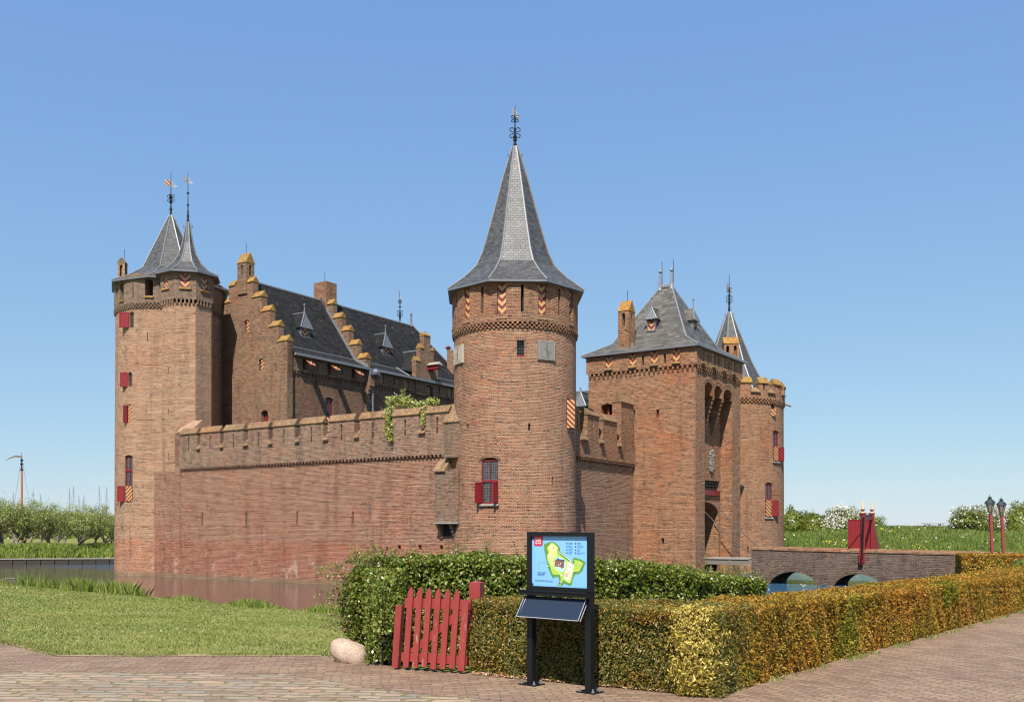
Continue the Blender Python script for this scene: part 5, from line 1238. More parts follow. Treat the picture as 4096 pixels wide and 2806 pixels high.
# drawbridge between gatehouse and bridge
dbr = thing('drawbridge', 'grey wooden drawbridge hung on chains between gatehouse and brick bridge', 'drawbridge', (*BF.P(1.5,0).xy, -.5))
mb = MB(); fbox(mb, BF, -.25, s0+.05, -.78, -.44, -.22, 0.02); fbox(mb, BF, -.25, s0+.05, -.78, -.44, -2.5, -2.28); mb.build('beam', M['wood'], dbr)
mb = MB()
for k in range(14): fbox(mb, BF, -.3+k*.22, -.3+k*.22+.205, -.435, -.38, -2.55, .08)
mb.build('deck', M['oldwood'], dbr)
def chain(a, b, sag=.12):
    mb = MB(); n = 40; a, b = Vector(a), Vector(b)
    for k in range(n):
        t0, t1 = k/n, (k+1.1)/n; f = lambda t: a.lerp(b, t)-Vector((0,0,sag*4*t*(1-t)))
        tube(mb, [f(t0), f(t1)], .022 if k % 2 else .032, 4)
    mb.build('chain', M['rope'], dbr)
for px, y0_, y1_, dd in ((2820, 2046, 2226, -.1), (2856, 2011, 2209, -2.3)):
    q = GF.P(GF.uat(px, -ND+.1), 0, -ND+.1); a = (q.x, q.y, EYE+(HY-y0_)/F*q.y); q2 = BF.P(s0+.15, 0, dd); b = (q2.x, q2.y, EYE+(HY-y1_)/F*q2.y+.0); chain(a, b)
# red yard gate standing on the bridge
q1 = BF.P(BF.uat(3450), 0, -.05); q2 = Vector((22.45, 59.25, 0))
yg = thing('bridge_gate', 'red timber gate on the bridge with cream tipped posts and an open door', 'gate', (q1.x, q1.y, -.5))
def fin_post(q, z0, zt, nm='post'):
    mb = MB(); w = .11; box(mb, (q.x-w,q.y-w,z0),(q.x+w,q.y+w,zt)); box(mb, (q.x-w-.03,q.y-w-.03,zt),(q.x+w+.03,q.y+w+.03,zt+.1)); o = mb.build(nm, M['red'], yg)
    mb = MB(); lathe(mb, (q.x,q.y,zt+.1), [(.14,0),(.08,.05),(.05,.09),(.05,.24),(.085,.24),(.07,.29),(.04,.64),(0,.66)], 12); mb.build('finial_tip', M['gold'], o)
    mb = MB(); lathe(mb, (q.x,q.y,zt+.19), [(.04,-.01),(.12,.04),(.13,.08),(.09,.14),(.05,.16)], 12); mb.build('finial_ball', M['red'], o); return o
zp = EYE+(HY-2056)/F*q1.y
p1 = fin_post(q1, -.5, zp); p2 = fin_post(q2, -.5, EYE+(HY-2056)/F*q2.y)
mb = MB(); z = EYE+(HY-2076)/F*57.5; dv = (Vector(q2.xy)-Vector(q1.xy)); FB = Frame(q1.xy, dv); ln = dv.length; fbox(mb, FB, .1, ln-.1, z, z+.16, -.06, .06); bm = mb.build('beam', M['darkred'], yg)
mb = MB()
for k in range(16): u = .2+(ln-.4)*k/15; tube(mb, [FB.P(u,z+.16,0), FB.P(u,z+.38,0)], [.02,.006], 4)
mb.build('spike_row', M['iron'], bm)
a = q2.xy; b = Vector(a)-BU*1.45; mb = MB(); DFr = Frame(b, Vector(a)-b); zl0, zl1 = -.45, EYE+(HY-2079)/F*60
for k in range(6): fbox(mb, DFr, k*.232, k*.232+.228, zl0, zl1, -.03, .03)
fbox(mb, DFr, -.02, 1.42, zl1, zl1+.04, -.05, .05); dl = mb.build('door_leaf', M['red'], yg)
mb = MB()
for z in (zl0+.5, zl1-.15): fbox(mb, DFr, 1.2, 1.5, z, z+.06, .03, .05)
mb.build('hinge', M['iron'], dl)
mb = MB(); zz = zp-.55
for q, s_ in ((q2, 1),):
    fr = Frame(q.xy, BU); P = fr.P; th = .08
    for sd_ in (th, -th): mb.face([P(.1,-.4,sd_),P(.62,-.4,sd_),P(.12,zz,sd_)])
    mb.face([P(.62,-.4,th),P(.62,-.4,-th),P(.12,zz,-th),P(.12,zz,th)])
mb.build('brace', M['darkred'], yg)
mb = MB(); tube(mb, [(q1.x-.02,q1.y-.22,zp-.15),(q1.x-.18,q1.y-.42,.2),(q1.x-.25,q1.y-.45,-.2)], .065, 6); tube(mb, [BF.P(BF.uat(3387),.25,-.1), BF.P(BF.uat(3440),1.25,-.15)], .03, 5); mb.build('stay', M['black'], yg)
mb = MB(); bb_ = BF.uat(3446); fbox(mb, BF, bb_-.1, bb_+.12, -.48, .26, .055, .3); 
for k in range(3): fbox(mb, BF, bb_-.1+k*.08, bb_-.05+k*.08, -.56, -.48, .08, .28)
mb.build('bracket', M['red'], yg)
# lamps
def lamp(px, Y, ztop, label):
    x = (px-CX)/F*Y; o = thing('street_lamp', label, 'lamp', (0,0,0), 'lamps at the end of the bridge')
    mb = MB(); H = ztop; box(mb, (-.062,-.062,-.9),(.062,.062,H-.97)); mb.build('post', M['redpost'], o)
    mb = MB(); z = H-.95
    lathe(mb, (0,0,z), [(.09,-.03),(.12,0),(.08,.06),(.10,.10)], 6)
    for k in range(6):
        a = math.pi/3*k; tube(mb, [(.10*math.sin(a),.10*math.cos(a),z+.1),(.235*math.sin(a),.235*math.cos(a),z+.58)], .014, 4)
    lathe(mb, (0,0,z+.58), [(.20,-.01),(.29,0),(.27,.05),(.12,.2),(.09,.21),(.09,.27),(.12,.28),(.06,.34),(.02,.36),(.012,.46),(0,.47)], 6, smooth=False)
    fr = mb.build('lantern', M['iron'], o)
    mb = MB(); lathe(mb, (0,0,z+.1), [(.095,0),(.228,.47)], 6, smooth=False); mb.build('lantern_glass', M['lampglass'], fr)
    mb = MB(); lathe(mb, (0,0,z+.12), [(.03,0),(.04,.05),(.05,.28),(.03,.33),(0,.34)], 8); mb.build('bulb', M['gold'], fr)
    o.location = (x, Y, 0); o.rotation_euler = (0, R(-2.4), 0); return o
_m, _nt, _b = newmat('lamp_glass'); _b.inputs['Base Color'].default_value = (.30,.24,.19,1); _b.inputs['Roughness'].default_value = .12; _b.inputs['Alpha'].default_value = .72; M['lampglass'] = _m
_inv_backup = dict(_inv)
lamp(3969, 52.2, 3.32, 'left one of two black lanterns on red posts at the bridge end')
lamp(4014, 54.6, 3.28, 'right one of two black lanterns on red posts at the bridge end')

# ------------------------------------------------------------------ information sign
SGa = Vector((.205, 9.94)); SGb = Vector((.775, 9.47)); SF = Frame(SGa, SGb-SGa); SWd = (SGb-SGa).length
sg = thing('information_sign', 'black framed visitor map board on two posts in front of the hedge', 'sign', (SGa.x, SGa.y, 0))
PT = 1.595
for u in (0, SWd):
    mb = MB(); fbox(mb, SF, u-.035, u+.035, 0.012, 1.0, -.035, .035); po = mb.build('post', M['black'], sg)
    mb = MB(); fbox(mb, SF, u-.11, u+.11, 0.003, .012, -.09, .09); bp = mb.build('base_plate', M['black'], po)
    for a in (-.08, .08):
        for d in (-.06, .06):
            mb = MB(); q = SF.P(u+a, .012, d); lathe(mb, q, [(.016,0),(.016,.014),(.009,.015),(.009,.035),(0,.037)], 6); mb.build('bolt', M['steel'], bp)
mb = MB(); A, B = -.035, SWd+.035; zb_, zt = .985, PT
fbox(mb, SF, A, A+.046, zb_, zt, -.035, .035); fbox(mb, SF, B-.046, B, zb_, zt, -.035, .035); fbox(mb, SF, A+.046, B-.046, zt-.042, zt, -.035, .035); fbox(mb, SF, A+.046, B-.046, zb_, zb_+.05, -.035, .035)
mb.build('frame', M['black'], sg)
M['mapblue'] = simple('print_blue', (.20,.45,.80), .35, nscale=2, namt=.04)
pu0, pu1, pz0, pz1 = A+.046, B-.046, zb_+.05, zt-.042; pw, ph = pu1-pu0, pz1-pz0
mb = MB(); fbox(mb, SF, pu0, pu1, pz0, pz1, -.02, .005); pn = mb.build('map_panel', M['mapblue'], sg)
def ink(nm, c, r=.45):
    m, nt, b = newmat(nm); b.inputs['Base Color'].default_value = (*c, 1); b.inputs['Roughness'].default_value = r; return m
I_ = dict(dg=ink('ink_dark_green',(.10,.26,.06)), g=ink('ink_green',(.36,.55,.06)), lg=ink('ink_light_green',(.62,.72,.25)), lb=ink('ink_pale_blue',(.42,.75,.88)), br=ink('ink_brown',(.24,.10,.06)),
          sl=ink('ink_slate',(.06,.08,.12)), cr=ink('ink_cream',(.82,.70,.55)), re=ink('ink_red',(.55,.02,.05)), wh=ink('ink_white',(.85,.82,.80)), na=ink('ink_navy',(.01,.03,.08)), pk=ink('ink_pink',(.6,.38,.30)))
# map drawing: x,y measured on the panel, 0..1 from its top left corner
def mp(pts, d): return [SF.P(pu0+x*pw, pz1-y*ph, .005+d) for x, y in pts]
def S(l): return [((x-325)/815, (y-240)/740) for x, y in l]
isl = S([(612,318),(560,335),(503,360),(508,450),(540,600),(560,700),(600,800),(632,858),(690,828),(720,850),(728,900),(702,965),(772,965),(790,925),(870,955),(905,945),(925,850),(955,790),(1010,780),(1060,730),(1085,650),(1105,612),(1030,565),(950,545),(920,560),(918,610),(820,540),(740,465),(735,400),(690,350),(635,318)])
inn = S([(612,335),(580,380),(545,410),(570,490),(545,520),(560,610),(600,700),(625,790),(660,805),(735,800),(752,860),(728,958),(755,958),(775,880),(800,885),(870,920),(900,900),(930,750),(1010,745),(1050,660),(1070,625),(1010,590),(940,575),(945,640),(870,605),(760,530),(700,470),(712,400),(660,350)])
mb = MB(); mb.face(mp(list(reversed(isl)), .0008)); mb.build('map_island', I_['dg'], pn)
mb = MB(); mb.face(mp(list(reversed(inn)), .0016)); mb.build('map_lawn', I_['g'], pn)
mb = MB(); mb.face(mp(list(reversed(S([(615,345),(560,400),(590,480),(555,520),(575,600),(625,690),(660,560),(690,520),(700,400)]))), .0024)); mb.build('map_meadow', I_['lg'], pn)
mb = MB(); mb.face(mp(list(reversed(S([(705,535),(668,575),(648,650),(690,720),(770,765),(800,740),(830,640),(800,575),(750,550)]))), .0024)); mb.build('map_moat', I_['lb'], pn)
mb = MB(); mb.face(mp(list(reversed(S([(665,590),(690,575),(740,590),(805,600),(800,690),(765,712),(745,690),(660,680)]))), .0032)); mb.build('map_castle', I_['br'], pn)
mb = MB()
for l in ([(690,590),(708,545),(725,572),(805,580),(806,605),(735,600)], [(755,650),(775,640),(780,670),(758,668)]): mb.face(mp(list(reversed(S(l))), .004))
mb.build('map_castle_roof', I_['sl'], pn)
mb = MB()
for l in ([(850,600),(945,660),(870,880),(795,850)],): mb.face(mp(list(reversed(S(l))), .0026))
mb.build('map_garden', I_['cr'], pn)
mb = MB(); mb.face(mp(list(reversed(S([(825,765),(860,780),(845,840),(808,825)]))), .0032)); mb.build('map_beds', I_['pk'], pn)
mb = MB()
for l in ([(845,660),(905,690),(885,745),(830,720)],): 
    pts = S(l)
    for i in range(4): tube(mb, [mp([pts[i]], .003)[0], mp([pts[(i+1)%4]], .003)[0]], .0016, 4)
for i in range(9):
    for j in range(5): x, y = 618+j*12+ (9-i)*1-i*3, 470+i*19+j*6; q = mp(S([(x,y)]), .0028)[0]; tube(mb, [q, q+Vector((0,0,.004))], .0018, 4)
mb.build('map_hedges', I_['dg'], pn)
def road(pts, w, m, nm):
    mb = MB(); P_ = [mp([p], .003)[0] for p in S(pts)]
    for a, b in zip(P_, P_[1:]): tube(mb, [a, b], w, 4)
    mb.build(nm, I_[m], pn)
road([(735,965),(765,880),(785,830),(720,765),(655,720),(640,660),(680,560),(690,480),(700,430),(635,350),(590,370)], .0022, 'cr', 'map_path')
road([(800,850),(880,915),(925,745),(1015,735),(1045,640),(990,620),(930,670)], .002, 'cr', 'map_path')
road([(710,460),(760,500),(860,570),(915,625)], .0018, 'cr', 'map_path')
road([(728,915),(765,930)], .006, 'br', 'map_bridge')
# callout dots
for (x, y) in ((641,405),(568,683),(920,640),(1006,650),(868,765),(781,806),(748,640),(724,660)):
    mb = MB(); c = mp(S([(x,y)]), .0045)[0]; disc = lambda r, d: [c+Vector((SF.u.x*math.cos(a)*r, SF.u.y*math.cos(a)*r, math.sin(a)*r))+Vector((SF.n.x*d, SF.n.y*d, 0)) for a in [2*math.pi*k/12 for k in range(12)]]
    mb.face(disc(.0095, 0), 0); mb.face(disc(.0068, .0008), 1); mb.build('map_marker', [I_['na'], I_['wh']], pn)
# red corner mark with a white castle outline around an m
lg = S([(358,240),(487,240),(487,355),(478,375),(460,386),(358,386)])
mb = MB(); mb.face(mp(list(reversed(lg)), .003)); lo = mb.build('logo', I_['re'], pn)
out = [(392,268),(404,278),(438,278),(450,268),(462,276),(454,290),(450,335),(458,348),(450,358),(438,350),(404,350),(392,358),(382,348),(390,335),(388,290),(380,276),(392,268)]
mb = MB(); P_ = [mp([p], .004)[0] for p in S(out)]
for a, b in zip(P_, P_[1:]): tube(mb, [a, b], .0026, 4)
mm = [(405,328),(405,298),(438,298),(438,328)]
P_ = [mp([p], .004)[0] for p in S(mm)]
for a, b in zip(P_, P_[1:]): tube(mb, [a, b], .0024, 4)
a, b = mp(S([(421,298),(421,328)]), .004); tube(mb, [a, b], .0024, 4)
mb.build('logo_emblem', I_['wh'], lo)
rotm = Matrix(((SF.u.x, 0, SF.n.x), (SF.u.y, 0, SF.n.y), (0, 1, 0))).to_4x4()
def text(s_, x, y, size, parent=pn):
    cu = bpy.data.curves.new('lettering', 'FONT'); cu.body = s_; cu.size = size; cu.extrude = 0; cu.offset = .0002
    cu.materials.append(I_['na']); o = bpy.data.objects.new('lettering', cu); C.objects.link(o)
    o.matrix_world = Matrix.Translation(mp(S([(x, y)]), .002)[0]) @ rotm; o.parent = parent
    TXT.append(o)
TXT = []
for x, y, a, b in ((860,343,'informatie','information'),(860,388,'horeca','food, coffee'),(860,433,'audiotour','audio guide'),(860,478,'buitenspel','play area')): text(a, x, y, .0125); text(b, x, y+17, .011)
for x, y, a, b in ((985,343,'toiletten','restrooms'),(985,388,'museumwinkel','museum store'),(985,433,'tuinen','gardens'),(985,478,'steiger / veerboot','jetty / ferry')): text(a, x, y, .0125); text(b, x, y+17, .011)
text('Audiotour verkrijgbaar\nop het binnenplein', 408, 782, .0125); text('Guided tour available\nat the courtyard', 408, 812, .011)
text('Roken is verboden in het kasteel en de tuinen.', 408, 898, .0105); text('Smoking is prohibited in the castle and the gardens.', 408, 914, .0095)
mb = MB()
for (x, y) in ((838,343),(838,388),(838,436),(838,478),(962,343),(962,388),(962,436),(962,480)):
    q = mp(S([(x-7,y+10),(x+7,y+10),(x+9,y-6),(x,y-12),(x-9,y-4)]), .002); mb.face(q)
road([(430,765),(430,630),(545,630)], .0006, 'na', 'map_leader')
mb.build('map_symbols', I_['na'], pn)
mb = MB(); c = mp(S([(386,897)]), .002)[0]
for k in range(14):
    a0, a1 = 2*math.pi*k/14, 2*math.pi*(k+1)/14; f = lambda a: c+Vector((SF.u.x*math.cos(a)*.009, SF.u.y*math.cos(a)*.009, math.sin(a)*.009)); tube(mb, [f(a0), f(a1)], .0011, 4)
tube(mb, [f(2.3), f(5.4)], .0011, 4); mb.build('no_smoking_mark', I_['na'], pn)
for x, y in ((345,262),(1122,276),(338,955),(1110,995)):
    mb = MB(); q = mp(S([(x,y)]), .0)[0]; fr = Frame(q.xy, SF.u); fbox(mb, fr, -.006, .006, q.z-.009, q.z+.009, 0, .006); mb.build('screw', M['black'], pn)
bpy.context.view_layer.update(); _dg = bpy.context.evaluated_depsgraph_get()
for o in TXT:
    me = bpy.data.meshes.new_from_object(o.evaluated_get(_dg)); n_ = bpy.data.objects.new('lettering', me); C.objects.link(n_); n_.matrix_world = o.matrix_world.copy(); n_.parent = pn; bpy.data.objects.remove(o)
# ledge and sloping leaflet box
mb = MB(); fbox(mb, SF, A-.05, B+.0, .945, .985, -.03, .10); fbox(mb, SF, A-.05, B, .983, .995, .06, .11); mb.build('ledge', M['black'], sg)
_m, _nt, _b = newmat('tinted_acrylic'); _b.inputs['Base Color'].default_value = (.020,.028,.045,1); _b.inputs['Roughness'].default_value = .18; M['acryl'] = _m
_m, _nt, _b = newmat('clear_acrylic_edge'); _b.inputs['Base Color'].default_value = (.42,.42,.44,1); _b.inputs['Roughness'].default_value = .2; M['acryledge'] = _m
mb = MB(); P = SF.P; x0, x1 = A-.02, B-.045; zt_, zb2 = .93, .725; dt, db = .05, .19
mb.face([P(x0,zb2,db),P(x1,zb2,db),P(x1,zt_,dt),P(x0,zt_,dt)]); mb.face([P(x1,zb2-.01,db-.035),P(x0,zb2-.01,db-.035),P(x0,zt_-.03,dt-.03),P(x1,zt_-.03,dt-.03)])
for x in (x0, x1): mb.face([P(x,zb2,db),P(x,zt_,dt),P(x,zt_-.03,dt-.03),P(x,zb2-.01,db-.035)])
mb.face([P(x0,zb2,db),P(x0,zb2-.01,db-.035),P(x1,zb2-.01,db-.035),P(x1,zb2,db)])
lb = mb.build('leaflet_box', M['acryl'], sg)
mb = MB()
for l in ([P(x0,zt_,dt),P(x0,zb2,db)],[P(x1,zt_,dt),P(x1,zb2,db)],[P(x0,zb2,db),P(x1,zb2,db)],[P(x1,zt_-.03,dt-.03),P(x1,zb2-.01,db-.035)],[P(x0+.03,zt_-.01,dt+.008),P(x0+.03,zb2+.03,db-.025)]): tube(mb, l, .0035, 4)
mb.build('acrylic_edge', M['acryledge'], lb)

# ------------------------------------------------------------------ picket gate
def peel_mat():
    m, nt, b = newmat('peeling_red_paint'); uv, ob = coords(nt)
    mp_ = nt.nodes.new('ShaderNodeMapping'); mp_.inputs['Scale'].default_value = (9, 9, 1.6); L(nt, ob, mp_.inputs[0])
    n = noise(nt, mp_.outputs[0], 2.2, 6, .75); c = mix(nt, noise(nt, mp_.outputs[0], .9, 5, .7), (.17,.020,.020), (.36,.055,.045))
    _, _, z = zsplit(nt, ob)
    f = math1(nt, 'MULTIPLY', sstep(nt, n, .60, .64), math1(nt, 'SUBTRACT', 1.0, sstep(nt, z, .35, .9)))
    c = mix(nt, f, c, (.30,.20,.17)); L(nt, c, b.inputs['Base Color']); b.inputs['Roughness'].default_value = .45; bump(nt, n, .25, .01, b); return m
M['peel'] = peel_mat()
ga, gb = Vector((-1.31, 10.99)), Vector((-.50, 10.64)); PG = Frame(ga, gb-ga); PWd = (gb-ga).length
pg = thing('picket_gate', 'red picket gate with peeling paint between the hedges', 'gate', (ga.x, ga.y, 0))
class Lean:
    flat = True
    def __init__(s, f, k): s.f, s.k = f, k
    def P(s, u, z, d=0): return s.f.P(u+s.k*z, z, d)
PL = Lean(PG, .075); W7 = PWd
for k in range(7):
    u = .10+k*(W7-.13)/6.35; mb = MB(); w_ = .036; zt = .965-.003*k if k < 6 else .80; z0_ = .035+.01*(k % 3)
    if k < 6:
        fbox(mb, PL, u-w_, u+w_, z0_, zt-.07, .0, .024, faces='fblru')
        for d, s_ in ((.024, 1), (0, -1)): mb.face([PL.P(u-w_,zt-.07,d),PL.P(u+w_,zt-.07,d),PL.P(u,zt,d)])
        mb.face([PL.P(u+w_,zt-.07,.024),PL.P(u+w_,zt-.07,0),PL.P(u,zt,0),PL.P(u,zt,.024)]); mb.face([PL.P(u-w_,zt-.07,0),PL.P(u-w_,zt-.07,.024),PL.P(u,zt,.024),PL.P(u,zt,0)])
    else: fbox(mb, PL, u-w_-.005, u+w_+.005, z0_, zt, .0, .03)
    mb.build('picket', M['peel'], pg)
for z, h_ in ((.10, .10), (.72, .11)): mb = MB(); fbox(mb, PL, .02, W7-.02, z, z+h_, -.035, -.001); mb.build('rail', M['peel'], pg)
mb = MB(); a, b = (.10,.22), (W7-.12,.72)
mb.face([PL.P(a[0],a[1],-.003),PL.P(a[0]+.10,a[1]-.02,-.003),PL.P(b[0]+.04,b[1]-.03,-.003),PL.P(b[0]-.06,b[1],-.003)]); mb.face([PL.P(a[0],a[1],-.03),PL.P(b[0]-.06,b[1],-.03),PL.P(b[0]+.04,b[1]-.03,-.03),PL.P(a[0]+.10,a[1]-.02,-.03)])
mb.face([PL.P(a[0],a[1],-.003),PL.P(b[0]-.06,b[1],-.003),PL.P(b[0]-.06,b[1],-.03),PL.P(a[0],a[1],-.03)]); mb.build('diagonal_brace', M['peel'], pg)
mb = MB(); fbox(mb, PL, -.085, -.005, .02, .74, -.05, .02); mb.build('hinge_stile', M['peel'], pg)
gp = thing('gate_post', 'square red gate post rising from the hedge right of the picket gate', 'post', (-.33, 10.86, 0))
fr = Frame((-.41, 11.10), (.93, -.36)); mb = MB(); fbox(mb, fr, -.068, .068, 0, 1.0, -.068, .068)
c = [fr.P(-.068,1.0,.068),fr.P(.068,1.0,.068),fr.P(.068,1.0,-.068),fr.P(-.068,1.0,-.068)]; tp = fr.P(0,1.018,0)
for i in range(4): mb.face([c[i], c[(i+1)%4], tp])
mb.build('post', M['peel'], gp)

# ------------------------------------------------------------------ boulder
bo = None
bm_v, bm_q = [], []
nu, nv = 40, 24; th = np.linspace(0, 2*np.pi, nu, endpoint=False); ph_ = np.linspace(0.02, np.pi-.02, nv)
T_, P_ = np.meshgrid(th, ph_); p = np.stack([np.sin(P_)*np.cos(T_), np.sin(P_)*np.sin(T_), np.cos(P_)], -1).reshape(-1, 3)
sgn = np.sign(p)*np.abs(p)**.8; rr_ = 1+.04*vnoise(p, 1.0, 4)+.03*vnoise(p, 4, 7)+.02*vnoise(p, 12, 9)
p = sgn*rr_[:, None]*np.array([.235, .19, .155])+np.array([0, 0, .10]); ca, sa = math.cos(-.25), math.sin(-.25)
p[:, 2] += -p[:, 0]*.28*(p[:, 2] > 0); p = p@np.array([[ca,sa,0],[-sa,ca,0],[0,0,1]]); p += np.array([-1.98, 11.65, 0])
idx = np.arange(nu*nv).reshape(nv, nu); nx_ = np.roll(idx, -1, 1); q = np.stack([idx[:-1], idx[1:], nx_[1:], nx_[:-1]], -1).reshape(-1, 4)
def rock_mat():
    m, nt, b = newmat('pink_granite'); uv, ob = coords(nt); f = noise(nt, ob, 60, 4, .8); g_ = noise(nt, ob, 5, 5, .65)
    c = ramp(nt, f, [(.3,(.20,.13,.10)),(.5,(.42,.29,.22)),(.7,(.52,.42,.34))]); c = mix(nt, sstep(nt, g_, .45, .65), c, mix(nt, 1.0, c, (1.15,1.2,1.2), 'MULTIPLY'))
    L(nt, c, b.inputs['Base Color']); b.inputs['Roughness'].default_value = .85; bump(nt, mix(nt, .5, f, g_), .6, .03, b); return m
bo = np_mesh('boulder', p, q, rock_mat(), True); tag(bo, 'rounded pink granite boulder on the lawn edge beside the leafy hedge', 'boulder')

# ------------------------------------------------------------------ hedges
rng = np.random.default_rng(11)
def strip_hedge(name, label, line, h, w, dens, size, mats, zf=None, seed=1, aspect=.42, lump=.03, jit=.6, sides=(1, 1), sizek=0, core=True, top_rag=0, inset=.07, maxd=.10, cat='hedge'):
    """hedge along a polyline (its camera side), width w to the left of travel direction; leaves over face, top and ends"""
    rg = np.random.default_rng(seed); root = thing(name, label, cat, (line[0][0], line[0][1], 0)); P_, N_ = [], []
    segs = [(Vector(a), Vector(b)) for a, b in zip(line, line[1:])]; z_of = zf or (lambda x, y: 0)
    for i, (a, b) in enumerate(segs):
        u = (b-a); Ln = u.length; u.normalize(); n = Vector((u.y, -u.x))            # n: outward (camera side)
        # density falls with distance from the camera
        m = (a+b)/2; dk = min(1, (11/max(9, m.length))**1.6)
        def add(cnt, fs, nn):
            k = int(cnt*dk); r = rg.uniform(0, 1, (k, 2)); q = fs(r); P_.append(q); N_.append(np.tile(nn, (k, 1)))
        hh_ = h
        U, Nn = np.array([u.x, u.y, 0]), np.array([n.x, n.y, 0]); A = np.array([a.x, a.y, 0]); Z = np.array([0, 0, 1.])
        add(Ln*h*dens, lambda r: A+U*(r[:, :1]*Ln)+Z*(r[:, 1:]*h), Nn)
        add(Ln*w*dens*1.1, lambda r: A+U*(r[:, :1]*Ln)-Nn*(r[:, 1:]*w)+Z*h, Z)
        if sides[1]: add(Ln*h*dens*.35, lambda r: A+U*(r[:, :1]*Ln)-Nn*w+Z*((.35+.65*r[:, 1:])*h), -Nn)
        if i == 0: add(w*h*dens, lambda r: A-Nn*(r[:, :1]*w)+Z*(r[:, 1:]*h), -U)
        if i == len(segs)-1: add(w*h*dens, lambda r: A+U*Ln-Nn*(r[:, :1]*w)+Z*(r[:, 1:]*h), U)
    P_ = np.concatenate(P_); N_ = np.concatenate(N_)
    base = z_of(P_[:, 0], P_[:, 1]) if zf else 0
    dep = rg.uniform(0, 1, len(P_))**1.5*maxd; lum = vnoise(P_, 2.2, seed)*lump+vnoise(P_, 7, seed+1)*lump*.6
    P_ = P_+N_*(lum-dep)[:, None]; P_[:, 2] += base
    # rounded shoulders
    sz = size*(1+sizek*np.linalg.norm(P_[:, :2], axis=1))
    k = rg.integers(0, len(mats), len(P_)) if len(mats) > 1 else None
    Nn = N_*.8+np.array([0, 0, .35])
    leaves('foliage', P_, Nn, sz, aspect, mats[0], root, seed, jit=jit)
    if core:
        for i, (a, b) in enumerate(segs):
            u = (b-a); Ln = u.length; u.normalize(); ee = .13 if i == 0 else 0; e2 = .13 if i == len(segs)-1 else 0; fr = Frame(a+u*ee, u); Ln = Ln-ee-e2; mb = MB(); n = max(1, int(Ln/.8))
            # shade between the leaves painted as a near-black core: subdivided box following the ground
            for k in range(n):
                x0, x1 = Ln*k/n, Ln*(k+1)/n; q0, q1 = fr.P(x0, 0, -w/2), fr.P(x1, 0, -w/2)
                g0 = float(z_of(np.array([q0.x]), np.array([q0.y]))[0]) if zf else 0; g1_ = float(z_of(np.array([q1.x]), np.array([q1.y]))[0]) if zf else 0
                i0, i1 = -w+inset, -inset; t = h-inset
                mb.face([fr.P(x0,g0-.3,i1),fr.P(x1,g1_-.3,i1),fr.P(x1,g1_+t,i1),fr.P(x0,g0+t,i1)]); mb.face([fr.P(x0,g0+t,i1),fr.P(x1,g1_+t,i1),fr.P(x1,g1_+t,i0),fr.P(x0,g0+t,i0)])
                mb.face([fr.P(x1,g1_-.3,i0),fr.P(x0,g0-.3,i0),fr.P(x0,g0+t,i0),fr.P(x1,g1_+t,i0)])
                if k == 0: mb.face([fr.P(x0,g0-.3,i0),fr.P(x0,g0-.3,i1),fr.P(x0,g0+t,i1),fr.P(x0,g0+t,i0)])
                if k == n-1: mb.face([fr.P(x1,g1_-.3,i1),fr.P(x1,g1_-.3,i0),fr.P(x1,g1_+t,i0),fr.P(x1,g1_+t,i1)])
            mb.build('shade_core', M['hcore'], root)
    return root
HY_ = .82
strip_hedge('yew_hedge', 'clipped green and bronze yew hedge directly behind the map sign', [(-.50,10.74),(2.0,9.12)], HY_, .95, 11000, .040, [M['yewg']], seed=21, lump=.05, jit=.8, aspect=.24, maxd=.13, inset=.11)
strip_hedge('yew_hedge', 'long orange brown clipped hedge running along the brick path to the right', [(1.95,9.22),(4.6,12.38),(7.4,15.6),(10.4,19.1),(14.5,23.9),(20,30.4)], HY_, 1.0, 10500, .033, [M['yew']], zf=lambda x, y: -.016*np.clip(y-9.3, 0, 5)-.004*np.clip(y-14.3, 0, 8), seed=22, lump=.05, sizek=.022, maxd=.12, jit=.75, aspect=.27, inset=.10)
_r = np.random.default_rng(23); ys = thing('yew_shrub', 'pale yellow variegated yew filling the near corner of the hedge', 'shrub', (1.9, 9.3, 0))
_n = 12000; _v = _r.normal(0, 1, (_n, 3)); _v /= np.linalg.norm(_v, axis=1)[:, None]; _v[:, 1] = -np.abs(_v[:, 1])
_rr = 1-_r.uniform(0, 1, _n)**2*.45+_r.normal(0,.07,_n)+.22*vnoise(_v, 4.5, 3)+.07*vnoise(_v, 12, 4)
_p = np.sign(_v)*np.abs(_v)**.75*_rr[:, None]*np.array([.26, .30, .48])+np.array([1.83, 9.42, .41]); _p[:, 2] = np.minimum(_p[:, 2], HY_+.03+_r.normal(0,.025,_n)); _k = (_p[:, 2] > .02)
leaves('foliage', _p[_k], _v[_k]+np.array([0,-.1,.3]), .044, .28, M['yewy'], ys, 24, jit=.8)
strip_hedge('yew_hedge', 'short dark clipped hedge block below the two lamps near the bridge end', [(19.9,42.0),(23,41.0),(29,40)], 1.35, 2.2, 15000, .10, [M['yew']], zf=lambda x, y: x*0-.92, seed=24, lump=.04)
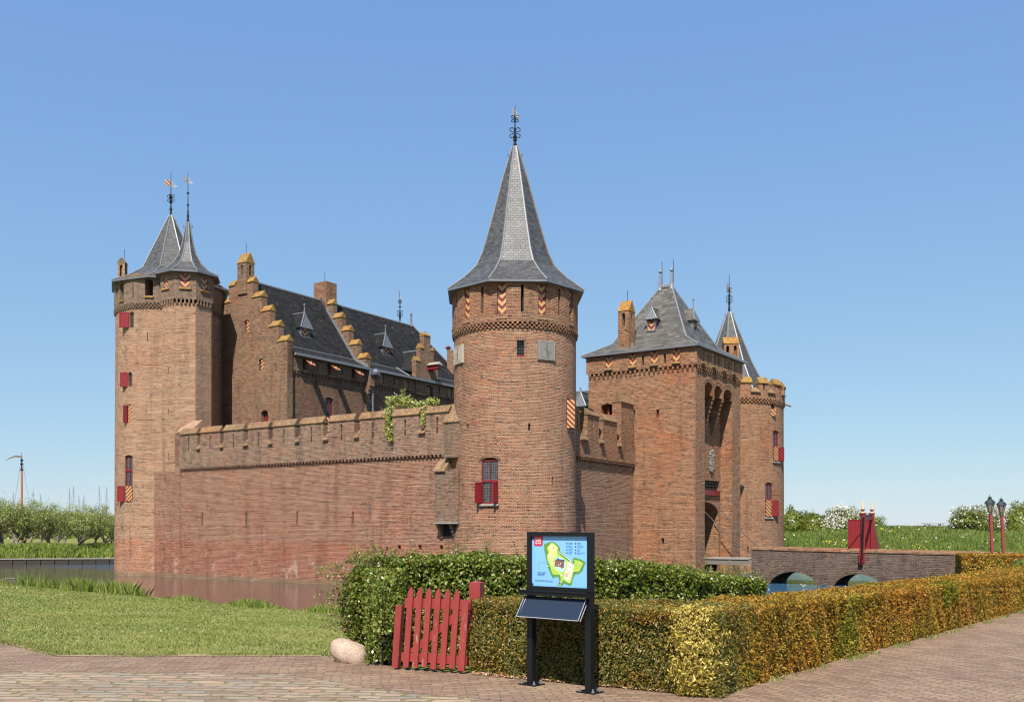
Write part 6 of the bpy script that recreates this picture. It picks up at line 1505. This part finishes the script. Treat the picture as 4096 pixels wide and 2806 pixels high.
def bush(name, label, c, rx, ry, rz, n, size, mats, seed=1, cat='shrub', z0=0, group=None, stems=True, rag=.25):
    rg = np.random.default_rng(seed); root = thing(name, label, cat, (c[0], c[1], z0), group)
    v = rg.normal(0, 1, (n, 3)); v /= np.linalg.norm(v, axis=1)[:, None]; v[:, 2] = np.abs(v[:, 2])*1.0-.12*(rg.uniform(0, 1, n) < .4)
    r = (1-rg.uniform(0, 1, n)**2*.55)*(1+rag*vnoise(v, 2.6, seed)+rag*.5*vnoise(v, 7, seed+3))
    P_ = v*r[:, None]*np.array([rx, ry, rz])+np.array([c[0], c[1], z0])
    k = rg.uniform(0, 1, n)
    if len(mats) == 1: leaves('foliage', P_, v, size, .7, mats[0], root, seed)
    else:
        clump = vnoise(P_, 1.6/max(rx, .5), seed+8)+rg.normal(0, .35, n); sel = (clump > -.1) & (r > .72)
        leaves('foliage', P_[~sel], v[~sel], size, .7, mats[0], root, seed); leaves('blossom', P_[sel]+v[sel]*.05, v[sel], size*.9, .9, mats[1], root, seed+1)
    if stems:
        mb = MB(); rnd = random.Random(seed)
        for i in range(9):
            a = rnd.uniform(0, 6.28); e = rnd.uniform(.4, .7); tube(mb, [(c[0]+rnd.uniform(-.2,.2)*rx, c[1], z0-.1), (c[0]+math.cos(a)*rx*.35, c[1]+math.sin(a)*ry*.35, z0+rz*.45), (c[0]+math.cos(a)*rx*e, c[1]+math.sin(a)*ry*e, z0+rz*rnd.uniform(.6,.85))], [.03*rz, .02*rz, .006*rz], 5)
        mb.build('stems', M['bark'], root)
    return root
bush('shrub', 'small pale green shrub beside the dark hedge block at the right picture edge', (18.75,34.5), .75, .6, .75, 2500, .075, [M['haw']], seed=31, z0=-.15)
# hawthorn hedge (behind the gate, running down the bank)
def hz(x, y): return np.interp(x, [-1.9,-.5,1.5,4,6.5], [0,0,-.14,-.46,-.86])
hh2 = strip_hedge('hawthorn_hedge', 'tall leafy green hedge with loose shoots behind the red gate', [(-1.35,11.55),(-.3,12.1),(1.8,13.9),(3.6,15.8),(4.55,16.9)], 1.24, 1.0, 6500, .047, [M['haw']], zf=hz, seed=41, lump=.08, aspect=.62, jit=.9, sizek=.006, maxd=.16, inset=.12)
# bulky near end left of the gate
n = 20000; rg = np.random.default_rng(43); v = rg.normal(0, 1, (n, 3)); v /= np.linalg.norm(v, axis=1)[:, None]
r = (1-rg.uniform(0, 1, n)**2*.35)*(1+.16*vnoise(v, 2.4, 5)+.10*vnoise(v, 6, 8))
P_ = v*r[:, None]*np.array([.47, .5, .64])+np.array([-1.68, 11.95, .60]); P_ = P_[P_[:, 2] > .04]; v = v[:len(P_)]
leaves('foliage', P_, (P_-np.array([-1.72,11.95,.6])), .042, .62, M['haw'], hh2, 44, jit=.9)
n = 5000; P_ = np.stack([rg.uniform(-1.75,-1.28,n), rg.uniform(11.25,11.6,n), rg.uniform(.05,1.15,n)], 1); leaves('foliage', P_, np.tile([0,-1,.2], (n,1)), .042, .62, M['haw'], hh2, 45, jit=.9)
n = 900; P_ = np.stack([rg.uniform(-1.62,-1.24,n), rg.uniform(10.98,11.2,n), rg.uniform(.40,1.08,n)], 1); P_ = P_[(P_[:, 0]+.35*np.abs(P_[:, 2]-.75)) < -1.27]; leaves('foliage', P_, np.tile([0,-1,.2], (len(P_),1)), .045, .62, M['haw'], hh2, 46, jit=.9)
mb = MB(); lathe(mb, (-1.72,11.95,0), [(.25,-.05),(.34,.3),(.36,.7),(.28,1.0),(.1,1.08),(0,1.1)], 10); mb.build('shade_core', M['hcore'], hh2)  # near-black core paints the shade inside the bulky end
mb = MB(); rnd = random.Random(8)
for i in range(8):
    x, y = -1.50+rnd.uniform(-.16,.12), 11.42+rnd.uniform(-.1,.2); tube(mb, [(x,y,0),(x+rnd.uniform(-.06,.06),y,.3),(x+rnd.uniform(-.2,.2),y+.1,.8)], [.022,.018,.008], 5)
mb.build('stem', M['bark'], hh2)
# loose shoots along its top
mb = MB(); PS = []; lin = [(-2.05,11.9),(-1.35,11.9),(-.3,12.5),(1.8,14.3),(3.6,16.2),(4.5,17.2)]
for i in range(260):
    t = rnd.random()**1.15*(len(lin)-1.001); k = int(t); a, b = lin[k], lin[k+1]; f = t-k; x = a[0]+(b[0]-a[0])*f; y = a[1]+(b[1]-a[1])*f+rnd.uniform(-.35,.45)
    z = float(hz(x, y))+1.18; ln = rnd.uniform(.08,.26)*(1.6 if rnd.random() < .12 else 1); dx, dy = rnd.uniform(-.4,.4)*ln, rnd.uniform(-.4,.4)*ln
    tube(mb, [(x,y,z),(x+dx*.4,y+dy*.4,z+ln*.5),(x+dx,y+dy,z+ln)], [.004,.003,.0015], 3)
    for j in range(int(5+ln*34)):
        s_ = rnd.random(); PS.append((x+dx*s_+rnd.uniform(-.02,.02), y+dy*s_+rnd.uniform(-.02,.02), z+ln*s_+rnd.uniform(-.02,.02)))
for i in range(60):      # side shoots at the left end
    z = rnd.uniform(.35,1.2); x, y = -2.15, 11.8+rnd.uniform(-.3,.3); ln = rnd.uniform(.08,.3); e = (x-ln, y+rnd.uniform(-.1,.1), z+rnd.uniform(-.05,.12)); tube(mb, [(x+.2,y,z), e], [.004,.0015], 3)
    for j in range(int(6+ln*30)): s_ = rnd.random(); PS.append((x+.1-(ln+.1)*s_+rnd.uniform(-.02,.02), y+(e[1]-y)*s_, z+(e[2]-z)*s_+rnd.uniform(-.03,.03)))
mb.build('shoot_stems', M['twig'], hh2); PS = np.array(PS); leaves('shoot_leaves', PS, np.tile([0,-.4,.8], (len(PS),1)), .036, .6, M['haw'], hh2, 47, jit=1)

# litter and weeds along the hedge foot
n = 900; rg = np.random.default_rng(51); t = rg.uniform(0, 1, n)
x = -.45+2.3*t; y = 10.68-1.32*t-rg.uniform(0, .16, n)+.05; P_ = np.stack([x, y, np.full(n, .012)+rg.uniform(0, .012, n)], 1)
tag(leaves('leaf_litter', P_, np.tile([0,0,1.], (n,1)), .04, .5, M['litter'], None, 52, jit=.25), kind='stuff')
n = 2600; t = rg.uniform(0, 1, n); i = rg.integers(0, 3, n); pts = np.array([[1.9,9.22],[4.6,12.3],[7.4,15.5],[10.4,19.0]]); a = pts[i]; b = pts[i+1]; cl = (np.sin(t*23+i)+np.sin(t*61)) > .3
q = a+(b-a)*t[:, None]; q = q[cl]; q += rg.uniform(-.03,.09,(len(q),2))*np.array([1,-1]); P_ = np.column_stack([q, np.full(len(q), .0)])
tag(blades('weeds', P_, .045, .008, M['grass'], None, 53, .6), kind='stuff')
mb = MB(); fbox(mb, Frame((-5.24, 9.32), (.98,.1)), -.085, .085, 0, .03, -.02, .02); dr = mb.build('ground_light', M['black']); tag(dr, 'small black metal bar set in the cobbles at the lower left', 'ground light')

# ------------------------------------------------------------------ lawn and tall grass
def region(n, x0, x1, y0, y1, seed, ok):
    rg = np.random.default_rng(seed); P_ = np.stack([rg.uniform(x0, x1, n), rg.uniform(y0, y1, n)], 1); return P_[ok(P_, rg)]
def lawn_ok(P_, rg):
    pv = inside(P_, PAVE_POLY); wt = inside(P_, MOAT); vis = np.abs(P_[:, 0]+.0)/P_[:, 1] < .56
    keep = rg.uniform(0, 1, len(P_)) < np.clip((15/P_[:, 1])**1.25, 0, 1); return (~pv) & (~wt) & vis & keep & (P_[:, 0] < -1.2)
G = region(560000, -30, -1.2, 11.5, 52, 61, lawn_ok); gz = ground_h(G)
d_ = np.linalg.norm(G, axis=1)
bare = (seg_dist(G, PAVE, False) < .35+.25*np.sin(G[:, 0]*2.1)*np.sin(G[:, 0]*.7)) & (np.random.default_rng(2).uniform(0, 1, len(G)) < .8); G, gz, d_ = G[~bare], gz[~bare], d_[~bare]
tag(blades('lawn', np.column_stack([G, gz-.005]), .024+.0006*d_, .004+.0008*d_, M['grass'], None, 62, .5), kind='stuff')
rg = np.random.default_rng(77); n = 16000; t = rg.uniform(0, 1, n)**.9; e_ = np.array([(-30,36),(-7.36,13.66),(-5.79,12.15),(-2.2,12.15),(-1.6,11.5)]); i_ = np.minimum((t*9).astype(int), 3); i_ = rg.integers(0, 4, n); a_, b_ = e_[i_], e_[i_+1]; tt = rg.uniform(0, 1, n)[:, None]
q = a_+(b_-a_)*tt; off = rg.normal(.10, .10, n)+.10*np.sin(q[:, 0]*3.1)*np.sin(q[:, 0]*1.17+1); q[:, 1] += off; k_ = vnoise(np.column_stack([q, q[:, 0]*0]), 2.5, 3) > -.35
P_ = np.column_stack([q, np.maximum(ground_h(q), -.01)])[k_]; P_ = P_[P_[:, 1] < 22]; tag(blades('lawn_edge', P_, .035, .008, M['grass'], None, 78, .7), kind='stuff')
# water side tufts on the near bank
def bank_ok(P_, rg):
    d = seg_dist(P_, MOAT, True); x = P_[:, 0]; m = np.sin(x*1.7)+np.sin(x*.63+1)
    return (d < .35+.5*(m > .4)) & (P_[:, 1] < 56) & (P_[:, 1] > 30) & (P_[:, 0] < 1) & (rg.uniform(0, 1, len(P_)) < np.where(m > .3, 1, .45))
G = region(260000, -30, 1, 30, 55, 63, bank_ok); gz = np.maximum(ground_h(G), -1.85)
hgt = np.where((G[:, 0] < -17) & (G[:, 0] > -26.5), .75, .26+.16*np.sin(G[:, 0]*1.7))
tag(blades('reeds', np.column_stack([G, gz]), hgt*.85, .026, M['reed'], None, 64, .28), kind='stuff')
# long grass on the far left bank, orchard floor and dike
def farl(P_, rg): return (~inside(P_, MOAT)) & (seg_dist(P_, MOAT, True) < 6.5) & (P_[:, 1] > 84)
G = region(60000, -60, -16, 86, 100, 65, farl); tag(blades('tall_grass', np.column_stack([G, ground_h(G)]), .5, .09, M['reed'], None, 66, .25), kind='stuff')
def dykeok(P_, rg): return (~inside(P_, MOAT)) & (P_[:, 0]/P_[:, 1] > .26) & (P_[:, 0]/P_[:, 1] < .57) & (P_[:, 1] > 70)
G = region(230000, 18, 62, 74, 101, 67, dykeok); tag(blades('tall_grass', np.column_stack([G, ground_h(G)]), .36, .035, M['dikegrass'], None, 68, .4), kind='stuff')
def fl(n, ok, seed, x0, x1, y0, y1, mat, size, name, hh_):
    G = region(n, x0, x1, y0, y1, seed, ok); P_ = np.column_stack([G, ground_h(G)+hh_]); tag(leaves(name, P_, np.tile([0,-.5,.8], (len(P_),1)), size, .9, mat, None, seed, jit=.3), kind='stuff')
fl(9000, lambda P_, rg: dykeok(P_, rg) & (np.sin(P_[:, 0]*.9)+np.sin(P_[:, 1]*.8+P_[:, 0]*.3) > 1.15) & (rg.uniform(0,1,len(P_)) < np.where(P_[:, 0] < 36, .16, .03)), 71, 24, 40, 78, 95, M['yflower'], .09, 'buttercups', .5)
fl(2600, lambda P_, rg: dykeok(P_, rg) & (np.sin(P_[:, 0]*2.3+1)*np.sin(P_[:, 1]*1.9) > .82), 72, 24, 60, 78, 95, M['blossom'], .13, 'cow_parsley', .5)
fl(600, lambda P_, rg: lawn_ok(P_, rg) & (np.sin(P_[:, 0]*1.3)*np.sin(P_[:, 1]*.9) > .86), 73, -22, -3, 18, 44, M['blossom'], .06, 'daisies', .06)
# timber sheet along the far bank
M['dwood'] = simple('wet_dark_wood', (.035,.028,.02), .7)
tb = thing('timber_revetment', 'low dark timber edging holding the far bank of the moat on the left', 'retaining wall', (-47.5, 88, WATER_Z)); mb = MB(); mb2_ = MB()
for a, b in zip(MOAT[3:7], MOAT[4:8]):
    fr = Frame(a, (b[0]-a[0], b[1]-a[1])); ln = math.dist(a, b); fbox(mb, fr, 0, ln, -2.6, -1.38, -.2, .72); fbox(mb2_, fr, -.02, ln, -1.38, -1.30, -.2, .78)
    for k in range(int(ln/1.2)): fbox(mb, fr, k*1.2, k*1.2+.14, -2.6, -1.42, .72, .82)
mb.build('boards', M['dwood'], tb); mb2_.build('cap_rail', M['oldwood'], tb)
# driftwood
for (px, py, ln, lab) in ((150,2463/1.0,.9,'pale driftwood stick'),):
    Y = 3.55*F/(2316-HY); x = (38-CX)/F*Y; mb = MB(); tube(mb, [(x-.5,Y,-1.88),(x,Y+.1,-1.80),(x+.6,Y,-1.86)], .022, 5); o = mb.build('driftwood', M['oldwood']); tag(o, 'pale driftwood branch floating near the left edge of the moat', 'driftwood')
mb = MB(); Y = 3.55*F/(2385-HY)
# ------------------------------------------------------------------ orchard
def tree_proto(seed, label):
    rnd = random.Random(seed); root = thing('apple_tree', label, 'tree', (0,0,0), 'orchard trees on the far left bank'); mb = MB(); tips = []
    def grow(p, d, ln, r, lev):
        pts = [p]; q = p; dd = Vector(d)
        for k in range(3):
            dd = (dd+Vector((rnd.uniform(-.25,.25), rnd.uniform(-.25,.25), rnd.uniform(-.12,.18)))).normalized(); q = q+dd*ln/3; pts.append(q)
            if lev >= 2: tips.append(tuple(q))
        tube(mb, pts, [r, r*.85, r*.7, r*.55], 6 if lev < 2 else 4)
        if lev < 3:
            for k in range(3 if lev else 5):
                a = rnd.uniform(0, 6.28); sp = .9 if lev == 0 else .75
                nd = Vector((math.cos(a)*sp, math.sin(a)*sp, rnd.uniform(.3,.75) if lev == 0 else rnd.uniform(.05,.8))); nd = (nd+dd*.45).normalized(); grow(pts[-1] if k < 2 else pts[2], nd, ln*rnd.uniform(.75,1.15) if lev else rnd.uniform(1.3,1.8), r*.55, lev+1)
        else: tips.append(tuple(pts[-1]))
    grow(Vector((0,0,-.2)), (rnd.uniform(-.1,.1),0,1), 1.0, .17, 0)
    mb.build('trunk', M['bark'], root); T = np.array(tips); rg = np.random.default_rng(seed)
    k = 20; P_ = np.repeat(T, k, 0)+rg.normal(0, .24, (len(T)*k, 3))*np.array([1,1,.8])
    up = (rg.uniform(0, 1, len(P_)) < .07) & (vnoise(P_*np.array([1,1,0]), 2.5, seed) > .2); P_[up, 2] += rg.uniform(0, 1.3, up.sum()); P_ = P_[P_[:, 2] > .95]
    leaves('crown', P_, np.tile([0,-.3,.7], (len(P_),1)), .13, .75, M['orch'], root, seed); return root
protos = [tree_proto(s, 'x') for s in (101, 202, 303)]
ts = [(38,96,1.0),(64,101,1.02),(125,93.5,.92),(150,99,.95),(205,95.5,.9),(222,103,.92),(305,92.5,.95),(318,107,.9),(410,94.5,.82),(440,104,.88),(-20,98,.95),(262,112,.95),(360,114,.95),(100,112,1.0),(180,116,1.0),(0,116,1.05),(470,96,.8),(520,100,.9)]
ts = [(12,95,.95),(70,93.5,1.0),(107,97,.95),(0,108,1.0),(160,104,1.0),(202,95,.9),(222,102,.9),(306,92.8,.92),(330,108,.95),(413,95,.82),(440,106,.9),(255,114,.95),(120,118,1.05),(380,118,1.0),(50,122,1.05),(-25,100,1.0)]
labs = ['apple tree cut by the left picture edge, nearest bank row','spreading apple tree below the tall orange mast, dark forked trunk','apple tree just right of the tall mast with a leaning dark trunk','apple tree in the second row at the left edge of the picture','apple tree in the second row filling the gap right of the mast','apple tree with a short pale trunk, in the middle of the orchard','apple tree crowding close behind the middle trunk of the orchard','wide apple tree with long bare sinuous limbs nearest the water','apple tree in the back row behind the wide bare limbed one','small dark stemmed apple tree nearest the castle tower','apple tree behind the smallest one, half hidden by the castle tower','background apple tree seen between the middle and the wide bare limbed tree','far background apple tree below the small masts left of centre','far background apple tree left of the smallest tree','far background apple tree under the tall mast','apple tree mostly outside the left picture edge']
for i, (px, Y, s_) in enumerate(ts):
    o = protos[i % 3] if i < 3 else copy_tree(protos[i % 3]); x = (px-CX)/F*Y
    o.location = (x, Y, float(ground_h(np.array([[x, Y]]))[0])); o.scale = (s_*1.0,)*3; o.rotation_euler = (0, 0, i*1.9); o['label'] = labs[i]
# far treeline
rg = np.random.default_rng(81); n = 16000; P_ = np.stack([rg.uniform(-130,-40,n), rg.uniform(170,190,n), rg.uniform(-.6,2.4,n)], 1); P_[:, 2] *= (.6+.4*(vnoise(P_, .12, 3)+1)/2)
tag(leaves('far_woodland', P_, np.tile([0,-.5,.7], (n,1)), .7, .8, M['orch'], None, 82), kind='stuff')
# ------------------------------------------------------------------ boats: masts over the trees
M['orange_mast'] = simple('varnished_spruce', (.42,.15,.05), .4, nscale=1); M['mast'] = simple('grey_mast', (.20,.20,.22), .5); M['hull'] = simple('hull_paint', (.03,.05,.09), .4)
def boat(px, ytop, Y, kind, lean, label):
    x = (px-CX)/F*Y; zt = EYE+(HY-ytop)/F*Y; o = thing('sailing_boat', label, 'boat', (x, Y, -1.5), None if kind == 'big' else 'boats moored beyond the orchard')
    mb = MB(); w = 1.1 if kind != 'big' else 2.0; l = w*3.2
    sec = [(-l/2,.15*w),(-l/4,.8*w),(0,w),(l/4,.85*w),(l/2,.2*w)]
    for (a, wa), (b, wb) in zip(sec, sec[1:]):
        for s_ in (-1, 1): mb.face([(x+a, Y+s_*wa*.6, -1.7),(x+b, Y+s_*wb*.6, -1.7),(x+b, Y+s_*wb, -.9),(x+a, Y+s_*wa, -.9)])
        mb.face([(x+a,Y-wa,-.9),(x+b,Y-wb,-.9),(x+b,Y+wb,-.9),(x+a,Y+wa,-.9)])
    mb.build('hull', M['hull'], o); mb = MB(); r = .12 if kind == 'big' else .075
    if kind == 'big':
        k = EYE+(HY-1878)/F*Y; tube(mb, [(x,Y,-1),(x,Y,k)], [r*1.2,r], 8); m1 = mb.build('mast', M['orange_mast'], o); mb = MB(); tube(mb, [(x,Y,k),(x,Y,zt-1)], [r*.9,r*.5], 8); tube(mb, [(x,Y,zt-1),(x,Y,zt)], .03, 5)
        for q in (k, k+1.2, zt-1.4): lathe(mb, (x,Y,q), [(r*.8,-.1),(r*1.6,-.05),(r*1.6,.08),(r*.8,.12)], 8)
        mb.build('topmast', M['iron'], o); mb = MB(); pts = [(x-.05,Y,zt-.5),(x-.8,Y,zt-.42),(x-1.6,Y,zt-.7),(x-2.1,Y,zt-1.0)]
        for a, b, h0, h1 in zip(pts, pts[1:], (.14,.12,.07), (.12,.07,.02)): mb.face([(a[0],Y,a[2]-h0),(b[0],Y,b[2]-h1),(b[0],Y,b[2]+h1),(a[0],Y,a[2]+h0)])
        mb.build('pennant', M['wood'], o)
    else:
        tube(mb, [(x,Y,-1),(x+lean*zt,Y,zt)], [r,r*.6], 6); mb.build('mast', M['mast'], o); mb = MB(); tube(mb, [(x+lean*zt*.6-.45,Y,zt*.6),(x+lean*zt*.6+.45,Y,zt*.6)], .03, 4); tube(mb, [(x+lean*zt,Y,zt),(x+lean*zt-.35,Y,zt+.15)], .02, 4); mb.build('spreader', M['mast'], o)
    mb = MB()
    for e in (-1, 1): tube(mb, [(x+lean*zt,Y,zt*.97),(x+e*zt*.16,Y,-.9)], .018 if kind != 'big' else .025, 3)
    mb.build('rigging', M['mast'], o)
boat(87,1810,118,'big',0,'tall orange varnished mast with black top and curling pennant above the orchard')
for px, yt, ln, lb in ((53,1966,0,'small thin mast with a tiny pennant just left of the tall orange mast'),(134,1958,-.01,'thin grey mast with slanting stay right of the tall orange mast'),(163,1975,0,'short dark mast with a small crosstree, second right of the tall mast'),
    (278,1953,0,'grey mast in the middle group, left of the tallest grey one'),(287,1942,.04,'tallest grey mast of the middle group, leaning right'),(316,1983,0,'short reddish grey mast right of the middle group'),(328,1980,.05,'pale slanting mast beside the short reddish one'),(397,1944,0,'thin dark mast with a slanting stay nearer the castle'),(427,1948,0,'pale mast nearest the castle tower')):
    boat(px, yt, 170+px % 17, 'small', ln, lb)
# ------------------------------------------------------------------ hawthorns and tables on the dike
def dz(x, y): return float(ground_h(np.array([[x, y]]))[0])
for i, (px, Y, rx, rz, n, mt, lb) in enumerate(((3168,93,1.5,2.3,5200,0,'green hawthorn bush on the dike beside the right round tower'),(3250,95,1.8,1.9,4800,0,'dark green bush on the dike between the tower and the white flowering hawthorn'),
    (3372,94,2.0,2.35,7000,1,'white flowering hawthorn left of the red bridge gate'),(3500,96,1.1,1.4,1500,0,'thin green sapling bush just right of the red bridge gate'),(3880,93,2.6,2.3,8000,1,'broad white flowering hawthorn left of the lamps'),(4000,95,1.3,2.0,4200,1,'sparse white hawthorn right behind the two lamps'),(4085,94,1.7,2.5,6000,0,'green bush on the dike cut by the right picture edge'),
    (3310,97,1.2,1.5,2500,1,'low pale hawthorn left of the big white one'))):
    x = (px-CX)/F*Y; bush('hawthorn', lb, (x, Y), rx, 1.4, rz, n, .17, [M['haw']]+([M['blossom']] if mt else []), seed=90+i, z0=dz(x, Y)+.1, cat='bush', rag=.35)
def table(px, Y, w, label):
    x = (px-CX)/F*Y; z = EYE+(HY-2091)/F*Y; o = thing('picnic_table', label, 'table', (x, Y, z-.78), 'picnic tables on the dike')
    mb = MB()
    for k in range(4): box(mb, (x-w/2,Y-.36+k*.19,z-.05),(x+w/2,Y-.2+k*.19,z))
    mb.build('table_top', M['oldwood'], o)
    for s_ in (-1, 1): mb = MB(); box(mb, (x-w/2,Y+s_*.75-.14,z-.34),(x+w/2,Y+s_*.75+.14,z-.29)); mb.build('bench', M['oldwood'], o)
    for e in (-1, 1):
        mb = MB(); xx = x+e*w*.34
        tube(mb, [(xx,Y-.25,z-.05),(xx-e*.0,Y-.7,z-.9)], .05, 4); tube(mb, [(xx,Y+.25,z-.05),(xx,Y+.7,z-.9)], .05, 4); box(mb, (xx-.04,Y-.85,z-.42),(xx+.04,Y+.85,z-.34)); tube(mb, [(xx,Y,z-.36),(xx-e*.4,Y,z-.06)], .04, 4); mb.build('trestle', M['oldwood'], o)
table(3736, 96, 2.3, 'picnic table standing alone on the dike crest against the sky'); table(4018, 96, 2.5, 'picnic table behind the two red lamp posts on the dike')
# ------------------------------------------------------------------ climber over the merlons
cl = thing('climbing_plant', 'yellow green flowering climber trailing over the merlons left of the central tower', 'plant', (*LC.P(LC.uat(1650),0).xy, 7)); mb = MB(); rnd = random.Random(5); PS = []; PB = []
def vine(pts, spread, cnt):
    v = []
    for px, py, d in pts: q = LC.P(LC.uat(px, d), 0, d); v.append(Vector((q.x, q.y, EYE+(HY-py)/F*q.y)))
    tube(mb, v, .025, 4)
    for i in range(cnt):
        k = rnd.randrange(len(v)-1); t = rnd.random(); q = v[k].lerp(v[k+1], t); q = q+Vector((rnd.gauss(0,spread), rnd.gauss(0,spread), rnd.gauss(0,spread*.8))); (PB if rnd.random() < .12 else PS).append(tuple(q))
vine([(1552,1720,.2),(1560,1640,.1),(1562,1600,-.3),(1600,1592,-.6),(1650,1605,-.6)], .15, 800); vine([(1563,1760,.3),(1558,1700,.25),(1556,1640,.2)], .10, 420)
vine([(1600,1612,-.6),(1660,1620,-.7),(1720,1602,-.5),(1752,1612,-.4)], .12, 480); vine([(1690,1700,.3),(1694,1660,.2),(1700,1620,-.2)], .07, 150); vine([(1600,1625,-.6),(1612,1560,-.6)], .10, 120)
mb.build('stems', M['twig'], cl); PS = np.array(PS); PB = np.array(PB); M['climb'] = leaf_mat('climber_leaves', [(0,(.14,.18,.03)),(.5,(.32,.36,.06)),(1,(.52,.50,.14))])
leaves('foliage', PS, np.tile([0,-.6,.6], (len(PS),1)), .13, .7, M['climb'], cl, 3); leaves('blossom', PB, np.tile([0,-.6,.6], (len(PB),1)), .075, .9, M['blossom'], cl, 4)
# bird on the water by the bridge
Y = 56.2; x = (3213-CX)/F*Y; gu = thing('gull', 'white gull floating on the water under the first bridge arch', 'bird', (x, Y, WATER_Z)); mb = MB()
lathe(mb, (x,Y,WATER_Z), [(.02,-.03),(.06,.01),(.07,.04),(.04,.07),(0,.08)], 8); tube(mb, [(x-.08,Y,WATER_Z+.1),(x-.13,Y,WATER_Z+.16),(x-.17,Y,WATER_Z+.165)], [.03,.03,.01], 6); tube(mb, [(x+.05,Y,WATER_Z+.1),(x+.18,Y,WATER_Z+.08)], [.05,.012], 6); mb.build('body', M['blossom'], gu)
